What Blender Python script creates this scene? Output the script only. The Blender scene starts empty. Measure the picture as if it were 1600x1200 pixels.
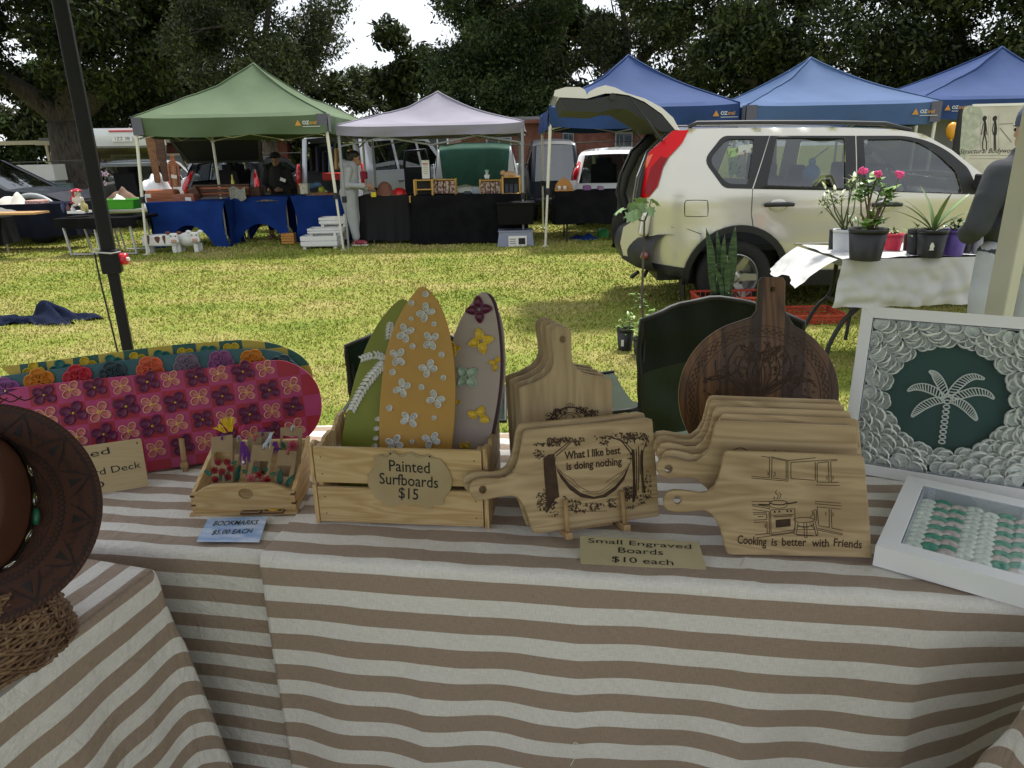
import bpy, bmesh, math, random
import numpy as np
from mathutils import Vector, Matrix
from mathutils.geometry import tessellate_polygon, delaunay_2d_cdt
PI = math.pi; rad = math.radians
rnd = random.Random(7)
SC = bpy.context.scene
COL = SC.collection
# ---------------- camera, world, sun, exposure ----------------
FPX = 1110.0; EYE = 1.5; PITCH = rad(18.2); ROLL = rad(-1.2)
cam = bpy.data.cameras.new('camera'); camo = bpy.data.objects.new('camera', cam); COL.objects.link(camo)
cam.sensor_width = 36; cam.lens = 36 * FPX / 1600; cam.clip_end = 2000; cam.clip_start = 0.02
camo.location = (0, 0, EYE)
camo.rotation_mode = 'XYZ'
MR = Matrix.Rotation(PI/2 - PITCH, 3, 'X') @ Matrix.Rotation(ROLL, 3, 'Z')
camo.rotation_euler = MR.to_euler()
SC.camera = camo
SC.view_settings.view_transform = 'Standard'; SC.view_settings.look = 'None'
SC.view_settings.exposure = 1.2; SC.view_settings.gamma = 1.0
SC.view_settings.use_curve_mapping = False
SC.render.engine = 'CYCLES'
SUN_EL, SUN_AZ = 65, 25       # high sun behind thin cloud, in front and right of the camera
w = bpy.data.worlds.new('World'); SC.world = w; w.use_nodes = True
nt = w.node_tree; nt.nodes.clear()
def wn(t): return nt.nodes.new(t)
out = wn('ShaderNodeOutputWorld'); bg = wn('ShaderNodeBackground'); sky = wn('ShaderNodeTexSky')
sky.sky_type = 'NISHITA'; sky.sun_disc = False
sky.sun_elevation = rad(SUN_EL); sky.sun_rotation = rad(SUN_AZ)
tc = wn('ShaderNodeTexCoord'); ns = wn('ShaderNodeTexNoise'); ns.inputs['Scale'].default_value = 3.0; ns.inputs['Detail'].default_value = 5
mp = wn('ShaderNodeMapping'); mp.inputs['Scale'].default_value = (1, 1, 3)
cr_ = wn('ShaderNodeValToRGB'); mix = wn('ShaderNodeMix'); mix.data_type = 'RGBA'
cr_.color_ramp.elements[0].position = .3; cr_.color_ramp.elements[1].position = .75
cr_.color_ramp.elements[0].color = (4.2, 4.35, 4.6, 1); cr_.color_ramp.elements[1].color = (5.8, 5.9, 6.05, 1)
nt.links.new(tc.outputs['Generated'], mp.inputs['Vector']); nt.links.new(mp.outputs['Vector'], ns.inputs['Vector'])
nt.links.new(ns.outputs['Fac'], cr_.inputs['Fac'])
mix.inputs['Factor'].default_value = 0.88
nt.links.new(sky.outputs['Color'], mix.inputs['A']); nt.links.new(cr_.outputs['Color'], mix.inputs['B'])
nt.links.new(mix.outputs['Result'], bg.inputs['Color']); bg.inputs['Strength'].default_value = 0.1
nt.links.new(bg.outputs['Background'], out.inputs['Surface'])
sun = bpy.data.lights.new('sun', 'SUN'); sun.energy = 2.9; sun.angle = rad(7); sun.color = (1, .96, .88)
suno = bpy.data.objects.new('sun', sun); COL.objects.link(suno)
sd = Vector((math.sin(rad(SUN_AZ))*math.cos(rad(SUN_EL)), math.cos(rad(SUN_AZ))*math.cos(rad(SUN_EL)), math.sin(rad(SUN_EL))))
suno.rotation_euler = (-sd).to_track_quat('-Z', 'Y').to_euler()
suno.location = (0, 0, 30)
SC.cycles.max_bounces = 8; SC.cycles.transparent_max_bounces = 12
# ---------------- layout helpers: where a traced point lies in the place ----------------
CP = Vector((0, 0, EYE))
def ray(x, y): return MR @ Vector(((x-800)/FPX, -(y-600)/FPX, -1))
def G(x, y, z=0.0):
    d = ray(x, y); return CP + d*((z-EYE)/d.z)
def PY(x, y, Y):
    d = ray(x, y); return CP + d*(Y/d.y)
class Pl:
    """a real plane: origin, heading, lean back; local x along, y up the plane, z towards the front"""
    def __init__(s, o, yaw=0, lean=0, a=None):
        a = rad(yaw) if a is None else a; L = rad(lean)
        s.a = a; s.L = L; s.o = Vector(o)
        s.u = Vector((math.cos(a), math.sin(a), 0))
        s.v = Vector((-math.sin(a)*math.sin(L), math.cos(a)*math.sin(L), math.cos(L)))
        s.n = s.u.cross(s.v)
    def M(s):
        m = Matrix.Identity(4)
        for i, c in enumerate((s.u, s.v, s.n, s.o)):
            for j in range(3): m[j][i] = c[j]
        return m
    def uv(s, x, y):
        d = ray(x, y); t = (s.o-CP).dot(s.n)/d.dot(s.n); q = CP+d*t-s.o
        return (q.dot(s.u), q.dot(s.v))
    def uvs(s, pts): return [s.uv(*p) for p in pts]
    def shift(s, du=0, dv=0, dn=0):
        return Pl(s.o+s.u*du+s.v*dv+s.n*dn, a=s.a, lean=math.degrees(s.L))
def plane2(p, q, z, lean):
    A = G(p[0], p[1], z); B = G(q[0], q[1], z)
    return Pl(A, a=math.atan2(B.y-A.y, B.x-A.x), lean=lean)
# ---------------- materials ----------------
MATS = {}
def M(name, col, rough=.6, metal=0.0, col2=None, scale=8.0, stretch=(1,1,1), bump=0.0, bscale=None, coat=0.0,
      spec=.5, alpha=None, trans=0.0, sheen=0.0, lo=.35, hi=.65, detail=4, coords='Object', ior=1.45, mus=None, rvar=0.0, emit=None):
    if name in MATS: return MATS[name]
    m = bpy.data.materials.new(name); m.use_nodes = True
    t = m.node_tree; b = t.nodes['Principled BSDF']
    b.inputs['Roughness'].default_value = rough; b.inputs['Metallic'].default_value = metal
    b.inputs['Specular IOR Level'].default_value = spec; b.inputs['Coat Weight'].default_value = coat
    b.inputs['Coat Roughness'].default_value = .06
    b.inputs['Transmission Weight'].default_value = trans; b.inputs['IOR'].default_value = ior
    b.inputs['Sheen Weight'].default_value = sheen
    b.inputs['Base Color'].default_value = (*col, 1)
    if emit: b.inputs['Emission Color'].default_value = (*emit[:3], 1); b.inputs['Emission Strength'].default_value = emit[3]
    if alpha is not None: b.inputs['Alpha'].default_value = alpha
    if col2 is not None or bump or rvar:
        c = t.nodes.new('ShaderNodeTexCoord'); mp = t.nodes.new('ShaderNodeMapping'); mp.inputs['Scale'].default_value = stretch
        n = t.nodes.new('ShaderNodeTexNoise'); n.inputs['Scale'].default_value = scale; n.inputs['Detail'].default_value = detail
        t.links.new(c.outputs[coords], mp.inputs['Vector']); t.links.new(mp.outputs['Vector'], n.inputs['Vector'])
        if col2 is not None:
            r = t.nodes.new('ShaderNodeValToRGB'); e = r.color_ramp.elements
            e[0].position = lo; e[1].position = hi; e[0].color = (*col, 1); e[1].color = (*col2, 1)
            t.links.new(n.outputs['Fac'], r.inputs['Fac']); t.links.new(r.outputs['Color'], b.inputs['Base Color'])
        if rvar:
            mr = t.nodes.new('ShaderNodeMapRange'); mr.inputs['To Min'].default_value = max(0, rough-rvar); mr.inputs['To Max'].default_value = min(1, rough+rvar)
            t.links.new(n.outputs['Fac'], mr.inputs['Value']); t.links.new(mr.outputs['Result'], b.inputs['Roughness'])
        if bump:
            n2 = n
            if bscale:
                n2 = t.nodes.new('ShaderNodeTexNoise'); n2.inputs['Scale'].default_value = bscale; n2.inputs['Detail'].default_value = 3
                t.links.new(mp.outputs['Vector'], n2.inputs['Vector'])
            bp = t.nodes.new('ShaderNodeBump'); bp.inputs['Strength'].default_value = bump; bp.inputs['Distance'].default_value = .01
            t.links.new(n2.outputs['Fac'], bp.inputs['Height']); t.links.new(bp.outputs['Normal'], b.inputs['Normal'])
    MATS[name] = m; return m
def wood(name, c1, c2, rough=.5, axis=0, k=1.0, seed=0.0, knots=False):
    """long grain: distorted bands across the grain plus fine fibres"""
    if name in MATS: return MATS[name]
    m = bpy.data.materials.new(name); m.use_nodes = True; t = m.node_tree; b = t.nodes['Principled BSDF']; N = t.nodes.new; L = t.links.new
    b.inputs['Roughness'].default_value = rough; b.inputs['Specular IOR Level'].default_value = .35
    c = N('ShaderNodeTexCoord'); mp = N('ShaderNodeMapping'); oi = N('ShaderNodeObjectInfo')
    st = [3.2*k]*3; st = [14*k, 14*k, 14*k]; st[axis] = 1.6*k
    mp.inputs['Scale'].default_value = st; mp.inputs['Location'].default_value = (seed, seed*1.7, seed*.3)
    ad = N('ShaderNodeVectorMath'); ad.operation = 'ADD'
    sc = N('ShaderNodeVectorMath'); sc.operation = 'SCALE'; sc.inputs['Scale'].default_value = 3.0
    cx = N('ShaderNodeCombineXYZ')
    for i in range(3): L(oi.outputs['Random'], cx.inputs[i])
    L(cx.outputs[0], sc.inputs[0]); L(c.outputs['Object'], mp.inputs['Vector']); L(mp.outputs['Vector'], ad.inputs[0]); L(sc.outputs[0], ad.inputs[1])
    n = N('ShaderNodeTexNoise'); n.inputs['Scale'].default_value = 1.0; n.inputs['Detail'].default_value = 2; n.inputs['Distortion'].default_value = .6
    L(ad.outputs[0], n.inputs['Vector'])
    mu = N('ShaderNodeMath'); mu.operation = 'MULTIPLY'; mu.inputs[1].default_value = 9.0; L(n.outputs['Fac'], mu.inputs[0])
    fr = N('ShaderNodeMath'); fr.operation = 'PINGPONG'; fr.inputs[1].default_value = .5; L(mu.outputs[0], fr.inputs[0])
    n2 = N('ShaderNodeTexNoise'); n2.inputs['Scale'].default_value = 7.0; n2.inputs['Detail'].default_value = 4; L(ad.outputs[0], n2.inputs['Vector'])
    m2 = N('ShaderNodeMath'); m2.operation = 'MULTIPLY_ADD'; m2.inputs[1].default_value = .55; L(n2.outputs['Fac'], m2.inputs[0]); L(fr.outputs[0], m2.inputs[2])
    r = N('ShaderNodeValToRGB'); e = r.color_ramp.elements; e[0].position = .2; e[1].position = .8; e[0].color = (*c2, 1); e[1].color = (*c1, 1)
    L(m2.outputs[0], r.inputs['Fac']); rv = N('ShaderNodeMapRange'); rv.inputs['To Min'].default_value = .80; rv.inputs['To Max'].default_value = 1.14; L(oi.outputs['Random'], rv.inputs['Value']); vm = N('ShaderNodeVectorMath'); vm.operation = 'SCALE'; L(r.outputs['Color'], vm.inputs[0]); L(rv.outputs[0], vm.inputs['Scale']); L(vm.outputs[0], b.inputs['Base Color'])
    bp = N('ShaderNodeBump'); bp.inputs['Strength'].default_value = .12; bp.inputs['Distance'].default_value = .002
    L(n2.outputs['Fac'], bp.inputs['Height']); L(bp.outputs['Normal'], b.inputs['Normal'])
    MATS[name] = m; return m
def glass(name, tint=(.8,.85,.85), refl=.12, dark=0.0):
    """thin sheet: tinted see-through plus a mirror share by viewing angle"""
    if name in MATS: return MATS[name]
    m = bpy.data.materials.new(name); m.use_nodes = True; t = m.node_tree; t.nodes.clear(); N = t.nodes.new; L = t.links.new
    o = N('ShaderNodeOutputMaterial'); mx = N('ShaderNodeMixShader'); tr = N('ShaderNodeBsdfTransparent'); gl = N('ShaderNodeBsdfGlossy'); fr = N('ShaderNodeMath'); fr.operation = 'POWER'; fr.inputs[1].default_value = 5; g_ = N('ShaderNodeNewGeometry'); dt = N('ShaderNodeVectorMath'); dt.operation = 'DOT_PRODUCT'; ab = N('ShaderNodeMath'); ab.operation = 'ABSOLUTE'; om = N('ShaderNodeMath'); om.operation = 'SUBTRACT'; om.inputs[0].default_value = 1
    L(g_.outputs['Incoming'], dt.inputs[0]); L(g_.outputs['Normal'], dt.inputs[1]); L(dt.outputs['Value'], ab.inputs[0]); L(ab.outputs[0], om.inputs[1]); L(om.outputs[0], fr.inputs[0])
    ad = N('ShaderNodeMath'); ad.operation = 'ADD'; ad.use_clamp = True; ad.inputs[1].default_value = refl+.04
    tr.inputs['Color'].default_value = (*tint, 1); gl.inputs['Roughness'].default_value = .02
    gl.inputs['Color'].default_value = (.9, .93, .95, 1)
    L(fr.outputs[0], ad.inputs[0]); L(ad.outputs[0], mx.inputs[0]); L(tr.outputs[0], mx.inputs[1]); L(gl.outputs[0], mx.inputs[2]); L(mx.outputs[0], o.inputs['Surface'])
    MATS[name] = m; return m
# ---------------- mesh builder ----------------
def finish(me, mat, smooth):
    if mat is not None:
        for x in (mat if isinstance(mat, (list, tuple)) else [mat]): me.materials.append(x)
    if smooth:
        me.polygons.foreach_set('use_smooth', [True]*len(me.polygons))
class MB:
    def __init__(s): s.v = []; s.f = []; s.mi = []; s.cur = 0
    def _add(s, vs, fs):
        k = len(s.v); s.v += [tuple(x) for x in vs]
        for f in fs: s.f.append(tuple(i+k for i in f)); s.mi.append(s.cur)
        return s
    def box(s, c, d, R=None, taper=1.0):
        x, y, z = d[0]/2, d[1]/2, d[2]/2; vs = []
        for sz in (-1, 1):
            k = taper if sz > 0 else 1.0
            for sx, sy in ((-1,-1),(1,-1),(1,1),(-1,1)): vs.append(Vector((sx*x*k, sy*y*k, sz*z)))
        if R is not None:
            if not isinstance(R, Matrix): R = Matrix.Rotation(R, 3, 'Z')
            vs = [R @ v for v in vs]
        c = Vector(c); vs = [v+c for v in vs]
        return s._add(vs, [(3,2,1,0),(4,5,6,7),(0,1,5,4),(1,2,6,5),(2,3,7,6),(3,0,4,7)])
    def tube(s, pts, r, n=8, cap=True, flat=1.0):
        pts = [Vector(p) for p in pts]; m = len(pts)
        rs = list(r) if isinstance(r, (list, tuple)) else [r]*m
        vs = []; up = None
        for i, p in enumerate(pts):
            t = (pts[min(i+1, m-1)]-pts[max(i-1, 0)])
            t = t.normalized() if t.length > 1e-9 else Vector((0,0,1))
            if up is None: up = Vector((0,0,1)) if abs(t.z) < .9 else Vector((0,1,0))
            a = t.cross(up)
            if a.length < 1e-6: a = t.orthogonal()
            a.normalize(); b = a.cross(t).normalized(); up = b
            for k in range(n):
                q = 2*PI*k/n; vs.append(p+(a*math.cos(q)+b*math.sin(q)*flat)*rs[i])
        fs = [(i*n+k, i*n+(k+1) % n, (i+1)*n+(k+1) % n, (i+1)*n+k) for i in range(m-1) for k in range(n)]
        if cap: fs += [tuple(range(n-1, -1, -1)), tuple((m-1)*n+k for k in range(n))]
        return s._add(vs, fs)
    def lathe(s, prof, n=16, c=(0,0,0), cap=True, sx=1.0, sy=1.0):
        vs = [(c[0]+r*math.cos(2*PI*k/n)*sx, c[1]+r*math.sin(2*PI*k/n)*sy, c[2]+z) for r, z in prof for k in range(n)]; m = len(prof)
        fs = [(i*n+k, i*n+(k+1) % n, (i+1)*n+(k+1) % n, (i+1)*n+k) for i in range(m-1) for k in range(n)]
        if cap: fs += [tuple(range(n-1, -1, -1)), tuple((m-1)*n+k for k in range(n))]
        return s._add(vs, fs)
    def ball(s, c, r, n=10, m=7, R=None):
        if not isinstance(r, (tuple, list)): r = (r, r, r)
        c = Vector(c); vs = [Vector((0,0,-r[2]))]
        for i in range(1, m):
            a = PI*i/m-PI/2
            for k in range(n):
                q = 2*PI*k/n; vs.append(Vector((r[0]*math.cos(a)*math.cos(q), r[1]*math.cos(a)*math.sin(q), r[2]*math.sin(a))))
        vs.append(Vector((0,0,r[2])))
        if R is not None: vs = [R @ v for v in vs]
        vs = [v+c for v in vs]
        fs = [(0, 1+(k+1) % n, 1+k) for k in range(n)]
        fs += [(1+i*n+k, 1+i*n+(k+1) % n, 1+(i+1)*n+(k+1) % n, 1+(i+1)*n+k) for i in range(m-2) for k in range(n)]
        e = len(vs)-1; fs += [(1+(m-2)*n+k, 1+(m-2)*n+(k+1) % n, e) for k in range(n)]
        return s._add(vs, fs)
    def face(s, vs): return s._add(vs, [tuple(range(len(vs)))])
    def grid(s, nu, nv, fn):
        vs = [fn(i/(nu-1), j/(nv-1)) for j in range(nv) for i in range(nu)]
        return s._add(vs, [(j*nu+i, j*nu+i+1, (j+1)*nu+i+1, (j+1)*nu+i) for j in range(nv-1) for i in range(nu-1)])
    def tgrid(s, nu, nv, fn):
        vs = [fn(i/(nu-1), j/(nv-1)) for j in range(nv) for i in range(nu)]; fs = []
        for j in range(nv-1):
            for i in range(nu-1):
                a, b, c, d = j*nu+i, j*nu+i+1, (j+1)*nu+i+1, (j+1)*nu+i
                fs += [(a, b, c), (a, c, d)] if (i+.5-(nu-1)/2)*(j+.5-(nv-1)/2) > 0 else [(a, b, d), (b, c, d)]
        return s._add(vs, fs)
    def poly(s, pts, z=0.0, holes=(), flip=False):
        """flat face(s) in the local xy plane"""
        loops = [[Vector((x, y, 0)) for x, y in pts]]+[[Vector((x, y, 0)) for x, y in h] for h in holes]
        flat = [p for l in loops for p in l]; tr = tessellate_polygon(loops)
        fs = []
        for a, b, c in tr:
            A, B, C_ = flat[a], flat[b], flat[c]; cz = (B-A).cross(C_-A).z
            if abs(cz) < 1e-14: continue
            f = (a, b, c) if cz > 0 else (a, c, b)
            fs.append(f[::-1] if flip else f)
        return s._add([(p.x, p.y, z) for p in flat], fs)
    def slab(s, pts, t, b=0.0, holes=(), z0=0.0):
        """outline -> rounded board, front face at z0, back at z0-t"""
        loops = [pts]+list(holes)
        def area(q): return sum(q[i][0]*q[(i+1) % len(q)][1]-q[(i+1) % len(q)][0]*q[i][1] for i in range(len(q)))/2
        L2 = []
        for i, q in enumerate(loops):
            if (area(q) > 0) != (i == 0): q = q[::-1]
            L2.append(q)
        rings = [(b, 0)]
        if b > 0: rings += [(b*.3, -b*.3), (0, -b), (0, -t+b), (b*.3, -t+b*.3), (b, -t)]
        else: rings += [(0, -t)]
        def off(q, d):
            if d == 0: return q
            o = []; n = len(q)
            for i in range(n):
                a, c, e = q[i-1], q[i], q[(i+1) % n]
                n1 = Vector((-(c[1]-a[1]), c[0]-a[0])); n2 = Vector((-(e[1]-c[1]), e[0]-c[0]))
                if n1.length > 0: n1.normalize()
                if n2.length > 0: n2.normalize()
                nn = n1+n2
                if nn.length > 1e-6: nn.normalize()
                o.append((c[0]+nn.x*d, c[1]+nn.y*d))
            return o
        for q in L2:
            n = len(q); vs = []
            for d, z in rings: vs += [(x, y, z0+z) for x, y in off(q, d)]
            s._add(vs, [(r*n+(i+1) % n, r*n+i, (r+1)*n+i, (r+1)*n+(i+1) % n) for r in range(len(rings)-1) for i in range(n)])
        fr = [off(q, b) for q in L2]
        s.poly(fr[0], z0, fr[1:]); s.poly(fr[0], z0-t, fr[1:], flip=True)
        return s
    def ribbon(s, pts, w, z, closed=False):
        """flat engraved line"""
        n = len(pts); P = [Vector(p) for p in pts]
        vs = []
        for i in range(n):
            a = P[(i-1) % n] if closed else P[max(i-1, 0)]; b = P[(i+1) % n] if closed else P[min(i+1, n-1)]
            t = b-a
            if t.length < 1e-9: t = Vector((1, 0))
            t.normalize(); q = Vector((-t.y, t.x))*(w/2)
            vs += [(P[i].x+q.x, P[i].y+q.y, z), (P[i].x-q.x, P[i].y-q.y, z)]
        m = n if closed else n-1
        return s._add(vs, [(2*i+1, 2*((i+1) % n)+1, 2*((i+1) % n), 2*i) for i in range(m)])
    def build(s, name, mat=None, parent=None, smooth=False, bevel=0.0, seg=2, Mx=None, label=None, weld=False, remesh=0, auto=None, stuff=False):
        me = bpy.data.meshes.new(name); me.from_pydata(s.v, [], s.f); finish(me, mat, smooth)
        if isinstance(mat, (list, tuple)) and len(mat) > 1: me.polygons.foreach_set('material_index', s.mi)
        me.update()
        o = bpy.data.objects.new(name, me); COL.objects.link(o)
        if parent is not None: o.parent = parent
        if Mx is not None: o.matrix_basis = Mx
        if weld:
            x = o.modifiers.new('w', 'WELD'); x.merge_threshold = .0005
        if bevel:
            x = o.modifiers.new('b', 'BEVEL'); x.width = bevel; x.segments = seg; x.limit_method = 'ANGLE'
        if remesh:
            x = o.modifiers.new('r', 'REMESH'); x.mode = 'VOXEL'; x.voxel_size = remesh; x.use_smooth_shade = True
            x = o.modifiers.new('s', 'SMOOTH'); x.iterations = 4; x.factor = .6
        if label: o['label'] = label
        if stuff: o['kind'] = 'stuff'
        return o
def tag(o, label=None, cat=None, group=None, kind=None):
    if label: o['label'] = label
    if cat: o['category'] = cat
    if group: o['group'] = group
    if kind: o['kind'] = kind
    return o
def thing(name, label, cat, loc=(0,0,0), rz=0.0, group=None, Mx=None):
    o = bpy.data.objects.new(name, None); COL.objects.link(o); o.empty_display_size = .05
    if Mx is not None: o.matrix_world = Mx
    else: o.location = loc; o.rotation_euler = (0, 0, rz)
    return tag(o, label, cat, group)
def kids(o): return [c for c in bpy.data.objects if c.parent is o]
def dup(o, Mx=None, loc=None, rz=None, label=None, group=None, cache={}):
    def tree(a):
        if a.name not in cache: cache[a.name] = [(c, tree(c)) for c in list(a.children)]
        return cache[a.name]
    T = tree(o)
    def cp(a, T, par):
        n = a.copy(); COL.objects.link(n)
        if par is not None: n.parent = par; n.matrix_parent_inverse = a.matrix_parent_inverse.copy()
        for c, t2 in T: cp(c, t2, n)
        return n
    r = cp(o, T, None)
    if Mx is not None: r.matrix_world = Mx
    if loc is not None: r.location = loc
    if rz is not None: r.rotation_euler = (0, 0, rz)
    if label: r['label'] = label
    if group: r['group'] = group
    return r
def inst(src, parent, Mx, name=None):
    """another object with the same mesh, as a part"""
    o = src.copy(); COL.objects.link(o); o.parent = parent; o.matrix_basis = Mx
    return o
def T3(x, y, z=0, rz=0.0, s=1.0, rx=0.0, ry=0.0):
    return Matrix.Translation((x, y, z)) @ Matrix.Rotation(rz, 4, 'Z') @ Matrix.Rotation(ry, 4, 'Y') @ Matrix.Rotation(rx, 4, 'X') @ Matrix.Scale(s, 4)
def text(s, size, mat, parent, name='lettering', x=0, y=0, z=.0006, rot=0.0, bold=0.0, ax='CENTER', sx=1.0, Mx=None, shear=0.0, sp=1.0):
    cu = bpy.data.curves.new('t', 'FONT'); cu.body = s; cu.size = size; cu.align_x = ax; cu.align_y = 'CENTER'; cu.offset = bold*size; cu.resolution_u = 3
    cu.shear = shear; cu.space_line = sp
    to = bpy.data.objects.new('t', cu); COL.objects.link(to)
    dg = bpy.context.evaluated_depsgraph_get(); me = bpy.data.meshes.new_from_object(to.evaluated_get(dg))
    bpy.data.objects.remove(to); me.materials.clear(); me.materials.append(mat)
    o = bpy.data.objects.new(name, me); COL.objects.link(o); o.parent = parent
    o.matrix_basis = (Mx if Mx is not None else Matrix.Identity(4)) @ T3(x, y, z, rot) @ Matrix.Diagonal((sx, 1, 1, 1))
    return o
def smooth_poly(pts, n=5, closed=True):
    out = []; m = len(pts)
    rng = range(m) if closed else range(m-1)
    for i in rng:
        g = (lambda k: pts[k % m]) if closed else (lambda k: pts[min(max(k, 0), m-1)])
        p0, p1, p2, p3 = g(i-1), g(i), g(i+1), g(i+2)
        for k in range(n):
            t = k/n; t2 = t*t; t3 = t2*t
            out.append(tuple(.5*((2*p1[j])+(-p0[j]+p2[j])*t+(2*p0[j]-5*p1[j]+4*p2[j]-p3[j])*t2+(-p0[j]+3*p1[j]-3*p2[j]+p3[j])*t3) for j in range(len(p1))))
    if not closed: out.append(tuple(pts[-1]))
    return out
def corner_round(pts, r, n=4):
    """polygon with every corner rounded by r (or per-corner list)"""
    out = []; m = len(pts)
    for i in range(m):
        p = Vector(pts[i][:2]); a = Vector(pts[i-1][:2])-p; b = Vector(pts[(i+1) % m][:2])-p
        rr = r[i] if isinstance(r, (list, tuple)) else r
        if rr <= 0: out.append(tuple(p)); continue
        d = min(rr, a.length*.45, b.length*.45); A = p+a.normalized()*d; B = p+b.normalized()*d
        for k in range(n+1):
            t = k/n; q = A*(1-t)**2+p*2*t*(1-t)+B*t*t; out.append((q.x, q.y))
    return out
def circle(cx, cy, r, n=16, ry=None): return [(cx+r*math.cos(2*PI*k/n), cy+(ry or r)*math.sin(2*PI*k/n)) for k in range(n)]
def noise1(x, s=0): return math.sin(x*1.7+s)+.5*math.sin(x*3.1+s*2.3)+.3*math.sin(x*6.3+s*1.1)
# ---------------- the large structure: lawn, buildings, trees ----------------
def lawn_mat():
    m = bpy.data.materials.new('lawn'); m.use_nodes = True; t = m.node_tree; b = t.nodes['Principled BSDF']; N = t.nodes.new; L = t.links.new
    b.inputs['Roughness'].default_value = .9; b.inputs['Specular IOR Level'].default_value = .15
    g = N('ShaderNodeNewGeometry'); n1 = N('ShaderNodeTexNoise'); n1.inputs['Scale'].default_value = .75; n1.inputs['Detail'].default_value = 5; n1.inputs['Roughness'].default_value = .65
    mp = N('ShaderNodeMapping'); mp.inputs['Scale'].default_value = (1, 1.5, 0); L(g.outputs['Position'], mp.inputs['Vector']); L(mp.outputs['Vector'], n1.inputs['Vector'])
    n2 = N('ShaderNodeTexNoise'); n2.inputs['Scale'].default_value = 14; n2.inputs['Detail'].default_value = 3; L(mp.outputs['Vector'], n2.inputs['Vector'])
    ad = N('ShaderNodeMath'); ad.operation = 'MULTIPLY_ADD'; ad.inputs[1].default_value = .45; L(n2.outputs['Fac'], ad.inputs[0])
    sb = N('ShaderNodeMath'); sb.operation = 'SUBTRACT'; sb.inputs[1].default_value = .225; L(n1.outputs['Fac'], sb.inputs[0]); L(sb.outputs[0], ad.inputs[2])
    r = N('ShaderNodeValToRGB'); e = r.color_ramp.elements
    e[0].position = .30; e[0].color = (.145, .195, .032, 1); e[1].position = .72; e[1].color = (.36, .31, .13, 1)
    x = e.new(.45); x.color = (.215, .245, .046, 1); x = e.new(.58); x.color = (.28, .265, .08, 1)
    L(ad.outputs[0], r.inputs['Fac'])
    at = N('ShaderNodeAttribute'); at.attribute_name = 'tint'
    mx = N('ShaderNodeMix'); mx.data_type = 'RGBA'; mx.blend_type = 'MULTIPLY'; mx.inputs['Factor'].default_value = 1
    L(r.outputs['Color'], mx.inputs['A']); L(at.outputs['Color'], mx.inputs['B']); L(mx.outputs['Result'], b.inputs['Base Color'])
    return m
LAWN = lawn_mat()
def col_attr(me, arr):
    a = me.color_attributes.new('tint', 'FLOAT_COLOR', 'POINT'); a.data.foreach_set('color', np.asarray(arr, dtype=np.float32).ravel())
gm = MB(); gm.grid(60, 60, lambda u, v: ((u-.5)*900, -60+v*900, 0))
lawn = gm.build('lawn', LAWN); tag(lawn, 'short green and straw coloured lawn reaching back to the trees', kind='structure')
col_attr(lawn.data, np.ones((3600, 4))*.8)
def grass_field():
    r = np.random.default_rng(3); n = 420000
    u = r.random(n); Y = 2.3*(24/2.3)**(u**.92); X = (r.random(n)-.5)*2*(Y*.80+1.2)
    h = (.010+.015*r.random(n))*(.8+Y*.05); wd = np.maximum(.0028, Y*.0010)*(.6+.8*r.random(n))
    tuft = .5+.5*np.sin(X*9+np.sin(Y*7)*2)*np.sin(Y*11+np.sin(X*5)*2)
    h *= .6+.7*tuft
    a = r.random(n)*2*np.pi; dx = np.cos(a)*wd; dy = np.sin(a)*wd; la = r.random(n)*2*np.pi; ll = h*(.3+1.1*r.random(n))
    v = np.empty((n, 3, 3)); v[:, 0] = np.stack([X-dx, Y-dy, np.full(n, -.002)], 1); v[:, 1] = np.stack([X+dx, Y+dy, np.full(n, -.002)], 1)
    v[:, 2] = np.stack([X+np.cos(la)*ll, Y+np.sin(la)*ll, h], 1)
    me = bpy.data.meshes.new('grass'); me.vertices.add(n*3); me.vertices.foreach_set('co', v.ravel())
    me.loops.add(n*3); me.loops.foreach_set('vertex_index', np.arange(n*3)); me.polygons.add(n); me.polygons.foreach_set('loop_start', np.arange(n)*3)
    me.update(calc_edges=True)
    k = .92+.36*r.random(n); dry = r.random(n) < .16; br = r.random(n) < .03
    c = np.stack([k, k*(.97+.1*r.random(n)), k*(.7+.5*r.random(n)), np.ones(n)], 1)
    c[dry] *= [1.3, 1.15, 1.4, 1]; c[br] *= [.8, .72, .65, 1]
    col_attr(me, np.repeat(c, 3, 0)); me.materials.append(LAWN)
    o = bpy.data.objects.new('grass', me); COL.objects.link(o)
    tag(o, 'short mown grass blades with dry straw patches across the lawn', 'grass', kind='stuff')
grass_field()
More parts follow.
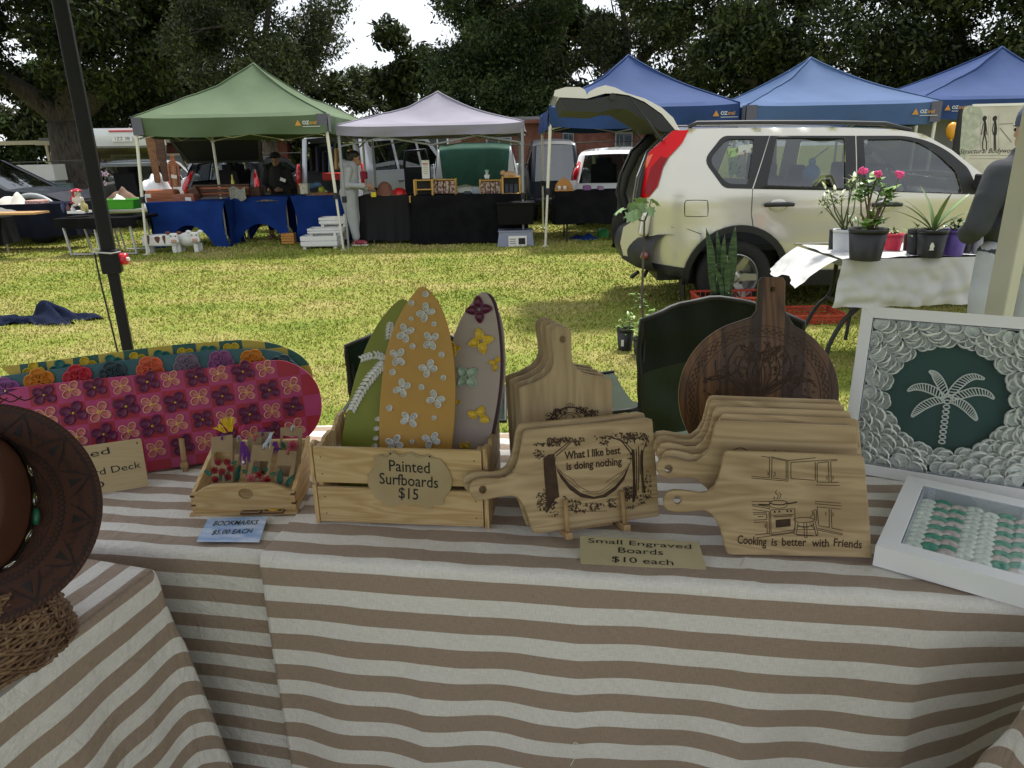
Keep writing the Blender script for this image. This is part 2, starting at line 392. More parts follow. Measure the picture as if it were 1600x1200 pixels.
# ---- foliage
def leafmat(name, c1, c2, c3, scale=.9):
    m = bpy.data.materials.new(name); m.use_nodes = True; t = m.node_tree; b = t.nodes['Principled BSDF']; N = t.nodes.new; L = t.links.new
    b.inputs['Roughness'].default_value = .55; b.inputs['Specular IOR Level'].default_value = .3
    g = N('ShaderNodeNewGeometry'); n1 = N('ShaderNodeTexNoise'); n1.inputs['Scale'].default_value = scale; n1.inputs['Detail'].default_value = 3; L(g.outputs['Position'], n1.inputs['Vector'])
    rr = N('ShaderNodeMath'); rr.operation = 'MULTIPLY_ADD'; rr.inputs[1].default_value = .5; L(g.outputs['Random Per Island'], rr.inputs[0])
    sb = N('ShaderNodeMath'); sb.operation = 'SUBTRACT'; sb.inputs[1].default_value = .25; L(n1.outputs['Fac'], sb.inputs[0]); L(sb.outputs[0], rr.inputs[2])
    r = N('ShaderNodeValToRGB'); e = r.color_ramp.elements; e[0].position = .25; e[0].color = (*c1, 1); e[1].position = .8; e[1].color = (*c3, 1); x = e.new(.5); x.color = (*c2, 1)
    L(rr.outputs[0], r.inputs['Fac']); L(r.outputs['Color'], b.inputs['Base Color'])
    tl = N('ShaderNodeBsdfTranslucent'); L(r.outputs['Color'], tl.inputs['Color']); mx = N('ShaderNodeMixShader'); mx.inputs[0].default_value = .25
    o = t.nodes['Material Output']; L(b.outputs[0], mx.inputs[1]); L(tl.outputs[0], mx.inputs[2]); L(mx.outputs[0], o.inputs['Surface'])
    return m
LF = [leafmat('leaf_fig', (.012, .020, .007), (.028, .044, .013), (.085, .108, .027)),
      leafmat('leaf_olive', (.018, .024, .012), (.042, .058, .024), (.10, .12, .04)),
      leafmat('leaf_green', (.014, .030, .010), (.036, .064, .018), (.09, .125, .033)),
      leafmat('leaf_grey', (.03, .04, .025), (.07, .085, .05), (.13, .14, .08))]
BARK = M('bark', (.045, .035, .028), .9, col2=(.10, .085, .07), scale=3, stretch=(4, 4, 1), bump=.6, bscale=9)
def leaves(name, blobs, n, size, mat, parent, seed=0, droop=.3, asp=.42, shell=.45):
    r = np.random.default_rng(seed); B = np.array([(b[0], b[1], b[2], b[3]) for b in blobs]); wt = B[:, 3]**2; k = r.choice(len(B), n, p=wt/wt.sum())
    d = r.normal(size=(n, 3)); d /= np.linalg.norm(d, axis=1)[:, None]; rr = (shell+(1-shell)*r.random(n)**.6)*(1+.18*r.normal(size=n))
    P = B[k, :3]+d*(B[k, 3]*rr)[:, None]*[1, 1, .8]
    t = r.normal(size=(n, 3)); t[:, 2] -= droop; t /= np.linalg.norm(t, axis=1)[:, None]
    q = np.cross(t, r.normal(size=(n, 3))+[0, 0, .6]); q /= np.linalg.norm(q, axis=1)[:, None]+1e-9
    s = size*(.55+.9*r.random(n)); t *= s[:, None]; q *= (s*asp)[:, None]
    v = np.empty((n, 4, 3)); v[:, 0] = P-t; v[:, 1] = P+q; v[:, 2] = P+t; v[:, 3] = P-q
    me = bpy.data.meshes.new(name); me.vertices.add(n*4); me.vertices.foreach_set('co', v.ravel()); me.loops.add(n*4); me.loops.foreach_set('vertex_index', np.arange(n*4))
    me.polygons.add(n); me.polygons.foreach_set('loop_start', np.arange(n)*4); me.update(calc_edges=True); me.materials.append(mat)
    o = bpy.data.objects.new(name, me); COL.objects.link(o); o.parent = parent; return o
def tree(label, x, y, w_, zlo, zhi, trunk_r, leaf, n, nb, br=(.7, 1.3), seed=1, size=.11, fork=2.5, depth=None, hole=0, lean=0.0, twigs=0, group='trees beyond the stalls', base=None):
    R = random.Random(seed); t = thing('tree', label, 'tree', (x, y, 0), group=group); dp = depth or w_*.8
    blobs = []
    for i in range(nb):
        a = R.random()*2*PI; z = zlo+(zhi-zlo)*(R.random()**.9); q = (z-zlo)/(zhi-zlo); wr = math.sqrt(max(.15, 1-(2*q-.9)**2*.55))
        rr = (R.random()**.55)*wr; blobs.append((lean*z+math.cos(a)*rr*w_/2, math.sin(a)*rr*dp/2, z, R.uniform(*br)))
    leaves('crown', blobs, n, size, LF[leaf], t, seed)
    m = MB(); F0 = Vector((lean*fork, 0, fork))
    bz = [(Vector((0, 0, -.1)), trunk_r*1.7), (Vector((lean*.4, 0, .35)), trunk_r*1.15), (Vector((lean*fork*.5, 0, fork*.5)), trunk_r), (F0, trunk_r*.9)]
    m.tube([p for p, _ in bz], [r_ for _, r_ in bz], 12); m.build('trunk', BARK, t, smooth=True)
    m = MB(); main = []
    for i in range(5):
        b = R.choice(blobs); e = Vector(b[:3]); mid = F0.lerp(e, .5)+Vector((R.uniform(-.5, .5), R.uniform(-.5, .5), R.uniform(.2, .9)))
        pts = smooth_poly([tuple(F0), tuple(F0.lerp(mid, .5)+Vector((R.uniform(-.2, .2), 0, R.uniform(-.1, .4)))), tuple(mid), tuple(e)], 4, False)
        m.tube(pts, [trunk_r*(.62-.5*k/len(pts)) for k in range(len(pts))], 7); main += pts[3:]
    m.build('limb', BARK, t, smooth=True)
    m = MB()
    for b in blobs:
        e = Vector(b[:3]); s = Vector(min(main, key=lambda p: (Vector(p)-e).length)); mid = s.lerp(e, .5)+Vector((R.uniform(-.3, .3), R.uniform(-.3, .3), R.uniform(-.1, .3)))
        m.tube([s, s.lerp(mid, .6), mid, e], [.05, .04, .03, .012], 5, cap=False)
        for k in range(twigs):
            d = Vector((R.uniform(-1, 1), R.uniform(-1, 1), R.uniform(-.3, 1)))*b[3]*1.3; m.tube([mid, mid.lerp(e+d, .5)+Vector((0, 0, .1)), e+d], [.022, .016, .008], 4, cap=False)
    m.build('branches', BARK, t, stuff=True)
    return t
def xat(px, Y): return PY(px, 250, Y).x
tree('huge old fig tree with a thick buttressed trunk, leftmost of the big trees', xat(118, 37), 37, 17, 4.2, 15, 1.0, 0, 130000, 110, (.8, 1.6), 11, .13, 3.2, 11)
tree('olive leaved tree with bare grey twigs rising behind the green gazebo', xat(424, 31), 31, 6.3, 2.6, 13, .30, 1, 80000, 88, (.5, 1.0), 5, .08, 3.2, 6, twigs=3)
tree('bushy green tree behind the lilac gazebo, right of the gap of sky', xat(782, 32), 32, 6.6, 2.4, 14, .30, 2, 95000, 96, (.55, 1.1), 9, .082, 3.0, 6, twigs=1)
tree('open crowned tree with dark forked limbs and sky showing through, behind the first blue gazebo', xat(960, 33), 33, 9, 3.2, 15, .45, 1, 56000, 84, (.5, 1.0), 14, .10, 3.2, 6, twigs=1)
tree('dense dark fig tree with olive tips above the pale wagon', xat(1190, 27.5), 27.5, 9.2, 2.0, 13, .5, 0, 130000, 105, (.8, 1.35), 21, .095, 2.6, 6)
tree('dense dark fig tree behind the two right blue gazebos', xat(1480, 27), 27, 9.6, 2.0, 13, .5, 0, 130000, 105, (.8, 1.35), 22, .095, 2.6, 6)
tree('dense dark fig tree past the rightmost blue gazebo', xat(1800, 27), 27, 9.5, 2.6, 13, .55, 0, 30000, 60, (.8, 1.4), 23, .12, 2.6, 6)
tree('bushy tree past the left end of the stalls behind the fig', xat(-150, 30), 30, 9.5, 3.4, 13, .5, 0, 32000, 60, (.8, 1.4), 24, .12, 2.6, 6)
tree('dark green tree filling in between the fig and the olive tree', xat(285, 44), 44, 11, 3.5, 16, .5, 0, 62000, 90, (.8, 1.4), 25, .14, 2.6, 6, twigs=1)
tree('tall thin tree far back in the gap of sky between the crowns', xat(592, 52), 52, 5, 2.5, 6.5, .2, 1, 12000, 38, (.4, .9), 26, .13, 3, 5, twigs=2)
def shrub(label, px, Y, w_, h, leaf, n, seed):
    R = random.Random(seed); t = thing('shrub', label, 'shrub', (xat(px, Y), Y, 0), group='dark shrubs behind the clubhouse')
    leaves('foliage', [(R.uniform(-w_/2, w_/2), R.uniform(-1, 1), h*R.random()**1.2, R.uniform(.6, 1.2)) for _ in range(56)], n, .19, LF[leaf], t, seed)
    m = MB()
    for k in range(5): m.tube([(R.uniform(-w_/4, w_/4), 0, -.05), (R.uniform(-w_/3, w_/3), 0, h*.8)], [.07, .02], 6)
    m.build('stem', BARK, t)
for i, (px, w_, h, lf, lb) in enumerate([(-60, 16, 4.2, 2, 'wide green shrub at the far left edge beyond the pergola'), (60, 12, 3.0, 1, 'mid green shrub behind the white container'),
    (230, 12, 3.4, 0, 'dark shrub behind the maroon shed and white hatchback'), (400, 12, 4.5, 0, 'dark shrub behind the green gazebo'), (590, 14, 4.4, 0, 'dark shrub in the gap between green and lilac gazebos'),
    (760, 12, 5.0, 0, 'dark shrub behind the lilac gazebo'), (930, 12, 5.0, 0, 'dark shrub behind the first blue gazebo')]):
    shrub(lb, px, 49 if px < 500 else 42, w_, h*(1.75 if px != 590 else .8), lf, 26000, 40+i)
# ---- buildings
MAROON = M('maroon_boards', (.085, .018, .020), .7, col2=(.11, .028, .03), scale=4)
CREAM = M('cream_paint', (.62, .56, .42), .6); MAUVE = M('mauve_brick', (.17, .115, .125), .85, col2=(.24, .165, .17), scale=6)
BRICK = M('brown_brick', (.10, .035, .028), .85, col2=(.15, .06, .045), scale=6); DARK = M('dark_void', (.012, .013, .014), .5)
WHITE = M('white_paint', (.72, .72, .70), .5); GREYP = M('grey_paint', (.25, .26, .27), .5); ROOFM = M('roof_iron', (.16, .16, .17), .5, .4)
WGL = M('window_glass', (.02, .025, .03), .08, spec=.8)
def shed():
    y = 40; x0 = xat(88, y); x1 = xat(450, y); t = thing('pergola_shed', 'long maroon and cream shed with a cream gutter, behind the fig trunk', 'shed', (x0, y, 0))
    W = x1-x0; m = MB(); m.box((W/2, 1.5, .65), (W, 3, 1.3)); m.build('lower_wall', CREAM, t)
    m = MB(); m.box((W/2, 1.5, 1.76), (W+.02, 3.02, .92)); m.build('upper_wall', MAROON, t)
    m = MB(); m.box((W/2, .9, 2.34), (W+.3, 4.4, .2)); m.build('gutter', CREAM, t)
    m = MB(); m.box((W/2, 1.0, 2.52), (W+.2, 4.0, .14)); m.build('roof', ROOFM, t)
    for k in range(4):
        wx = W*(.30+.2*k); m = MB(); m.box((wx, -.03, 1.2), (1.5, .06, 1.0)); f = m.build('window', CREAM, t); m = MB(); m.box((wx, -.065, 1.2), (1.3, .02, .82)); m.build('pane', WGL, f)
    t2 = thing('pergola', 'open cream pergola beam on thin posts at the far left', 'pergola', (xat(-260, y), y, 0)); W2 = x0-xat(-260, y)
    m = MB(); m.box((W2/2, 0, 2.40), (W2-.35, .18, .2)); m.build('beam', CREAM, t2)
    for k in range(4): m = MB(); m.box((W2*(k+.3)/3.4, 0, 1.15), (.14, .14, 2.3)); m.build('post', CREAM, t2)
shed()
def club():
    y = 27; x0 = xat(585, y); xm = xat(722, y); x1 = xat(1085, y); t = thing('clubhouse', 'low brick clubhouse, mauve at one end and brown at the other', 'building', (x0, y, 0))
    a = xm-x0; b = x1-x0
    m = MB(); m.box((a/2, 3, 1.2), (a, 6, 2.4)); m.build('wall', MAUVE, t, label='mauve brick end wall')
    m = MB(); m.box(((a+b)/2, 3.05, 1.2), (b-a, 6, 2.4)); m.build('wall', BRICK, t, label='brown brick wall')
    m = MB(); m.box((b/2, 2.9, 2.46), (b+.5, 6.6, .12)); m.build('fascia', BRICK, t); m = MB(); m.box((b/2, 2.9, 2.57), (b+.3, 6.4, .1)); m.build('roof', ROOFM, t)
    def win(pa, pb, z0, z1, fr, dark=True, aw=False):
        c = (xat((pa+pb)/2, y)-x0); w_ = xat(pb, y)-xat(pa, y)
        m = MB(); m.box((c, -.02, (z0+z1)/2), (w_, .08, z1-z0)); f = m.build('window', fr, t)
        m = MB()
        for k in (-.25, .25): m.box((c+k*w_*.92, -.07, (z0+z1)/2), (w_*.40, .03, (z1-z0)-.14))
        m.build('pane', WGL, f)
        if aw: m = MB(); m.box((c, -.25, z1+.05), (w_+.3, .5, .06)); m.build('awning', WHITE, f)
    win(668, 702, 1.0, 2.05, WHITE); win(879, 896, .25, 2.1, GREYP); win(960, 987, 1.5, 2.05, GREYP, aw=True); win(760, 800, 1.1, 2.0, GREYP); win(1020, 1050, 1.4, 2.0, GREYP)
    c = xat(624, y)-x0; m = MB(); m.box((c, -.03, 1.0), (.72, .08, 2.0)); d = m.build('door', GREYP, t); m = MB(); m.box((c+.28, -.09, 1.0), (.04, .05, .14)); m.build('handle', WHITE, d)
    m = MB(); m.tube([(.15, -.08, 0), (.15, -.08, 2.4)], .045, 8); m.build('downpipe', CREAM, t)
club()
m = MB(); a = xat(12, 34); b = xat(80, 34); m.box(((a+b)/2, 34.5, .95), (b-a, 1.0, .72)); o = m.build('container', WHITE, bevel=.03)
tag(o, 'plain white storage container standing at the far left before the shrubs', 'container')
m = MB(); m.box(((a+b)/2, 34.5, .3), (b-a-.2, .9, .6)); tag(m.build('plinth', GREYP), 'low grey plinth under the white container', 'plinth')
m = MB(); m.box((0, 0, .24), (.34, .34, .48), taper=1.12); m.box((0, 0, .51), (.4, .4, .05)); bin0 = m.build('bin', M('bin_teal', (.10, .15, .15), .5), bevel=.02)
for i in range(7):
    X = xat(50+8.4*i, 33); o = bin0 if i == 0 else dup(bin0)
    o.location = (X, 33, .0); o.scale = (.62, .62, .95)
    tag(o, '%s small grey green bin in the row before the white container' % ['leftmost', 'second from left', 'third from left', 'middle', 'fifth from left', 'sixth from left', 'rightmost'][i], 'bin', 'row of small bins before the white container')
def cable():
    p = [PY(-200, 262, 24.5), PY(650, 232, 24.5), PY(1400, 205, 24.5)]; m = MB(); m.tube(smooth_poly([tuple(q) for q in p], 8, False), .018, 5)
    tag(m.build('cable', DARK), 'thin dark wire strung across behind the parked cars', 'cable')
    for px in (-200, 1400):
        q = PY(px, 240, 24.5); m = MB(); m.tube([(q.x, q.y, -.1), (q.x, q.y, 2.6)], .07, 8); tag(m.build('post', BARK), 'wooden post carrying the %s end of the dark wire' % ('left' if px < 0 else 'right'), 'post')
cable()
# ---------------- cars ----------------
TYRE = M('tyre', (.018, .018, .018), .85, bump=.2, scale=60); RIM = M('alloy', (.42, .42, .42), .35, .8); BLKP = M('black_plastic', (.02, .021, .022), .55, bump=.1, scale=200)
CGL = glass('car_glass', (.42, .46, .46), .10); CGLD = glass('car_glass_dark', (.16, .18, .19), .10); REDL = M('red_lens', (.45, .008, .012), .12, coat=1.0); SEAT = M('seat_cloth', (.05, .05, .055), .9)
CHROME = M('chrome', (.7, .7, .7), .12, 1.0)
def arch(cx, cz, r, z0, n=14):
    a0 = math.asin(max(-1, min(1, (z0-cz)/r))); return [(cx+r*math.cos(a), cz+r*math.sin(a)) for a in [PI-a0-(PI-2*a0)*k/n for k in range(n+1)]]
def inpoly(p, q):
    c = False; n = len(q)
    for i in range(n):
        x1, y1 = q[i]; x2, y2 = q[i-1]
        if (y1 > p[1]) != (y2 > p[1]) and p[0] < (x2-x1)*(p[1]-y1)/(y2-y1)+x1: c = not c
    return c
def skin(side, holes, yfun, step=.08, sgn=-1):
    """a curved side panel with openings cut clean through it"""
    vs = []; es = []
    for q in [side]+holes:
        k = len(vs); n = len(q)
        for i in range(n):
            a, b = Vector(q[i]), Vector(q[(i+1) % n]); m_ = max(1, int((b-a).length/step)); base = len(vs)
            for j in range(m_): vs.append(a.lerp(b, j/m_))
        n2 = len(vs)-k; es += [(k+i, k+(i+1) % n2) for i in range(n2)]
    xs = [p[0] for p in side]; zs = [p[1] for p in side]; x = min(xs)
    while x < max(xs):
        z = min(zs)
        while z < max(zs):
            if inpoly((x, z), side) and not any(inpoly((x, z), h) for h in holes): vs.append(Vector((x+.01, z+.01)))
            z += step
        x += step
    V, E, F_, _, _, _ = delaunay_2d_cdt(vs, es, [], 0, 1e-5)
    m = MB(); fs = []
    for f in F_:
        c = sum((V[i] for i in f), Vector((0, 0)))/len(f)
        if inpoly(c, side) and not any(inpoly(c, h) for h in holes): fs.append(f if sgn < 0 else f[::-1])
    m._add([(v.x, sgn*yfun(v.x, v.y), v.y) for v in V], fs); return m
def wheel(parent, x, y, r, sgn, spokes=6, rim=RIM):
    w_ = thing('wheel', None, None); w_.parent = parent; w_.location = (x, y, r); w_.rotation_euler = (PI/2 if sgn < 0 else -PI/2, 0, 0)
    m = MB(); m.lathe([(r*.62, -.10), (r*.93, -.105), (r, -.08), (r, .07), (r*.94, .10), (r*.70, .105), (r*.64, .085), (r*.62, .0)], 36, cap=False); m.build('tyre', TYRE, w_, smooth=True)
    m = MB(); R0 = r*.655; m.lathe([(R0, -.08), (R0, .085), (R0*.95, .09), (R0*.9, .07), (R0*.88, -.05), (.0, -.05)], 32, cap=False)
    for k in range(spokes):
        a = 2*PI*k/spokes; c, s = math.cos(a), math.sin(a)
        def P(rr, tt, z): return (rr*c-tt*s, rr*s+tt*c, z)
        q = [P(R0*.12, -R0*.17, .055), P(R0*.12, R0*.17, .055), P(R0*.92, R0*.13, .08), P(R0*.92, -R0*.13, .08)]; q2 = [(x_, y_, z_-.04) for x_, y_, z_ in q]
        m._add(q+q2, [(0, 3, 2, 1)[::-1], (4, 7, 6, 5), (0, 1, 5, 4), (1, 2, 6, 5), (2, 3, 7, 6), (3, 0, 4, 7)])
    m.lathe([(R0*.26, .03), (R0*.25, .075), (R0*.14, .085)], 16)
    m.build('rim', rim, w_, smooth=False)
    m = MB()
    for k in range(5):
        a = 2*PI*(k+.5)/5; m.lathe([(.013, .07), (.013, .088)], 8, (R0*.36*math.cos(a), R0*.36*math.sin(a), 0))
    m.build('wheel_nut', BLKP, w_, stuff=True)
    return w_
def car(label, cat, loc, rz, paint, L=4.1, W=1.74, H=1.47, side=None, top=None, wins=None, xr=.72, xf=None, r=.31, belt=.95, tum=.17, bulge=.03,
        wgl=CGLD, name='parked_car', z0=.30, interior=True, bumper=True, handles=True, yf=None, group='cars parked behind the stalls'):
    xf = xf if xf else L-.82; t = thing(name, label, cat, loc, rz, group); hw = W/2
    def d(z): return tum*max(0, (z-belt)/(H-belt))**1.15+bulge*((z-.72)/.4)**2*(z < .72)
    yfun = yf or (lambda x, z: hw-d(z)-.10*max(0, (.35-x)/.35)**2-.22*max(0, (x-L+.5)/.5)**2)
    if side is None:
        side = [(.06, z0)]+arch(xr, r, r+.06, z0)+arch(xf, r, r+.06, z0)+[(L-.05, z0), (L, .5), (L-.06, .72), (L-.35, .88), (L-1.0, .98), (L-1.85, H-.05), (L-2.2, H-.01), (1.3, H), (.55, H-.05), (.33, 1.30), (.16, belt), (.05, .8), (0, .55)]
    if wins is None:
        wins = [[(.52, belt+.03), (.62, H-.14), (1.32, H-.10), (1.36, belt+.03)], [(1.44, belt+.03), (1.40, H-.10), (L-2.12, H-.10), (L-1.32, belt+.05), (L-1.34, belt+.03)]]
    if top is None:
        top = [((0, .5), 'paint'), ((.05, .86), 'glass'), ((.42, H-.10), 'paint'), ((.6, H-.03), 'paint'), ((1.3, H+.02), 'paint'), ((L-2.15, H+.01), 'paint'), ((L-1.88, H-.05), 'glass'), ((L-1.02, .98), 'paint'), ((L-.35, .90), 'paint'), ((L-.05, .74), 'black'), ((L+.02, .5), 'black'), ((L-.02, z0), None)]
    m = skin(side, wins, yfun, sgn=-1); m2 = skin(side, wins, yfun, sgn=1); k = len(m.v); m.v += m2.v; m.f += [tuple(i+k for i in f) for f in m2.f]; m.mi += m2.mi
    panes = []; bk = MB()
    for i in range(len(top)-1):
        (x1, z1), kind = top[i]; (x2, z2), _ = top[i+1]
        def S(u, v, x1=x1, z1=z1, x2=x2, z2=z2):
            x = x1+(x2-x1)*v; z = z1+(z2-z1)*v; h = yfun(min(max(x, 0), L), z); c = 1-(2*u-1)**2; n = Vector((-(z2-z1), x2-x1)).normalized()
            return (x+n.x*.03*c, -h+2*h*u, z+n.y*.03*c)
        if kind == 'paint': m.grid(11, 2, S)
        elif kind in ('glass', 'open'):
            for a, b in ((0, .09), (.91, 1)): m.grid(2, 2, lambda u, v, a=a, b=b: S(a+(b-a)*u, v))
            if kind == 'glass': pg = MB(); pg.grid(9, 2, lambda u, v: S(.09+.82*u, v)); panes.append((pg, 'rear_window' if i < 3 else 'windscreen'))
        elif kind == 'black': bk.grid(11, 2, S)
    body = m.build('body', paint, t, smooth=False, weld=True)
    for p in body.data.polygons: p.use_smooth = True
    for pg, nm in panes: pg.build(nm, wgl, t, smooth=True)
    if bk.v: bk.build('front_bumper', BLKP, t, smooth=True)
    for q in wins:
        for s in (-1, 1):
            g = skin(q, [], lambda x, z: yfun(x, z)-.012, .15, s); g.build('side_window', wgl, t, smooth=True)
    for s in (-1, 1):
        wheel(t, xr, s*(hw-.13), r, s); wheel(t, xf, s*(hw-.13), r, s)
    m = MB(); m.box((L/2, 0, z0+.04), (L-.25, W-.5, .1)); m.box((xr-.0, 0, .42), (r*2+.2, W-.55, .3)); m.box((xf, 0, .42), (r*2+.2, W-.55, .3)); m.build('underbody', DARK, t)
    if interior:
        for x in (L*.40, L*.56):
            for s in (-1, 1):
                m = MB(); m.box((x, s*W*.22, .62), (.5, .46, .2)); m.box((x-.27, s*W*.22, .92), (.13, .46, .56), R=Matrix.Rotation(rad(-12), 3, 'Y')); m.box((x-.34, s*W*.22, 1.24), (.09, .24, .16)); m.build('seat', SEAT, t, bevel=.03)
    if bumper:
        m = MB(); m.tube([(.02, -hw+.08, .45), (-.05, -hw+.35, .45), (-.07, 0, .45), (-.05, hw-.35, .45), (.02, hw-.08, .45)], .1, 8); m.build('rear_bumper', paint, t, smooth=True)
    if handles:
        for s in (-1, 1):
            for x in (1.42, L-1.95+.2):
                m = MB(); m.box((x, s*(yfun(x, .88)+.012), .88), (.19, .03, .035)); m.build('door_handle', BLKP, t, bevel=.008)
    for s in (-1, 1):
        m = MB(); m.ball((L-1.45, s*(hw+.10), belt+.07), (.05, .11, .075)); m.build('wing_mirror', paint, t, smooth=True)
        m = MB(); m.ball((L-.12, s*(hw-.34), .68), (.16, .17, .08)); m.build('headlight', M('lamp_clear', (.6, .62, .64), .1, coat=1), t, smooth=True)
    return t, yfun
def taillight(t, pts, mat=REDL):
    """pts: (x,y,z) strip up the rear corner"""
    m = MB(); m.tube(pts, [.03, .06, .06, .03][:len(pts)] if len(pts) == 4 else .05, 8); return m.build('tail_light', mat, t, smooth=True)
def plate(t, x, y, z, s='', lean=0.0, w_=.38, parent=None):
    m = MB(); m.box((0, 0, 0), (.012, w_, .11)); p = m.build('number_plate', WHITE, t, Mx=Matrix.Translation((x, y, z)) @ Matrix.Rotation(lean, 4, 'Y'))
    if s: text(s, .1, M('plate_ink', (.03, .06, .03), .5), p, Mx=Matrix(((0, 0, -1, -.008), (-1, 0, 0, 0), (0, 1, 0, 0), (0, 0, 0, 1))))
    return p
def topopen(L, H, belt=.95, z0=.3):
    return [((0, .5), 'paint'), ((.03, .68), 'open'), ((.05, .9), 'open'), ((.42, H-.10), 'paint'), ((.6, H-.03), 'paint'), ((1.3, H+.02), 'paint'), ((L-2.15, H+.01), 'paint'), ((L-1.88, H-.05), 'glass'), ((L-1.02, .98), 'paint'), ((L-.35, .90), 'paint'), ((L-.05, .74), 'black'), ((L+.02, .5), 'black'), ((L-.02, z0), None)]
def raised_gate(t, hx, hz, W, lg, lp, a1, a2, paint, inner, light=True, pl='', gw=.82, gl=None):
    """tailgate standing open: a glass part then a painted panel"""
    g = thing('tailgate', None, None); g.parent = t; g.location = (hx, 0, hz)
    p1 = Vector((-math.cos(a1)*lg, 0, math.sin(a1)*lg)); p2 = p1+Vector((-math.cos(a2)*lp, 0, math.sin(a2)*lp)); h0, h1, h2 = W*gw*.46, W*gw*.54, W*gw*.5
    def frame(a, b, ha, hb, inset, m):
        n = (b-a).normalized(); q = Vector((n.z, 0, -n.x))*.025
        for s in (1, -1):
            m._add([a+Vector((0, -ha, 0))+q*s, a+Vector((0, ha, 0))+q*s, b+Vector((0, hb, 0))+q*s, b+Vector((0, -hb, 0))+q*s, a.lerp(b, .08)+Vector((0, -ha+inset, 0))+q*s, a.lerp(b, .08)+Vector((0, ha-inset, 0))+q*s, a.lerp(b, .93)+Vector((0, hb-inset, 0))+q*s, a.lerp(b, .93)+Vector((0, -hb+inset, 0))+q*s],
                   [f if s > 0 else f[::-1] for f in ((0, 1, 5, 4), (1, 2, 6, 5), (2, 3, 7, 6), (3, 0, 4, 7))])
    m = MB(); frame(Vector((0, 0, 0)), p1, h0, h1, .07, m); m.build('frame', inner, g)
    m = MB(); a = p1*.08; b = p1*.93; m.face([a+Vector((0, -h0+.07, 0)), a+Vector((0, h0-.07, 0)), b+Vector((0, h1-.07, 0)), b+Vector((0, -h1+.07, 0))]); m.build('glass', gl or CGLD, g)
    n = (p2-p1).normalized(); q = Vector((n.z, 0, -n.x)); q = q if q.x < 0 else -q
    def pan(u, v):
        y = (2*u-1); hh = h1+(h2-h1)*v; rnd_ = max(0, abs(y)-.75)/.25; p = p1.lerp(p2, v*(1-.35*rnd_**2 if v > .5 else 1))
        return tuple(p+Vector((0, y*hh, 0))+q*(.05*(1-y*y)+.03*math.sin(PI*v)))
    m = MB(); m.grid(15, 5, pan); m.grid(15, 5, lambda u, v: tuple(Vector(pan(1-u, v))-q*.05)); m.build('panel', paint, g, smooth=True)
    if light:
        c = p1.lerp(p2, .86)+q*.085; m = MB(); m.box(c, (.03, W*.25, .035)); m.build('brake_light', REDL, g, bevel=.008)
    if pl is not None and pl != '':
        c = p1.lerp(p2, .42)+q*.10; pp = plate(t, c.x, 0, c.z, pl, lean=0, w_=.40); pp.parent = g; 
    for s in (-1, 1):
        m = MB(); m.tube([(.12, s*h0*1.02, -.35), tuple(p1*.75+Vector((0, s*h1*.9, 0)))], .012, 5); m.build('gas_strut', DARK, g)
    return g
WPAINT = M('car_white', (.70, .72, .74), .25, coat=1.0); KPAINT = M('car_black', (.008, .009, .011), .3, coat=.3); NAVY = M('car_navy', (.007, .010, .018), .45, spec=.2, coat=.1); SILV = M('car_silver', (.38, .40, .43), .3, .6, coat=1.0)
def rear_car(px, py0, Y, rz, **k):
    p = PY(px, py0, Y); return (p.x, p.y, 0)
HD = PI/2
# white hatch with raised gate
t, yf = car('white hatchback with its tailgate up and number plate showing, behind the leftmost pole', 'car', (xat(196, 16.2), 16.2, 0), HD+.25, WPAINT, top=topopen(4.1, 1.42), H=1.42)
raised_gate(t, .42, 1.34, 1.90, .50, .36, rad(58), rad(84), WPAINT, GREYP, pl='1ZZ 3B')
for s in (-1, 1): taillight(t, [(.0, s*.78, .72), (.02, s*.80, .85), (.12, s*.76, 1.0), (.3, s*.70, 1.2)])
t, yf = car('black wagon with a wide black tailgate raised, in the shade of the green gazebo', 'car', (xat(338, 16.0), 16.0, 0), HD-.05, KPAINT, top=topopen(4.3, 1.45), L=4.3, H=1.45)
raised_gate(t, .42, 1.38, 1.85, .60, .30, rad(55), rad(80), KPAINT, BLKP, light=True, gw=1.0, gl=M('dark_pane', (.01, .011, .012), .35, spec=.15))
for s in (-1, 1): taillight(t, [(.0, s*.78, .72), (.02, s*.80, .85), (.12, s*.76, 1.0), (.3, s*.70, 1.2)])
t, yf = car('pale silver car parked beyond the hanging timber boards', 'car', (xat(300, 20), 20, 0), HD-.6, SILV)
t, yf = car('navy utility vehicle with flared wheel arch at the far left edge', 'ute', (xat(-150, 14.4), 14.4, 0), rad(2), NAVY, L=xat(75, 14.4)-xat(-150, 14.4)+.55, H=1.56, belt=1.05, r=.39, z0=.42, xf=xat(75, 14.4)-xat(-150, 14.4),
            side=None)
def flare(t, x, r, hw):
    m = MB(); pts = [(x+(r+.1)*math.cos(a), -hw-.02, r+(r+.1)*math.sin(a)) for a in [PI*k/14 for k in range(15)]]; m.tube(pts, .055, 6); m.build('wheel_arch', GREYP, t, smooth=True)
flare(t, xat(75, 14.4)-xat(-150, 14.4), .39, .87)
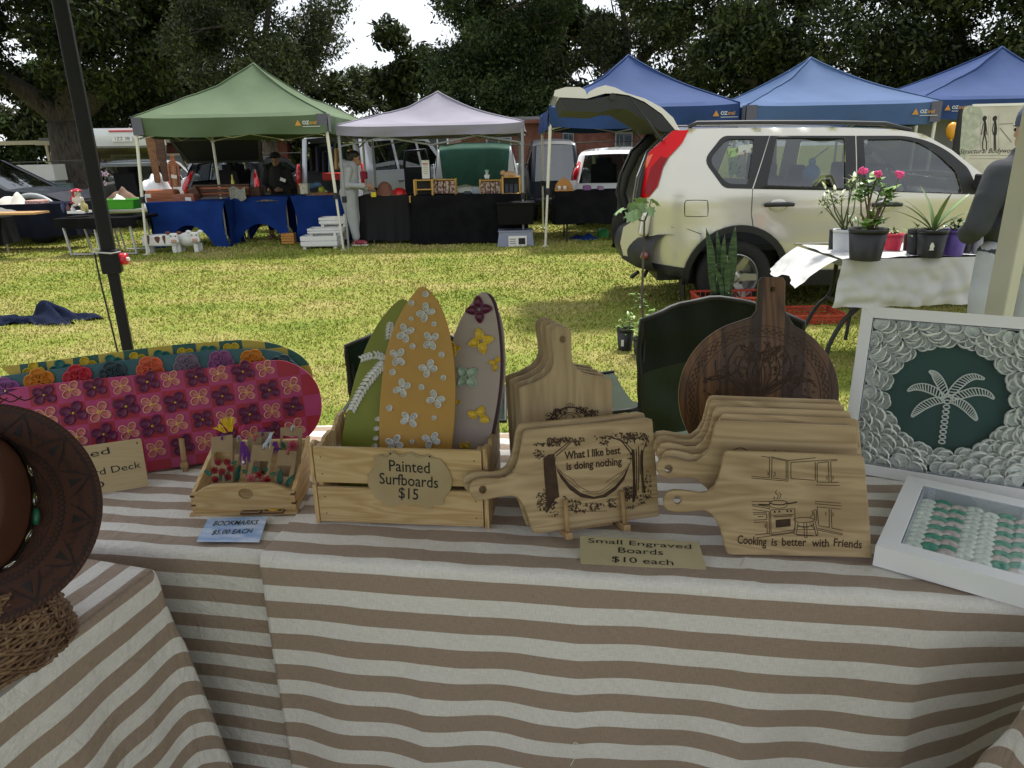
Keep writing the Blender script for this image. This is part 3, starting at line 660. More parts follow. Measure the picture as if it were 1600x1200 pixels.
# people mover, rear open with clothes inside
t, yf = car('silver people mover with its back open and clothes hanging inside, behind the woman', 'van', (xat(513, 16.3), 16.3, 0), HD-.42, SILV, L=4.6, W=1.86, H=1.92, belt=1.1, r=.33,
    side=[(.06, .3)]+arch(.85, .33, .39, .3)+arch(3.7, .33, .39, .3)+[(4.55, .3), (4.6, .6), (4.5, .85), (4.2, 1.0), (3.75, 1.12), (2.95, 1.86), (2.6, 1.91), (.4, 1.92), (.12, 1.8), (.03, 1.2), (0, .55)],
    wins=[[(.35, 1.14), (.38, 1.74), (1.3, 1.78), (1.3, 1.14)], [(1.4, 1.14), (1.4, 1.78), (2.35, 1.78), (2.35, 1.14)], [(2.45, 1.14), (2.45, 1.78), (2.85, 1.76), (3.5, 1.14)]],
    top=[((0, .5), 'paint'), ((.03, .62), 'open'), ((.1, 1.82), 'paint'), ((.4, 1.93), 'paint'), ((2.6, 1.93), 'paint'), ((2.98, 1.85), 'glass'), ((3.78, 1.13), 'paint'), ((4.25, 1.0), 'paint'), ((4.52, .84), 'black'), ((4.62, .6), 'black'), ((4.56, .3), None)])
g = thing('tailgate', None, None); g.parent = t; m = MB(); m.grid(9, 4, lambda u, v: (.12-v*1.05, (2*u-1)*.78, 1.94+.16*v+.03*(1-(2*u-1)**2))); m.grid(9, 4, lambda u, v: (.12-v*1.05, (1-2*u)*.78, 1.90+.16*v)); m.build('panel', SILV, g, smooth=True)
m = MB(); m.tube([(.25, -.75, 1.74), (.25, .75, 1.74)], .015, 6); m.build('clothes_rail', CHROME, t)
cc = [(.75, .75, .75), (.45, .25, .12), (.02, .06, .04), (.55, .33, .15), (.15, .25, .35), (.02, .02, .03), (.03, .03, .06), (.02, .02, .02)]
for i, c in enumerate(cc):
    yy = -.6+.17*i; m = MB(); m.box((.25, yy, 1.40-.03*(i % 3)), (.30, .07, .55-.1*(i % 2)), taper=.7); tag(m.build('garment', M('garment%d' % i, c, .9), Mx=t.matrix_basis.copy(), bevel=.02), '%s hanging in the open back of the silver van' % ['white shirt', 'tan jacket', 'dark green top', 'orange scarf', 'pale blue sleeve', 'black coat', 'navy coat', 'black dress'][i], 'garment', 'clothes hanging in the silver van')
for s in (-1, 1): taillight(t, [(.0, s*.86, .75), (.0, s*.88, .95), (.02, s*.87, 1.1), (.03, s*.86, 1.3)])
# white wagon under a green cloth
wx = xat(742, 15.6)
t, yf = car('white wagon with a green cloth over its back window, behind the lilac gazebo', 'car', (wx, 15.6, 0), HD+.02, WPAINT, L=4.4, W=1.84, H=1.62, belt=1.05, r=.34, top=[((0, .5), 'paint'), ((.05, .95), 'glass'), ((.25, 1.5), 'paint'), ((.5, 1.60), 'paint'), ((1.3, 1.64), 'paint'), ((2.3, 1.63), 'paint'), ((2.5, 1.58), 'glass'), ((3.35, 1.06), 'paint'), ((4.05, .98), 'paint'), ((4.35, .8), 'black'), ((4.42, .5), 'black'), ((4.36, .3), None)],
    side=[(.06, .3)]+arch(.8, .34, .4, .3)+arch(3.55, .34, .4, .3)+[(4.35, .3), (4.4, .55), (4.3, .8), (4.0, .95), (3.35, 1.05), (2.5, 1.56), (2.2, 1.61), (.55, 1.6), (.25, 1.5), (.05, 1.0), (0, .55)],
    wins=[[(.4, 1.09), (.5, 1.47), (1.3, 1.5), (1.3, 1.09)], [(1.4, 1.09), (1.4, 1.5), (2.3, 1.48), (2.95, 1.09)]])
m = MB()
def gcl(u, v):
    x = (u-.5)*1.5; sag = .05*abs(math.sin(u*9)); z = 1.72-v*.86; y = -.10-.28*v+.02*math.sin(u*23+v*3)
    return (x*(1-.12*v), (.15 if v < .12 else y+.05), min(1.67, z)-sag*(v > .9)-.04*abs(2*u-1)**3*(v < .2))
m.grid(34, 14, gcl); GRC = M('green_cloth', (.012, .062, .040), .8, col2=(.02, .09, .06), scale=3, bump=.3)
tag(m.build('cloth', GRC, smooth=True, Mx=Matrix.Translation((wx, 15.6, 0))), 'dark green cloth pinned across the back of the white wagon', 'cloth')
m = MB(); m.box((-1.18, -.0, .85), (.55, .06, .75)); fr = MB(); fr.tube([(-.93, 0, 1.2), (-1.0, 0, 1.55), (-1.4, 0, 1.52), (-1.45, 0, 1.2)], .03, 6)
d_ = thing('open_door', 'navy car door standing open beside the green cloth', 'car door', (wx, 15.3, 0)); m.build('panel', NAVY, d_, bevel=.03); fr.build('window_frame', NAVY, d_, smooth=True)
m = MB(); m.box((-1.18, 0, .25), (.4, .05, .5)); m.build('sill', NAVY, d_)
t, yf = car('dark navy van in the shade between the lilac and blue gazebos', 'van', (xat(868, 15.6), 15.6, 0), HD+.0, NAVY, L=4.6, W=1.2, H=1.68, belt=1.1, r=.33)
t, yf = car('small white hatchback with red tail lamp, between blue gazebo pole and pale wagon', 'car', (xat(955, 14.2), 14.2, 0), HD-.28, WPAINT, W=1.68, H=1.47, L=3.9, wgl=CGL)
for s in (-1, 1): taillight(t, [(.03, s*.70, .82), (.04, s*.73, .92), (.12, s*.71, 1.05), (.28, s*.66, 1.25)])
m = MB(); m.tube([(1.2, 0, 1.48), (1.0, 0, 1.95)], .008, 5); m.build('aerial', DARK, t)
plate(t, -.055, 0, .70)
# ---------------- gazebos ----------------
POLE_W = M('pole_cream', (.62, .60, .52), .4); POLE_G = M('pole_grey', (.28, .29, .30), .4, .3); POLE_B = M('pole_black', (.018, .019, .021), .42); PATCH = M('patch_grey', (.10, .10, .13), .8)
GOLD = M('logo_gold', (.50, .23, .03), .6); LOGOW = M('logo_white', (.55, .55, .55), .5); FRM = M('frame_steel', (.42, .42, .42), .4, .5)
def fabric(name, c, c2): return M(name, c, .8, col2=c2, scale=1.2, bump=.55, bscale=4, spec=.2)
def tent(label, Yf, pl, pr, eav_y, val_h, peak, fab, pole, dep=3.0, feet=None, logo=None, patch=True, under=None, back=True, group='gazebos across the lawn', side_logo=None):
    a = PY(pl[0], pl[1], Yf); b = PY(pr[0], pr[1], Yf); W = b.x-a.x; cx = (a.x+b.x)/2; zE = (a.z+b.z)/2; pk = PY(peak[0], peak[1], Yf+dep/2); zP = pk.z
    t = thing('gazebo', label, 'gazebo', (cx, Yf+dep/2, 0), group=group); hw = W/2; hd = dep/2
    def top(u, v):
        x, y = 2*u-1, 2*v-1; r = max(abs(x), abs(y)); mn = min(abs(x), abs(y)); hip = (mn/r if r > 1e-6 else 1)
        z = zE+(zP-zE)*(1-r)-.17*math.sin(PI*r**.8)*(1.05-.6*hip**3)+.02*noise1(x*3+y*2, hw)*(1-r)*r*3-.03*(r > .98)*(1-hip**6)
        px_ = (pk.x-cx)*(1-r)
        return (x*hw+px_, y*hd, z)
    m = MB(); m.tgrid(37, 37, top); m.build('canopy', fab, t, smooth=True).modifiers.new('e', 'EDGE_SPLIT').split_angle = rad(14)
    for s in ((0, 0), (1, 0), (0, 1), (1, 1)): m = MB(); m.tube([Vector(top(s[0]+(.5-s[0])*k/18, s[1]+(.5-s[1])*k/18))+Vector((0, 0, .004)) for k in range(19)], .012, 5); m.build('seam', fab, t, smooth=True)
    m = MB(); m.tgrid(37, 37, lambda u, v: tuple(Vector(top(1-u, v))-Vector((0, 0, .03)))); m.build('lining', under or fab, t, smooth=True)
    m = MB()
    for sx, sy, L, ax in ((0, -1, W, 0), (0, 1, W, 0), (-1, 0, dep, 1), (1, 0, dep, 1)):
        def V(u, v, sx=sx, sy=sy, ax=ax):
            q = 2*u-1; wv = .02*noise1(q*5+sx*2+sy, cx)*v+.012*math.sin(q*9+v*4+cx)*v; z = zE-.0-val_h*v*(1-.05*math.sin(q*PI*1.5))-.03*(1-q**6)
            return (q*hw, sy*(hd+.006+wv), z) if ax == 0 else (sx*(hw+.006+wv), q*hd, z)
        m.grid(28, 5, V)
    m.build('valance', fab, t, smooth=True)
    if patch:
        for sx in (-1, 1):
            m = MB(); m.grid(3, 4, lambda u, v: (sx*(hw+.012-.16*u), -hd-.022, zE-val_h*v*.97-.005)); m.grid(3, 4, lambda u, v: (sx*(hw+.022), -hd+.16*u, zE-val_h*v*.97-.005)); m.build('corner_patch', PATCH, t)
    feet = feet or {}
    for sx in (-1, 1):
        for sy in (-1, 1):
            f = Vector((sx*(hw-.04), sy*(hd-.04), -.02))
            if (sx, sy) in feet: q = G(*feet[(sx, sy)]); f = Vector((q.x-cx, q.y-Yf-hd, -.02))
            tp = Vector((sx*(hw-.03), sy*(hd-.03), zE-.02)); mid = f.lerp(tp, .42)
            m = MB(); m.tube([f, mid], .019, 8); m.tube([mid, tp], .025, 8); m.box(f+Vector((0, 0, .025)), (.10, .10, .012)); p = m.build('pole', pole, t, smooth=False)
            m = MB(); m.box(mid, (.065, .065, .10)); m.box(mid+Vector((0, -.04, .0)), (.03, .03, .04)); m.build('height_lock', BLKP, p)
    m = MB()
    for sx, sy in ((0, -1), (0, 1), (-1, 0), (1, 0)):
        for k in range(2):
            q0, q1 = -1+k, k
            for z1, z2 in ((zE-.32, zE-.06), (zE-.06, zE-.32)):
                A = (q0*hw, sy*(hd-.06), z1) if sy else (sx*(hw-.06), q0*hd, z1); B = (q1*hw, sy*(hd-.06), z2) if sy else (sx*(hw-.06), q1*hd, z2)
                m.tube([A, B], .013, 5)
    for sx in (-1, 1):
        m.tube([(sx*hw*.97, 0, zE-.1), (0, 0, zE+.15)], .013, 5); m.tube([(0, sx*hd*.97, zE-.1), (0, 0, zE+.15)], .013, 5)
    m.tube([(0, 0, zE+.0), (pk.x-cx, 0, zP-.06)], .02, 6)
    m.build('roof_truss', pole if pole is not POLE_W else FRM, t, stuff=True)
    if logo:
        R = Matrix(((1, 0, 0, 0), (0, 0, -1, 0), (0, 1, 0, 0), (0, 0, 0, 1))); lx = logo-cx; lz = zE-val_h*.50
        text('OZ', .07, LOGOW, t, 'logo', Mx=Matrix.Translation((lx, -hd-.06, lz)) @ R, bold=.03, z=0); text('trail', .07, GOLD, t, 'logo', Mx=Matrix.Translation((lx+.115, -hd-.06, lz)) @ R, bold=.02, z=0)
        m = MB(); m.poly([(lx-.17, lz-.04), (lx-.07, lz-.04), (lx-.12, lz+.045)]); m.v = [(x, -hd-.06, y) for x, y, z in m.v]; m.build('logo', GOLD, t)
        m = MB(); m.poly([(lx-.05, lz-.058), (lx+.22, lz-.058), (lx+.22, lz-.050), (lx-.05, lz-.050)]); m.v = [(x, -hd-.06, y) for x, y, z in m.v]; m.build('logo', LOGOW, t)
    return t
GRN = fabric('gazebo_green', (.075, .110, .062), (.092, .132, .075)); LIL = fabric('gazebo_lilac', (.20, .19, .235), (.24, .23, .28)); BLU = fabric('gazebo_blue', (.022, .048, .135), (.028, .058, .165)); BLU2 = fabric('gazebo_light_blue', (.052, .094, .195), (.066, .115, .23))
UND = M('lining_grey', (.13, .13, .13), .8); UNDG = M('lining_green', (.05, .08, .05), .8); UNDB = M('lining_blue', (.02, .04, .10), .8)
xx = lambda p, Y: PY(p, 200, Y).x
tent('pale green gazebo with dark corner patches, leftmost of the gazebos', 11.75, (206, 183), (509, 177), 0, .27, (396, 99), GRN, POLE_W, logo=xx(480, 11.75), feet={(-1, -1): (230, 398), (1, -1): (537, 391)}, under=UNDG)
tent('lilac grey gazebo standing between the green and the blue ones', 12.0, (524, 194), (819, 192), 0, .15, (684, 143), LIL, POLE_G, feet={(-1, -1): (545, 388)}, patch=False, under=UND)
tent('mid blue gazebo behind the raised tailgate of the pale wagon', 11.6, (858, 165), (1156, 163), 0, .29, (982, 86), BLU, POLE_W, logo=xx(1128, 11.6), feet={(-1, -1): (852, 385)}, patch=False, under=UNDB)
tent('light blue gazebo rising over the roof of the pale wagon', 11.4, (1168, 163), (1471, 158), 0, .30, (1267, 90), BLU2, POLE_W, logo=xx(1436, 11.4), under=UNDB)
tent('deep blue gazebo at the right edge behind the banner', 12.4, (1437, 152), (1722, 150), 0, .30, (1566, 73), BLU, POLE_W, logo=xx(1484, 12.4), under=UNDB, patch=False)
# grey tarp wall inside the light blue gazebo
a = PY(1360, 190, 13.6); b = PY(1500, 190, 13.6); TARP = M('grey_tarp', (.20, .21, .26), .5, bump=.4, scale=3)
m = MB(); m.grid(40, 14, lambda u, v: (a.x+(b.x-a.x)*u, 13.6+.10*math.sin(u*17+v*2)*v, 2.15-2.1*v-.12*math.sin(PI*u)*(1-v)))
tag(m.build('tarp_wall', TARP, smooth=True), 'grey tarpaulin wall hanging at the back of the light blue gazebo', 'tarpaulin')
# ---------------- banner ----------------
def banner():
    Y = 9.6; p = Pl(PY(1545, 330, Y), yaw=-4, lean=0); p.o.z = 0
    t = thing('banner', 'tall roll-up banner reading Structural Bodyworks with two body figures', 'banner', Mx=p.M())
    q = p.uvs([(1497, 310), (1581, 315), (1591, 163), (1505, 164)]); z0 = .12; x0 = q[0][0]; x1 = q[1][0]; zt = q[2][1]
    BN = M('banner_print', (.42, .40, .34), .6, col2=(.55, .52, .44), scale=3, lo=.3, hi=.6); BN2 = M('banner_green', (.30, .33, .25), .6, col2=(.45, .46, .37), scale=14); INK = M('ink', (.012, .012, .012), .6)
    m = MB(); m.box(((x0+x1)/2, (zt+z0)/2, 0), (x1-x0, zt-z0, .008)); m.build('sheet', BN, t)
    m = MB(); m.box(((x0+x1)/2, zt, 0), (x1-x0+.03, .03, .03)); m.build('top_rail', WHITE, t)
    m = MB(); m.box(((x0+x1)/2, .06, 0), (x1-x0+.08, .12, .2)); m.build('base', FRM, t)
    sw = smooth_poly(p.uvs([(1507, 168), (1530, 168), (1536, 190), (1522, 205), (1532, 222), (1516, 235), (1500, 250), (1502, 200)]), 5); m = MB(); m.poly(sw, .006); m.build('swirl_print', BN2, t)
    cx, cz = p.uv(1545, 236); text('Structural Bodyworks', .083, INK, t, x=cx, y=cz, z=.008, shear=.2, sx=1.0)
    m = MB()
    for k in range(2): 
        a_ = p.uv(1515, 243+5*k); b_ = p.uv(1577, 243+5*k); m.ribbon([a_, b_], .005, .007)
    m.build('small_print', M('ink_soft', (.22, .21, .18), .7), t)
    for (hx, side) in ((1538, 0), (1554, 1)):
        m = MB(); P_ = lambda x, y: p.uv(hx+x, y); hc = P_(0, 185); m.poly(circle(hc[0], hc[1], .028, 12, .032), .007)
        for q_, w_ in (([(0, 188), (1, 195), (0, 207), (0, 213)], .028), ([(-2, 193), (-4, 203), (-5 if not side else -2, 211)], .010), ([(2, 193), (3, 203), (4 if not side else 2, 211)], .010),
                       ([(-1, 213), (-3 if not side else -1, 222), (-3 if not side else -1, 233), (0 if not side else 1, 234)], .013), ([(1, 213), (3 if not side else 1, 222), (3 if not side else 1.5, 234)], .013), ([(-7, 181), (-7, 213), (-6, 234)], .002), ([(6, 180), (6, 234)], .002)):
            m.ribbon([P_(*z) for z in q_], w_, .0075)
        m.build('figure_print', INK, t)
    m = MB(); a_ = p.uv(1562, 200); b_ = p.uv(1580, 222); m.ribbon([a_, b_], .012, .0072); a_ = p.uv(1561, 194); b_ = p.uv(1583, 193); m.ribbon([a_, b_], .01, .0072); m.build('hook_print', M('ink_soft', (.2, .2, .2)), t)
banner()
m = MB(); q = PY(1494, 250, 9.9); m.box((q.x, 9.95, .95), (.07, .05, 1.9)); tag(m.build('black_post', BLKP), 'narrow black post beside the left edge of the banner', 'post')
q = PY(1488, 204, 12.2); m = MB(); m.ball((q.x, q.y, q.z), (.10, .08, .13), 14, 9); m.box((q.x, q.y, q.z-.14), (.03, .03, .04)); tag(m.build('lamp', M('orange_lamp', (.75, .34, .03), .4), smooth=True), 'small orange lantern hanging left of the banner', 'lantern')
# ---------------- stall tables ----------------
NAVYC = M('cloth_navy', (.008, .009, .017), .9, spec=.08, col2=(.012, .014, .024), scale=5); BLACKC = M('cloth_black', (.006, .006, .007), .9, spec=.08, col2=(.010, .010, .011), scale=6); BLUEC = M('cloth_blue', (.006, .026, .15), .8, spec=.15, col2=(.010, .040, .20), scale=3); CHAR = M('cloth_charcoal', (.014, .014, .015), .8, spec=.2, bump=.5, scale=12)
def cloth_table(label, clabel, x0, x1, yf, dep, h, mat, drop=.70, fold=.02, nf=9, legs=True, rz=0.0, seed=0, flare=.05, grp=None, leg=None):
    t = thing('trestle_table', label, 'table', ((x0+x1)/2, yf+dep/2, 0), rz, 'trestle tables of the far stalls'); W = x1-x0
    m = MB(); m.box((0, 0, h-.03), (W-.03, dep-.03, .045)); m.build('tabletop', GREYP, t)
    for s in (-1, 1):
        m = MB(); m.tube([(s*(W/2-.2), -dep/2+.06, 0), (s*(W/2-.2), -dep/2+.06, h-.05), (s*(W/2-.2), dep/2-.06, h-.05), (s*(W/2-.2), dep/2-.06, 0)], .014, 6); m.build('leg', leg or FRM, t)
    def C_(s, dr):
        """perimeter point s in 0..1 over left-front-right sides"""
        P_ = 2*dep+W; q = s*P_
        if q < dep: return (-W/2, dep/2-q, -1, 0)
        if q < dep+W: return (-W/2+q-dep, -dep/2, 0, -1)
        return (W/2, -dep/2+q-dep-W, 1, 0)
    n = 90
    m = MB(); m.box((0, 0, h+.003), (W+.004, dep+.004, .008))
    def F_(u, v):
        x, y, nx, ny = C_(u, 0); wv = fold*math.sin(u*nf*6.28+seed+.6*math.sin(u*31+seed))+fold*.5*math.sin(u*nf*15+seed*2); o_ = .004+flare*v*v*.6+max(-.2, wv)*v+.01*v
        e = 1.0+.02*math.sin(u*20+seed); return (x+nx*o_, y+ny*o_, h+.006-drop*v*e)
    m.grid(n, 9, lambda u, v: F_(1-u, v)); c = m.build('tablecloth', mat, smooth=True, auto=True); c.location = t.location; c.rotation_euler = t.rotation_euler
    tag(c, clabel, 'tablecloth', grp); return t
def xg(px, py): return G(px, py).x
HT = .75
def wood_w(*a): return a
# leftmost two tables
cloth_table('table with timber legs under a navy cloth at the far left edge', 'navy cloth with a pale bundle on it, over the far left table', -9.9, -7.55, 12.6, .75, .78, NAVYC, .55, seed=2)
cloth_table('low timber legged table before the navy cloth at the left edge', 'dark cloth on the low table at the left edge, pale timber showing on top', -9.7, -8.25, 11.5, .7, .62, BLACKC, .42, seed=5)
def folding_table():
    a = G(85, 398); x0, x1 = PY(82, 340, 11.7).x, PY(214, 340, 11.7).x; yf = 11.7; t = thing('folding_table', 'black topped folding table on square pale metal legs', 'table', (0, 0, 0)); h = PY(150, 345, yf).z+.02
    m = MB(); m.box(((x0+x1)/2, yf+.35, h), (x1-x0, .75, .05)); m.build('tabletop', BLACKC, t, bevel=.01)
    m = MB(); m.grid(30, 5, lambda u, v: (x0+(x1-x0)*u, yf-.03-.02*v*math.sin(u*17), h+.02-v*(.12+.05*math.sin(u*PI)))); m.build('skirt', BLACKC, t, smooth=True)
    for k, (lx, lw, dy) in enumerate(((x0+.15, .5, .02), (x0+.15, .5, .6), (x1-.62, .5, .02), (x1-.62, .5, .6))):
        if k in (1, 3): continue
        m = MB(); m.tube([(lx-.05, yf+.05, h-.05), (lx+.02, yf+.02, .03), (lx+lw, yf+.02, .03), (lx+lw-.05, yf+.05, h-.05)], .022, 6); m.build('leg', FRM, t); m = MB(); m.tube([(lx-.05, yf+.6, h-.05), (lx+.02, yf+.62, .03), (lx+lw, yf+.62, .03), (lx+lw-.05, yf+.6, h-.05)], .018, 6); m.build('leg', FRM, t)
folding_table()
# blue fitted cloth tables, arched openings at the front
def fitted(label, pl, pr, yf, h, rz=0.0, arch_h=.38, arch_w=.62, dep=.75):
    x0, x1 = PY(pl, 330, yf).x, PY(pr, 330, yf).x; W = x1-x0; t = thing('trestle_table', 'trestle table under the '+label.replace(' cloth', ''), 'table', ((x0+x1)/2, yf+dep/2, 0), rz, 'tables under blue fitted cloths')
    m = MB(); m.box((0, 0, h-.03), (W-.04, dep-.04, .04)); m.build('tabletop', GREYP, t)
    for s in (-1, 1):
        m = MB(); m.tube([(s*(W/2-.06), -dep/2+.05, 0), (s*(W/2-.06), -dep/2+.05, h-.05)], .014, 6); m.build('leg', FRM, t); m = MB(); m.tube([(s*(W/2-.06), dep/2-.05, 0), (s*(W/2-.06), dep/2-.05, h-.05)], .014, 6); m.build('leg', FRM, t)
    m = MB(); m.box((0, 0, h), (W, dep, .012))
    def side(u, v, hw, y, ax, sg):
        q = 2*u-1; low = arch_h*max(0, 1-(abs(q)/arch_w)**2.2) if abs(q) < arch_w else 0
        pinch = .07*math.sin(PI*v)*abs(q)**3; z = (h)*(1-v)+low*v; x = q*(hw-pinch); yy = y+(-.02*math.sin(PI*v))*sg*0
        return (x, sg*y, z) if ax == 0 else (sg*y, x, z)
    m.grid(40, 10, lambda u, v: side(1-u, v, W/2, dep/2+.002, 0, -1)); m.grid(40, 10, lambda u, v: side(u, v, W/2, dep/2+.002, 0, 1)); m.grid(24, 8, lambda u, v: side(u, v, dep/2, W/2+.002, 1, -1)); m.grid(24, 8, lambda u, v: side(1-u, v, dep/2, W/2+.002, 1, 1))
    c = m.build('tablecloth', BLUEC, smooth=False); c.location = t.location; c.rotation_euler = t.rotation_euler; tag(c, label, 'tablecloth', 'royal blue fitted tablecloths')
    for p_ in c.data.polygons: p_.use_smooth = True
YB = 12.9
fitted('royal blue fitted cloth on the left table of the green gazebo', 229, 352, 12.55, .77, rz=0)
fitted('royal blue fitted cloth with the widest arch, middle of the three', 356, 452, 13.0, .80, arch_h=.34, arch_w=.8)
fitted('royal blue fitted cloth partly behind the white crates', 456, 548, 12.95, .80, arch_h=.02)
cloth_table('table under the crumpled charcoal cloth beside the woman', 'crumpled charcoal plastic cloth over the small table right of the woman', PY(562, 330, 12.5).x, PY(640, 330, 12.5).x, 12.5, .8, .80, CHAR, .74, .03, 7, seed=3, flare=.15)
cloth_table('long table of the lilac gazebo stall', 'long black cloth reaching the grass, under the wooden display racks', PY(643, 330, 12.25).x, PY(822, 330, 12.25).x, 12.25, .8, .80, BLACKC, .79, .012, 6, seed=1, flare=.06)
cloth_table('narrow leg table left of the pale wagon', 'black cloth with short drop, beside the blue gazebo pole', PY(868, 330, 12.2).x, PY(985, 330, 12.2).x, 12.2, .8, .82, BLACKC, .52, .012, 5, seed=8, leg=BLKP)
# ---------------- goods on the far stalls ----------------
PINE = wood('pine_far', (.42, .26, .12), (.28, .14, .05), k=.6); CEDAR = wood('cedar', (.35, .12, .05), (.20, .06, .025), k=.5); DKW = wood('dark_timber', (.11, .05, .028), (.05, .022, .014), k=.5)
def pbox(name, label, cat, px0, py0, px1, py1, Y, dep, mat, group=None, bevel=.02, tilt=0.0, extra=None):
    """a box standing at distance Y that fills the traced rectangle"""
    a = PY(px0, py1, Y); b = PY(px1, py0, Y); w_ = b.x-a.x; h = b.z-a.z; m = MB(); m.box((0, dep/2, h/2), (w_, dep, h)); o = m.build(name, mat, bevel=bevel)
    o.location = ((a.x+b.x)/2, Y, a.z); o.rotation_euler = (0, tilt, 0); return tag(o, label, cat, group)
def at(px, py, Y): return PY(px, py, Y)
TAG = M('price_tag', (.7, .7, .68), .6)
def heap(name, label, cat, px, py, Y, w_, h, mat, seed=0, dep=.3, group=None, bot=None):
    p = at(px, py, Y); R = random.Random(seed); m = MB(); ph = [R.random()*6 for _ in range(4)]
    def f(u, v):
        x, y = 2*u-1, 2*v-1; r = min(1, math.hypot(x, y)); z = h*(1-r**2.4)*(.75+.35*math.sin(x*4+ph[0])*math.cos(y*3+ph[1]))+.16*h*math.sin(x*13+ph[2])*(1-r)
        k = 1 if r < 1 else 1/math.hypot(x, y); return (x*k*w_/2, y*k*dep/2, max(.002, z))
    m.grid(22, 14, f); m.poly([(w_/2*.9*math.cos(k), dep/2*.9*math.sin(k)) for k in [2*PI*i/14 for i in range(14)]], .001, flip=True)
    o = m.build(name, mat, smooth=True); o.location = p; return tag(o, label, cat, group)
heap('cloth_bundle', 'pale cream bundle of cloth heaped on the navy table at the left edge', 'cloth bundle', 22, 330, 12.8, .75, .30, M('calico', (.55, .52, .46), .9, bump=.4, scale=5), 1, .5)
pbox('tray', 'small pale tray of trinkets at the right end of the navy cloth', 'tray', 40, 313, 60, 328, 12.7, .3, M('floral', (.5, .4, .35), .7, col2=(.3, .1, .08), scale=30))
m = MB(); a_ = at(10, 334, 11.6); m.box((a_.x, 11.7, a_.z), (1.0, .4, .03)); tag(m.build('plank', PINE), 'pale timber plank on the low table at the left edge', 'plank')
# toys & bottles on the folding table
def plush(name, label, px, py, Y, s, col, hat=None, lying=False, group=None):
    p = at(px, py, Y); t = thing(name, label, 'soft toy', p, group=group); mt = M('plush_%d_%d' % (px, py), col, .95, bump=.4, scale=60)
    m = MB()
    if lying:
        m.ball((0, 0, s*.35), (s*.7, s*.35, s*.33)); m.ball((-s*.75, -.02, s*.5), (s*.32, s*.3, s*.3)); m.ball((s*.6, -s*.25, s*.15), (s*.3, s*.12, s*.13)); m.ball((-s*.35, -s*.3, s*.13), (s*.32, s*.12, s*.12)); m.ball((-s*.75, -s*.28, s*.42), (s*.12, s*.14, s*.1)); m.ball((-s*.6, -s*.1, s*.75), (s*.08, s*.05, s*.14))
    else:
        m.ball((0, 0, s*.4), (s*.36, s*.3, s*.42)); m.ball((0, -.02*s, s*.98), (s*.28, s*.26, s*.27))
        for q in (-1, 1): m.ball((q*s*.26, -.06, s*1.2), s*.09); m.ball((q*s*.38, -s*.12, s*.5), (s*.11, s*.12, s*.25)); m.ball((q*s*.22, -s*.34, s*.1), (s*.13, s*.25, s*.12))
    m.build('body', mt, t, smooth=True, remesh=max(.012, s*.05))
    if hat: m = MB(); m.lathe([(s*.34, 0), (s*.34, .02), (s*.2, .03), (s*.18, s*.2), (.01, s*.24)], 12, (0, 0, s*1.15) if not lying else (-s*.75, 0, s*.75)); m.build('hat', M('felt_%s' % label[:6], hat, .9), t, smooth=True)
    m = MB(); hz = s*1.0 if not lying else s*.55; hx = 0 if not lying else -s*.8
    for q in (-1, 1): m.ball((hx+q*s*.1, -s*.27, hz), s*.035, 6, 5)
    m.ball((hx, -s*.29, hz-s*.1), s*.05, 6, 5); m.build('face', DARK, t)
    return t
plush('soft_toy', 'red and white soft toy sitting on the folding table behind the black pole', 125, 322, 12.0, .20, (.55, .5, .45), (.5, .03, .06))
plush('soft_toy', 'smaller red hooded soft toy left of the black pole', 119, 318, 12.1, .16, (.5, .04, .05), (.45, .02, .05))
def bottle(label, px, py, Y, h, r, col, group=None, name='bottle', cat='bottle'):
    p = at(px, py, Y); m = MB(); m.lathe([(r*.95, 0), (r, .01), (r, h*.62), (r*.45, h*.78), (r*.4, h*.98), (r*.42, h)], 12); o = m.build(name, M('gl_%d%d%d' % tuple(int(c*99) for c in col), col, .25), smooth=True, auto=True); o.location = p; return tag(o, label, cat, group)
for px, h, c, l in ((101, .2, (.01, .02, .08), 'dark blue bottle at the left of the folding table'), (108, .15, (.08, .03, .02), 'small brown bottle on the folding table'), (133, .18, (.35, .3, .12), 'golden jar right against the black pole'), (115, .12, (.5, .5, .5), 'small white pot among bottles on the folding table')):
    bottle(l, px, 333 if px != 133 else 331, 11.95, h, .035 if px != 133 else .055, c)
pbox('card_stack', 'white sheets of paper lying flat on the folding table', 'paper', 105, 330, 130, 334, 11.85, .25, TAG, bevel=0)
# green tub, flowers, basket
GT = M('green_tub', (.05, .32, .02), .4)
def tub(name, label, px, py, Y, w_, d_, h, mat, cat='tub', taper=1.12, lidm=None, group=None):
    p = at(px, py, Y); t = thing(name, label, cat, p, group=group); m = MB(); T = .012
    m.box((0, -d_/2, h/2), (w_, T, h)); m.box((0, d_/2, h/2), (w_, T, h)); m.box((-w_/2, 0, h/2), (T, d_, h)); m.box((w_/2, 0, h/2), (T, d_, h)); m.box((0, 0, T/2), (w_, d_, T))
    m.v = [(x*(1+(taper-1)*z/h), y*(1+(taper-1)*z/h), z) for x, y, z in m.v]; m.build('shell', mat, t, bevel=.006)
    m = MB(); k = taper*1.03
    for s in (-1, 1): m.box((0, s*d_/2*k, h), (w_*k+.02, .025, .02)); m.box((s*w_/2*k, 0, h), (.025, d_*k, .02))
    m.build('rim', lidm or mat, t, bevel=.004); return t
tub('tub', 'bright green toy tub on the folding table right of the black pole', 196, 326, 12.2, .42, .3, .15, GT)
heap('paper_heap', 'crumpled pale paper on top of the green tub', 'paper', 186, 313, 12.2, .22, .09, TAG, 4, .2)
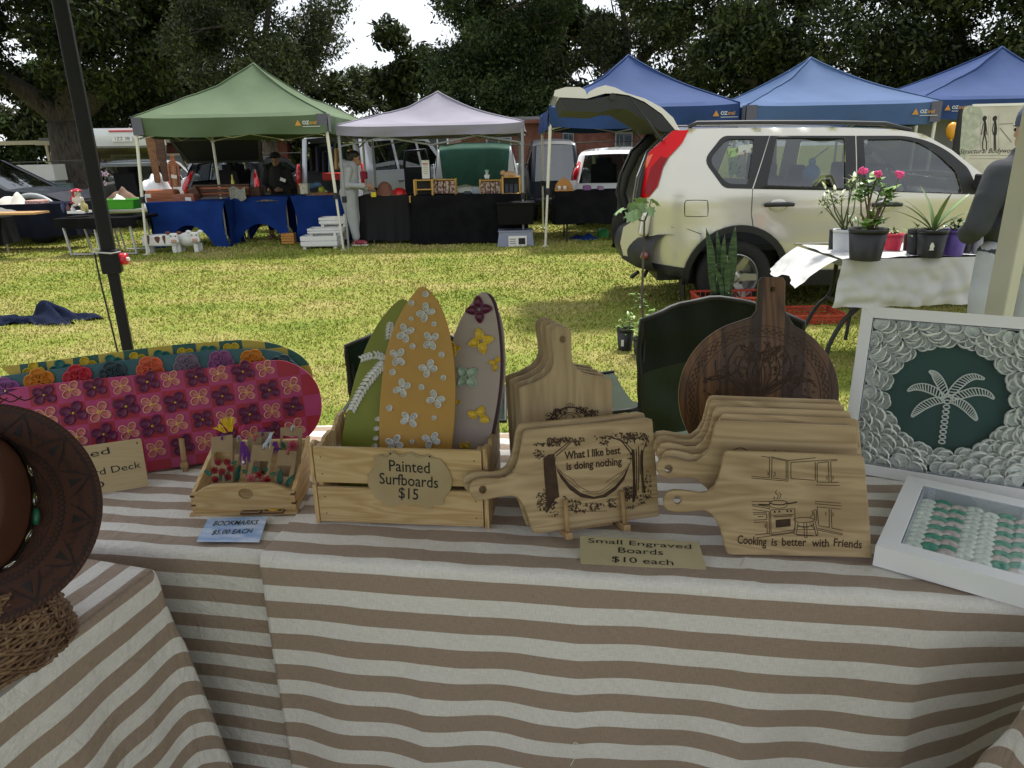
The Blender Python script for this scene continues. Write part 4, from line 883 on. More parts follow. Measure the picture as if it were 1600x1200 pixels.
heap('basket', 'brown wicker basket behind the green tub', 'basket', 192, 311, 12.5, .55, .17, M('basket_brown', (.14, .08, .05), .8, bump=.6, scale=30), 8, .3)
tt = thing('flower_bunch', 'small bunch of mauve flowers behind the black pole', 'flowers', at(163, 300, 12.4)); R = random.Random(3)
for k in range(9):
    m = MB(); q = Vector((R.uniform(-.14, .14), R.uniform(-.05, .05), R.uniform(.12, .38)))
    for j in range(5): m.ball(q+Vector((.028*math.cos(j*1.26), -.01, .028*math.sin(j*1.26))), (.018, .01, .018), 6, 4)
    m.build('flower', M('mauve', (.45, .30, .45), .8), tt)
    m = MB(); m.tube([(0, 0, 0), tuple(q*.6), tuple(q)], .004, 4); m.build('stem', LF[1], tt)
# timber boxes and boards on blue tables
pbox('timber_box', 'large rounded orange timber box at the left end of the blue cloth', 'box', 229, 296, 271, 326, 12.75, .28, CEDAR, bevel=.05)
pbox('timber_box', 'smaller banded timber box right of the large orange one', 'box', 271, 303, 302, 325, 12.75, .22, wood('banded_cedar', (.40, .14, .06), (.12, .05, .06), k=1.4), bevel=.015)
for i, (px, py) in enumerate(((231, 306), (294, 311), (272, 276), (345, 299), (442, 281))):
    q = at(px, py, (12.70, 12.70, 13.2, 13.2, 13.5)[i]); m = MB(); m.box((0, 0, 0), (.10, .004, .06)); o = m.build('price_tag', TAG); o.location = q; o.rotation_euler = (.1, .1*i, .05)
    tag(o, ['white price tag on the large orange timber box', 'white price tag on the smaller banded box', 'white price tag hanging on the striped paddle board', 'white price tag on the long slatted timber tray', 'white price tag in front of the seated person in shade'][i], 'price tag')
for i, (px, w_, top_, bot_) in enumerate(((246, 9, 212, 286), (259, 10, 212, 284))):
    a_ = at(px, bot_, 13.4); b_ = at(px, top_, 13.4); m = MB(); hh = b_.z-a_.z; m.slab(corner_round([(-.09, hh), (-.05, 0), (.05, 0), (.09, hh)], .03), .03, .006); o = m.build('timber_board', DKW if i else wood('mid_timber', (.25, .12, .05), (.15, .06, .03), k=.6), Mx=Matrix.Translation(a_) @ Matrix.Rotation(PI/2, 4, 'X'))
    tag(o, ['long tapered brown board hanging left under the green gazebo', 'long tapered dark board hanging beside the brown one'][i], 'timber board')
a_ = at(274, 292, 13.3); m = MB(); out = corner_round([(-.10, 0), (.10, 0), (.11, .38), (.04, .44), (.03, .55), (-.03, .55), (-.04, .44), (-.11, .38)], .03)
t = thing('serving_paddle', 'striped red and brown serving paddle standing among the timber goods', 'serving board', Mx=Matrix.Translation(a_) @ Matrix.Rotation(PI/2-.1, 4, 'X')); m.slab(out, .025, .005); m.build('board', CEDAR, t)
for k in range(3): m = MB(); m.box((-.06+.06*k, .19, .001), (.025, .36, .004)); m.build('inlay_stripe', DKW if k != 1 else PINE, t)
t = thing('slatted_tray', 'long striped timber tray lying on the blue tables', 'tray', at(346, 309, 13.1)); 
for k in range(5): m = MB(); m.box((0, -.02+.02*k, .03+.045*k), (1.0, .03, .035)); m.build('slat', (DKW, CEDAR)[k % 2], t)
pbox('timber_box', 'long low timber box at the right end of the slatted tray', 'box', 376, 293, 405, 308, 13.2, .25, DKW)
pbox('timber_block', 'dark carved timber block leaning beside the banded box', 'timber block', 299, 292, 312, 312, 13.0, .12, DKW, tilt=-.35)
heap('tool_roll', 'jumble of small brown timber pieces on the blue cloth', 'timber pieces', 385, 314, 13.15, .55, .07, M('brown_bits', (.12, .08, .06), .8, col2=(.3, .25, .2), scale=30), 6, .3)
heap('tool_roll', 'low pile of mixed offcuts right of the folded newspaper', 'timber pieces', 420, 314, 13.1, .6, .06, M('brown_bits', (.12, .08, .06)), 7, .3)
heap('cloth_scrap', 'grey blue cloth scrap lying near the banded box', 'cloth', 322, 318, 12.75, .35, .05, M('bluegrey', (.12, .15, .2), .9), 9, .2)
m = MB(); m.grid(6, 5, lambda u, v: ((u-.5)*.3, .05*math.sin(u*5), v*.20+.03*math.sin(u*7))); o = m.build('newspaper', M('newsprint', (.42, .42, .36), .8, col2=(.15, .15, .14), scale=60), smooth=True); o.location = at(373, 312, 12.95); tag(o, 'folded newspaper propped up on the blue cloth', 'newspaper')
bottle('thin yellow topped bottle standing behind the newspaper', 366, 300, 13.2, .30, .03, (.55, .5, .05))
heap('white_cloth', 'white draped cloth behind the hanging timber boards', 'cloth', 244, 297, 13.6, .6, .35, WPAINT, 12, .3)
pbox('wicker_box', 'small wicker box at the left end of the right blue cloth', 'box', 479, 301, 493, 312, 13.1, .15, PINE); pbox('wicker_box', 'second small wicker box right of the first, under the yellow ball', 'box', 494, 300, 512, 312, 13.1, .15, wood('amber', (.3, .16, .06), (.2, .1, .04)))
pbox('wicker_box', 'third brown wicker box close to the tent pole', 'box', 513, 301, 530, 312, 13.1, .15, CEDAR)
m = MB(); m.ball((0, 0, .05), .06); o = m.build('ball', M('yellowgreen', (.4, .42, .05), .5), smooth=True); o.location = at(503, 301, 13.15); tag(o, 'yellow green ball on the small wicker boxes', 'ball')
m = MB(); m.ball((0, 0, .06), (.09, .08, .06)); m.ball((.11, 0, .08), (.08, .06, .05)); o = m.build('hat', M('blue_felt', (.10, .20, .32), .9), smooth=True, remesh=.015); o.location = at(488, 296, 13.3); tag(o, 'light blue cloth bow on the right blue table', 'cloth bow')
tub('paper_cup', 'white printed paper cup left of the blue bow', 477, 303, 13.0, .12, .12, .17, M('cup', (.55, .52, .45), .7, col2=(.2, .2, .2), scale=40, lo=.55, hi=.6), 'cup')
pbox('red_box', 'bright red box inside the back of the silver van', 'box', 504, 270, 530, 282, 14.9, .3, M('red_plastic', (.55, .02, .02), .4))
pbox('red_bag', 'red bag hanging behind the woman', 'bag', 563, 268, 572, 280, 13.4, .15, M('red_bag', (.45, .02, .06), .6))
# goods of the black tables
plush('soft_toy', 'white and lilac doll with a yellow bow at the left of the charcoal cloth', 582, 317, 12.65, .16, (.5, .45, .6), None)
pbox('yellow_bow', 'yellow ribbon on the lilac doll', 'ribbon', 580, 300, 587, 308, 12.45, .03, M('yellow', (.7, .55, .03), .6), bevel=.005)
m = MB(); m.lathe([(.20, 0), (.20, .10), (.215, .13), (.13, .22), (.11, .30), (.05, .35), (.01, .36)], 14); o = m.build('house_ornament', M('terracotta_fur', (.25, .11, .075), .95, bump=.8, scale=40), smooth=True); o.location = at(603, 317, 12.85); tag(o, 'furry brown toy hut behind two small yellow boxes', 'toy hut')
for px, l in ((603, 'left of two small yellow wooden boxes on the charcoal cloth'), (619.5, 'right of two small yellow wooden boxes on the charcoal cloth'), (646, 'single small yellow wooden box at the left end of the black cloth')):
    pbox('small_box', l, 'box', px-6.5, 305 if px < 640 else 306, px+6.5, 317, 12.6 if px < 640 else 12.35, .12, M('yellow_wood', (.50, .29, .07), .6), bevel=.006)
m = MB(); m.ball((0, 0, .12), (.13, .12, .12), 16, 10); o = m.build('ball', M('red_ball', (.6, .02, .02), .3), smooth=True); o.location = at(625, 315, 12.85); tag(o, 'round red ball behind the yellow boxes', 'ball')
def rack(label, px0, px1, pt, pb, Y, shelf=(.5,), solid=False, grp='light wooden display racks'):
    a_ = at(px0, pb, Y); b_ = at(px1, pt, Y); w_ = b_.x-a_.x; h = b_.z-a_.z; t = thing('display_rack', label, 'rack', a_, group=grp); W_ = M('yellow_wood', (.50, .29, .07), .6); T = .03
    for x in (0, w_):
        for y in (0, .25): m = MB(); m.box((x, y, h/2), (T, T, h)); m.build('post', W_, t, bevel=.004)
    for z in (T/2, h-T/2)+tuple(s*h for s in shelf): m = MB(); m.box((w_/2, .125, z), (w_-T, .24, .018)); m.build('shelf', W_, t, bevel=.003)
    m = MB(); m.box((w_/2, .26, h/2), (w_, .01, h-.05)); m.build('backing', DARK if solid else W_, t); return t, w_, h
rack('left light wood rack with dark opening, on the long black cloth', 649, 675, 280, 316, 12.45, (.55,), True)
for px0, px1, l in ((676, 711, 'rack hung with brown packets under the price card'), (751, 782, 'second rack hung with patterned packets')):
    t, w_, h = rack(l, px0, px1, 279 if px0 < 700 else 280, 314, 12.55, ())
    for k in range(4): m = MB(); m.box((w_*(k+.5)/4, -.03, h*.62), (w_/4.8, .03, h*.55)); m.build('packet', M('packet', (.42, .33, .27), .6, col2=(.12, .05, .04), scale=24, lo=.45, hi=.55), t, bevel=.005)
rack('right light wood rack holding dark books', 786, 812, 275, 315, 12.4, (.3,), True)
for k in range(3): pbox('book', ['leftmost dark book in the right rack', 'middle dark book in the right rack', 'rightmost dark book in the right rack'][k], 'book', 789+7.2*k, 288, 794.5+7.2*k, 303, 12.5, .15, M('book_blue', (.035, .045, .07), .5), bevel=.003)
for px, l in ((672, 'pale basket at the foot of the left rack'), (694, 'tan basket under the hanging brown packets')): tub('basket', l, px, 317, 12.38, .28 if px < 680 else .2, .16, .09, M('basket_pale', (.40, .31, .20), .8, bump=.4, scale=40), 'basket')
q = at(666, 281, 12.6); m = MB(); m.box((0, 0, .0), (.13, .005, .30)); t = thing('price_card', 'white price card standing behind the packets rack', 'card', (q.x, q.y, q.z+.17)); m.build('card', TAG, t)
for k in range(6): m = MB(); m.box((0, -.004, .09-.032*k), (.09-.02*(k % 2), .002, .008 if k else .02)); m.build('print', M('print_red', (.4, .05, .05)) if k == 0 else M('ink_soft', (.2, .2, .2)), t)
m = MB(); m.tube([(0, 0, .14), (0, 0, .17), (.01, 0, .16)], .008, 6); m.build('clip', DARK, t)
plush('soft_toy', 'small white soft toy with a pale green hat on the packets rack', 761, 280, 12.6, .11, (.6, .6, .6), (.25, .5, .38)); plush('soft_toy', 'tan plush dog lying across the right rack', 796, 277, 12.5, .15, (.50, .30, .16), lying=True)
pbox('clear_case', 'pale blue clear case between the two racks of packets', 'case', 738, 292, 751, 314, 12.7, .2, M('pale_blue', (.35, .42, .48), .3))
for i, (px, l) in enumerate(((718, 'dark low jar left on the long black cloth'), (730, 'dark open case in the middle of the long black cloth'), (744, 'second dark jar beside the clear case'))): pbox('jar' if i != 1 else 'case', l, 'jar' if i != 1 else 'case', px-5, 303-4*(i == 1), px+6, 316, 12.5, .12, M('darkgreen_gl', (.02, .03, .025), .25))
for k in range(6): pbox('trinket', ['leftmost low trinket at the black cloth front edge', 'dark green trinket left of the white one', 'small white trinket at the centre of the black cloth', 'grey trinket below the clear case', 'brown trinket under the second packets rack', 'dark trinket by the right rack'][k], 'trinket', (712, 724, 735, 746, 757, 769)[k], 311, (712, 724, 735, 746, 757, 769)[k]+8, 317, 12.33, .07, (M('darkgreen_gl', (.02, .03, .025)), BLKP, TAG, GREYP, DKW, BLKP)[k])
# tubs at the right end of the black cloth
t = tub('storage_tub', 'upside down grey blue storage tub with a paper label, on the grass', 806, 391, 12.0, .62, .42, .33, M('tub_grey', (.22, .24, .32), .35), 'tub', .86)
m = MB(); m.box((0, 0, .332), (.55, .37, .01)); m.build('lid', M('tub_grey', (.22, .24, .32)), t)
m = MB(); m.box((.03, -.212, .165), (.30, .008, .19)); lb = m.build('label_sheet', TAG, t); m = MB(); m.box((.10, -.218, .175), (.11, .006, .10)); m.build('print', DARK, t)
for k in range(3): m = MB(); m.box((-.05, -.218, .21-.035*k), (.10, .005, .012)); m.build('print', M('ink_soft', (.2, .2, .2)), t)
q = at(806, 362, 12.0); t = tub('storage_tub', 'black storage tub standing on the grey tub', 806, 362, 12.05, .56, .38, .33, M('tub_black', (.004, .004, .005), .5, spec=.15), 'tub', 1.08); t.location.z = .342
m = MB(); m.box((0, 0, .345), (.64, .46, .02)); m.build('lid', M('tub_black', (.01, .01, .011)), t, bevel=.008)
# right stall goods
q = at(881, 314, 12.5)
t = thing('bread_shelf', 'small arched orange wooden shelf with jars, right of the white pole', 'shelf', q)
W_ = M('orange_wood', (.50, .23, .05), .5); m = MB(); out = smooth_poly([(-.15, 0), (.15, 0), (.15, .2), (.11, .31), (.03, .36), (0, .40), (-.03, .36), (-.11, .31), (-.15, .2)], 3); m.slab(out, .02, .003); m.build('back', W_, t, Mx=Matrix.Rotation(PI/2, 4, 'X') @ Matrix.Translation((0, 0, -.02)))
for z in (.02, .18): m = MB(); m.box((0, -.07, z), (.32, .14, .02)); m.build('shelf', W_, t)
for k in range(4): m = MB(); m.lathe([(.03, 0), (.03, .05), (.02, .065)], 10, (-.08+.09*(k % 2), -.08, .03+.16*(k//2))); m.build('jar', TAG, t, smooth=True)
pbox('paper_sheet', 'white sheet propped behind the arched shelf', 'paper', 888, 282, 901, 314, 12.8, .02, TAG, bevel=0)
for i, (a1, b1, a2, b2, c, l) in enumerate(((906, 300, 935, 308, (.10, .012, .03), 'dark crimson cloth roll on the right black table'), (937, 299, 951, 309, (.5, .02, .06), 'bright pinkish red box on the right black table'), (912, 290, 924, 300, (.28, .12, .28), 'mauve knitted roll behind the crimson cloth'), (935, 291, 944, 299, (.35, .22, .35), 'pale mauve pot behind the red box'), (918, 307, 936, 313, (.25, .22, .25), 'grey trinket tray before the crimson roll'), (940, 307, 968, 314, (.16, .12, .09), 'brown beaded tray at the right of the table'))):
    pbox('stall_item', l, 'stall item', a1, b1, a2, b2, 12.6, .2, M('item%d' % i, c, .7, bump=.4, scale=30), bevel=.02)
heap('blue_bag', 'royal blue bag lying on the grass under the right table', 'bag', 912, 379, 12.6, .75, .16, BLUEC, 5, .4); pbox('green_bag', 'green bag beside the blue bag under the table', 'bag', 935, 358, 952, 380, 12.7, .3, M('green_bag', (.02, .25, .05), .5), bevel=.06)
# ---------------- white crates, animal planters, wicker house ----------------
WCR = M('white_crate_paint', (.66, .66, .63), .6)
def planter_box(label, px0, px1, py0, py1, Y, dep=.3):
    a_ = at(px0, py1, Y); b_ = at(px1, py0, Y); w_ = b_.x-a_.x; h = b_.z-a_.z; t = thing('planter_crate', label, 'crate', (a_.x+w_/2, Y+dep/2, max(0, a_.z)), group='white timber crates stacked by the pole')
    n = 2
    for s in (-1, 1):
        for k in range(n): m = MB(); m.box((0, s*dep/2, .05+(h-.05)*(k+.5)/n), (w_, .018, (h-.05)/n-.012)); m.build('slat', WCR, t, bevel=.003); m = MB(); m.box((s*(w_/2-.012), 0, .05+(h-.05)*(k+.5)/n), (.018, dep-.04, (h-.05)/n-.012)); m.build('slat', WCR, t, bevel=.003)
    m = MB(); m.box((0, 0, .05), (w_-.03, dep-.03, .015)); m.build('base_board', WCR, t)
    for sx in (-1, 1):
        for sy in (-1, 1): m = MB(); m.box((sx*(w_/2-.05), sy*(dep/2-.05), .02), (.05, .05, .05)); m.build('foot', WCR, t)
    m = MB(); m.box((w_/2-.03, -dep/2+.01, h+.02), (.04, .03, .05)); m.build('finial', WCR, t)
    return t
planter_box('large white timber crate at the front foot of the stack', 471, 526, 369, 391, 11.95, .32)
planter_box('middle white timber crate set back on the stack', 481, 534, 356, 370, 12.15, .34); planter_box('topmost white timber crate against the blue cloth', 499, 541, 339, 355, 12.4, .3)
for px0, px1, py0, py1, Y, l in ((484, 533, 370, 385, 12.2, 'white timber block under the middle crate'), (503, 541, 352, 375, 12.5, 'white timber stand under the topmost crate')): pbox('crate_stand', l, 'stand', px0, py0, px1, py1, Y+.02, .25, WCR)
def animal(kind, label, px, py, Y, s):
    q = at(px, py, Y); t = thing(kind+'_planter', label, 'planter', (q.x, q.y, 0)); B_ = M('cow_brown', (.12, .04, .025), .6); m = MB(); L = .62*s if kind == 'cow' else .40*s; Hh = .27*s; dz = .10*s
    if kind == 'cow': m.box((0, 0, dz+Hh*.45), (L, .26*s, Hh*.72))
    else: m.ball((0, 0, dz+Hh*.42), (L/2, .13*s, Hh*.46), 14, 10)
    m.build('body', WCR, t, bevel=.03 if kind == 'cow' else 0, smooth=kind != 'cow')
    for sx in (-1, 1):
        for sy in (-1, 1): m = MB(); m.box((sx*L*.38, sy*.08*s, dz*.7), (.07*s, .06*s, dz*1.5)); m.build('leg', WCR, t, bevel=.008)
    m = MB(); hx = L*.5
    m.box((hx*.92, -.14*s, dz+Hh*.62), (.16*s, .07*s, .17*s), taper=.85); h_ = m.build('head', WCR, t, bevel=.02)
    for sy in (-1, 1): m = MB(); m.ball((hx*.92+sy*.10*s, -.14*s, dz+Hh*.95), (.05*s, .02, .03*s)); m.build('ear', B_ if kind == 'cow' else WCR, h_)
    m = MB(); m.box((hx*.92, -.18*s, dz+Hh*.45), (.09*s, .02, .05*s)); m.build('snout', M('pink_snout', (.5, .28, .22), .6), h_, bevel=.01)
    m = MB()
    for sy in (-1, 1): m.ball((hx*.92+sy*.04*s, -.178*s, dz+Hh*.75), .011, 6, 5)
    m.build('eye', DARK, h_)
    if kind == 'cow':
        for cx, w_, hh in ((-.19, .07, .15), (-.02, .09, .11), (.10, .05, .14)): m = MB(); m.slab(smooth_poly([(-w_/2*s, hh/2*s), (w_/2*s, hh/2*s), (w_*.3*s, -hh*.2*s), (0, -hh/2*s), (-w_*.4*s, -hh*.1*s)], 3), .004); m.build('patch', B_, t, Mx=Matrix.Translation((cx*s, -.134*s, dz+Hh*.5)) @ Matrix.Rotation(PI/2, 4, 'X'))
animal('cow', 'white timber cow planter with brown patches on the grass by the pole', 257, 396, 11.95, .93)
animal('pig', 'white timber pig planter with pink snout, right of the cow planter', 298, 396, 12.0, .95)
t = thing('wicker_house', 'small orange timber crate on the grass below the blue cloth', 'crate', at(452, 377, 12.8)); t.location.z = 0
for k in range(4): m = MB(); m.box((0, -.08, .03+.045*k), (.22, .012, .036)); m.build('slat', M('orange_wood', (.5, .23, .05)), t, bevel=.003); m = MB(); m.box((0, .08, .03+.045*k), (.22, .012, .036)); m.build('slat', M('orange_wood', (.5, .23, .05)), t, bevel=.003)
for s in (-1, 1): m = MB(); m.box((s*.105, 0, .09), (.014, .15, .2)); m.build('end_board', M('orange_wood', (.5, .23, .05)), t)
m = MB()
def gar(u, v):
    x, y = (u-.5), (v-.5); e = 1+.3*math.sin(5*math.atan2(y, x)+1); r = min(1, 2*math.hypot(x, y)*1.0)
    return (x*.95*e, y*.36*e, .012+.20*(1-r**2)*(.6+.4*math.sin(x*14+y*6))*(1 if x > -.1 else .4)+.02*math.sin(x*30+y*22))
m.grid(34, 20, gar); o = m.build('jacket', M('jacket_blue', (.006, .009, .024), .9, spec=.1, col2=(.010, .015, .036), scale=6, bump=.6), smooth=True); o.location = G(64, 502); tag(o, 'dark blue jacket dropped on the lawn at the left', 'jacket')
# ---------------- the pale wagon with its tailgate up ----------------
def wagon():
    CH = M('champagne_paint', (.60, .575, .505), .26, metal=.42, coat=1.0, spec=.5)
    a = rad(-1.5); W = 1.785; hw = W/2; H = 1.67; belt = 1.10
    near = G(1148, 494); rc = near + Vector((0, .06, 0))
    P0 = Pl(rc, a=a); x_ref = .80     # rear axle is .80 m from the tail
    P0.o = P0.o - P0.u*x_ref
    def d(z): return .20*max(0, (z-belt)/(H-belt))**1.2+.06*max(0, (.84-z)/.5)**1.6
    def yf(x, z):
        fl = .022*math.exp(-((math.hypot(x-x_ref, z-.335)-.47)/.09)**2)*(z > .3)
        sh = .012*math.exp(-((z-1.0)/.05)**2)-.010*math.exp(-((z-.80)/.10)**2)
        return hw-d(z)-.16*max(0, (.30-x)/.30)**2-.25*max(0, (x-4.0)/.5)**2+fl+sh
    def S(px, py):
        z = 1.0; x = 0
        for _ in range(6):
            dd = hw-yf(x, z); p = Pl(P0.o-P0.n*dd, a=a); x, z = p.uv(px, py)
        return (x, z)
    S_ = lambda L: [S(*q) for q in L]
    L = 4.455; r = .34
    rear = S_([(989, 310), (996, 277), (1014, 237), (1050, 205)])
    roof = S_([(1080, 201), (1180, 199.5), (1300, 199), (1397, 202), (1442, 209), (1487, 234), (1541, 277)])
    low = S_([(1070, 419), (974, 399), (969, 380), (974, 355), (986, 347)])
    side = [(1.19, .30)]+[(3.02, .30)]+arch(3.46, r, .43, .3)[0:]+[(4.25, .32), (4.43, .5), (4.44, .72), (4.33, .93), (3.9, 1.04)]+roof[::-1]+rear[::-1]+low[::-1]+[S(1070, 419)]
    ar = arch(x_ref, .34, .43, .30); 
    side = [(3.02, .30)]+arch(3.46, r, .43, .3)[1:]+[(4.25, .32), (4.43, .5), (4.44, .72), (4.33, .93), (3.9, 1.04)]+roof[::-1]+rear[::-1]+low[::-1]+[(x_ref-.45, low[0][1])]+ar[1:]
    q = corner_round(S_([(1136, 217), (1107, 250), (1135, 287), (1168, 288), (1178, 217)]), [.05, .08, .06, .02, .02])
    w1 = corner_round(S_([(1213, 215), (1198, 289), (1321, 294), (1320, 216)]), .02); w2 = corner_round(S_([(1349, 218), (1353, 297), (1504, 302), (1494, 268), (1465, 240), (1440, 224), (1415, 217)]), [.02, .02, .02, .03, .05, .1, .1])
    wins = [q, w1, w2]
    top = [((.0, low[-1][1]-.02), 'open'), (rear[0], 'open'), (rear[1], 'open'), (rear[2], 'open'), (rear[3], 'paint')]+[(p, 'paint') for p in roof[:3]]+[(roof[3], 'paint'), (roof[4], 'glass'), (roof[6], 'paint'), ((3.9, 1.06), 'paint'), ((4.33, .95), 'paint'), ((4.46, .72), 'black'), ((4.47, .5), 'black'), ((4.3, .3), None)]
    GW = glass('wagon_glass', (.42, .46, .45), .07)
    base = P0.o - P0.n*hw
    t, _ = car('pale gold four wheel drive wagon with its tailgate raised, nearest vehicle', 'car', (base.x, base.y, 0), a, CH, L=L, W=W, H=H, side=side, top=top, wins=wins, xr=x_ref, xf=3.46, r=r, belt=belt, z0=.30, wgl=GW, name='wagon', bumper=False, handles=False, yf=yf, group=None)
    tr = MB()
    def sk(poly, holes, off, mat, name, step=.1, both=True, label=None):
        for s in ((-1, 1) if both else (-1,)):
            skin(poly, holes, lambda x, z: yf(x, z)+off, step, s).build(name, mat, t, smooth=True, label=label)
    fr1 = corner_round(S_([(1129, 212), (1099, 250), (1131, 294), (1175, 295), (1202, 212)]), [.05, .08, .05, .0, .0]); fr2 = S_([(1203, 212), (1177, 295), (1337, 298), (1336, 212)]); fr3 = corner_round(S_([(1338, 212), (1339, 298), (1530, 304), (1512, 262), (1480, 235), (1450, 220), (1415, 212)]), [0, 0, .0, .04, .1, .1, .1])
    sk(fr1, [q], .004, BLKP, 'window_frame'); sk(fr2, [w1], .005, BLKP, 'window_frame'); sk(fr3, [w2], .005, BLKP, 'window_frame')
    o_ = arch(x_ref, .34, .485, .28, 22); i_ = arch(x_ref, .34, .425, .28, 22); sk(o_+i_[::-1], [], .014, BLKP, 'wheel_arch_trim', .05)
    o_ = arch(3.46, .34, .485, .28, 22); i_ = arch(3.46, .34, .425, .28, 22); sk(o_+i_[::-1], [], .014, BLKP, 'wheel_arch_trim', .05)
    sk([(1.27, .26), (2.99, .26), (2.99, .40), (1.27, .40)], [], .016, BLKP, 'sill_trim')
    sk([low[0], (low[0][0], low[0][1]-.09), (low[1][0]+.1, .42), (low[1][0]-.02, .48), low[1]], [], .012, BLKP, 'bumper_trim', .06)
    # tail lamps
    tl = S_([(1051, 204), (1076, 203), (1066, 222), (1043, 246), (1035, 260), (1026, 291), (1012, 308), (990, 311), (996, 277), (1014, 237)])
    RL = M('wagon_red_lens', (.62, .004, .008), .2, spec=.3); sk(tl, [], .016, RL, 'tail_light', .04)
    tl2 = S_([(1042, 247), (1034, 261), (1024, 291), (1011, 306), (1005, 300), (1010, 284), (1016, 262), (1032, 244)]); sk(tl2, [], .021, M('wagon_dark_red', (.26, .003, .006), .2, spec=.3), 'tail_light_lens', .04, False)
    am = S_([(1020, 240), (1010, 262), (1004, 264), (1011, 244)]); sk(am, [], .021, M('amber_lens', (.75, .10, .005), .15, coat=1), 'indicator', .04, False)
    # opening seal, parcel space
    for s in (-1, 1):
        pts = [(p[0]+.02, s*(yf(max(0, p[0]), p[1])-.045), p[1]-.01) for p in [(.03, .62)]+rear]; m = MB(); m.tube(pts, .035, 8); m.build('door_seal', BLKP, t, smooth=True)
        pts = [(p[0]+.05, s*(yf(max(0, p[0]), p[1])-.11), p[1]-.03) for p in [(.03, .62)]+rear]; m = MB(); m.tube(pts, .045, 8); m.build('pillar_lining', SEAT, t, smooth=True)
    m = MB(); m.box((.95, 0, .60), (1.7, W-.35, .06)); m.build('boot_floor', SEAT, t)
    # bumper
    m = MB()
    def bump(u, v):
        y = (2*u-1); x = -.13+.20*abs(y)**3.5; zz = .40+.34*v; ww = hw-.02; k = math.sin(PI*min(1, v*1.1))*.05
        return (x-k+.07*(v > .9)+.05*(v < .1), y*ww, zz)
    m.grid(25, 9, lambda u, v: bump(1-u, v)); m.grid(25, 2, lambda u, v: (bump(1-u, 1)[0]+v*.25, bump(1-u, 1)[1], .745)); m.build('rear_bumper', BLKP, t, smooth=True)
    for s in (-1, 1):
        m = MB(); m.ball((-.02, s*(hw-.10), .55), (.05, .06, .045)); m.build('reflector', M('dull_red', (.16, .02, .02), .2, coat=1), t, smooth=True)
        m = MB(); m.box((-.03, s*(hw-.16), .83), (.09, .12, .22), R=Matrix.Rotation(rad(8), 3, 'Y')); m.build('bumper_corner', CH, t, bevel=.03, seg=3)
    m = MB(); m.tube([(-.04, -.55, .36), (-.10, -.5, .30)], .02, 6); m.tube([(.05, -.5, .36), (.03, -.47, .30)], .018, 6); m.build('tow_point', BLKP, t)
    m = MB(); m.grid(2, 2, lambda u, v: (x_ref-.47+.03*v, -hw+.03+.25*u, .44-.30*v)); m.grid(2, 2, lambda u, v: (x_ref-.48+.03*v, -hw+.28-.25*u, .44-.30*v)); m.build('mud_flap', BLKP, t)
    # seams, fuel lid, handles
    def seam(pts, name='panel_gap', w_=.0035):
        q_ = S_(pts); m = MB(); m.tube([(x, -yf(x, z)-.000, z) for x, z in q_], w_, 5); m.build(name, M('gap_black', (.004, .004, .004), 1, spec=0), t)
    seam([(1176, 295), (1175, 315), (1174, 335), (1177, 356)]); seam([(1338, 298), (1341, 350), (1340, 400), (1336, 430)]); seam([(1530, 304), (1532, 350), (1530, 400), (1522, 430)]); seam([(1007, 351), (1050, 355), (1075, 358), (1096, 366)], w_=.0025)
    seam(smooth_poly([(1073, 313), (1102, 313), (1106, 317), (1106, 335), (1102, 338), (1074, 338), (1070, 335), (1070, 317), (1073, 313)], 2, False), 'fuel_lid')
    for px in (1216, 1384):
        x, z = S(px, 320); m = MB(); m.tube([(x-.13, -yf(x, z)-.022, z), (x-.06, -yf(x, z)-.038, z+.006), (x+.06, -yf(x, z)-.038, z+.006), (x+.13, -yf(x, z)-.022, z)], [.016, .021, .021, .016], 8); m.build('door_handle', BLKP, t, smooth=True)
        m = MB(); m.ball((x, -yf(x, z)-.001, z-.005), (.085, .008, .055), 14, 8); m.build('handle_cup', CH, t, smooth=True)
    x, z = S(1285, 380); m = MB(); m.tube([(x-.25, -yf(x, z)-.004, z), (x+1.2, -yf(x, z)-.004, z+.0)], .009, 6); m.build('door_moulding', CH, t, smooth=True)
    for s in (-1, 1):
        m = MB(); q_ = [(p[0], s*(yf(p[0], p[1])-.10), p[1]+.045-.03*(i in (0, 5))) for i, p in enumerate(S_([(1079, 201), (1092, 200), (1180, 199), (1300, 199), (1390, 201), (1432, 206)]))]; m.tube(q_, .019, 8); m.build('roof_rail', BLKP, t, smooth=True)
    # raised tailgate
    gy0, gy1 = -hw+.24, hw-.24; Pg = Pl(P0.o-P0.n*.24, a=a); U = lambda L_: [Pg.uv(*q_) for q_ in L_]
    g = thing('tailgate', None, None); g.parent = t
    def ext(poly, y0, y1, inset=0.0, crown=.03):
        m = MB(); n = len(poly)
        for k, (yy) in enumerate((y0, y1)): pass
        m.grid(n+1, 2, lambda u, v: (poly[int(round(u*n)) % n][0], y0+(y1-y0)*v, poly[int(round(u*n)) % n][1]))
        m2 = MB(); m2.poly(poly); m._add([(x_, y0, z_) for x_, z_, _ in m2.v], m2.f); m._add([(x_, y1, z_) for x_, z_, _ in m2.v], [f[::-1] for f in m2.f]); return m
    out_ = U([(1062, 203), (1052, 184), (1034, 168), (1008, 154), (978, 145), (962, 137), (946, 133), (932, 137), (921, 143), (917, 148), (914, 140), (906, 136), (884, 136), (867, 141), (865, 150), (874, 152), (917, 154), (945, 146), (964, 146), (983, 149), (1007, 159), (1034, 178), (1055, 203)])
    ext(out_, gy0, gy1).build('panel', CH, g, smooth=False, bevel=.01)
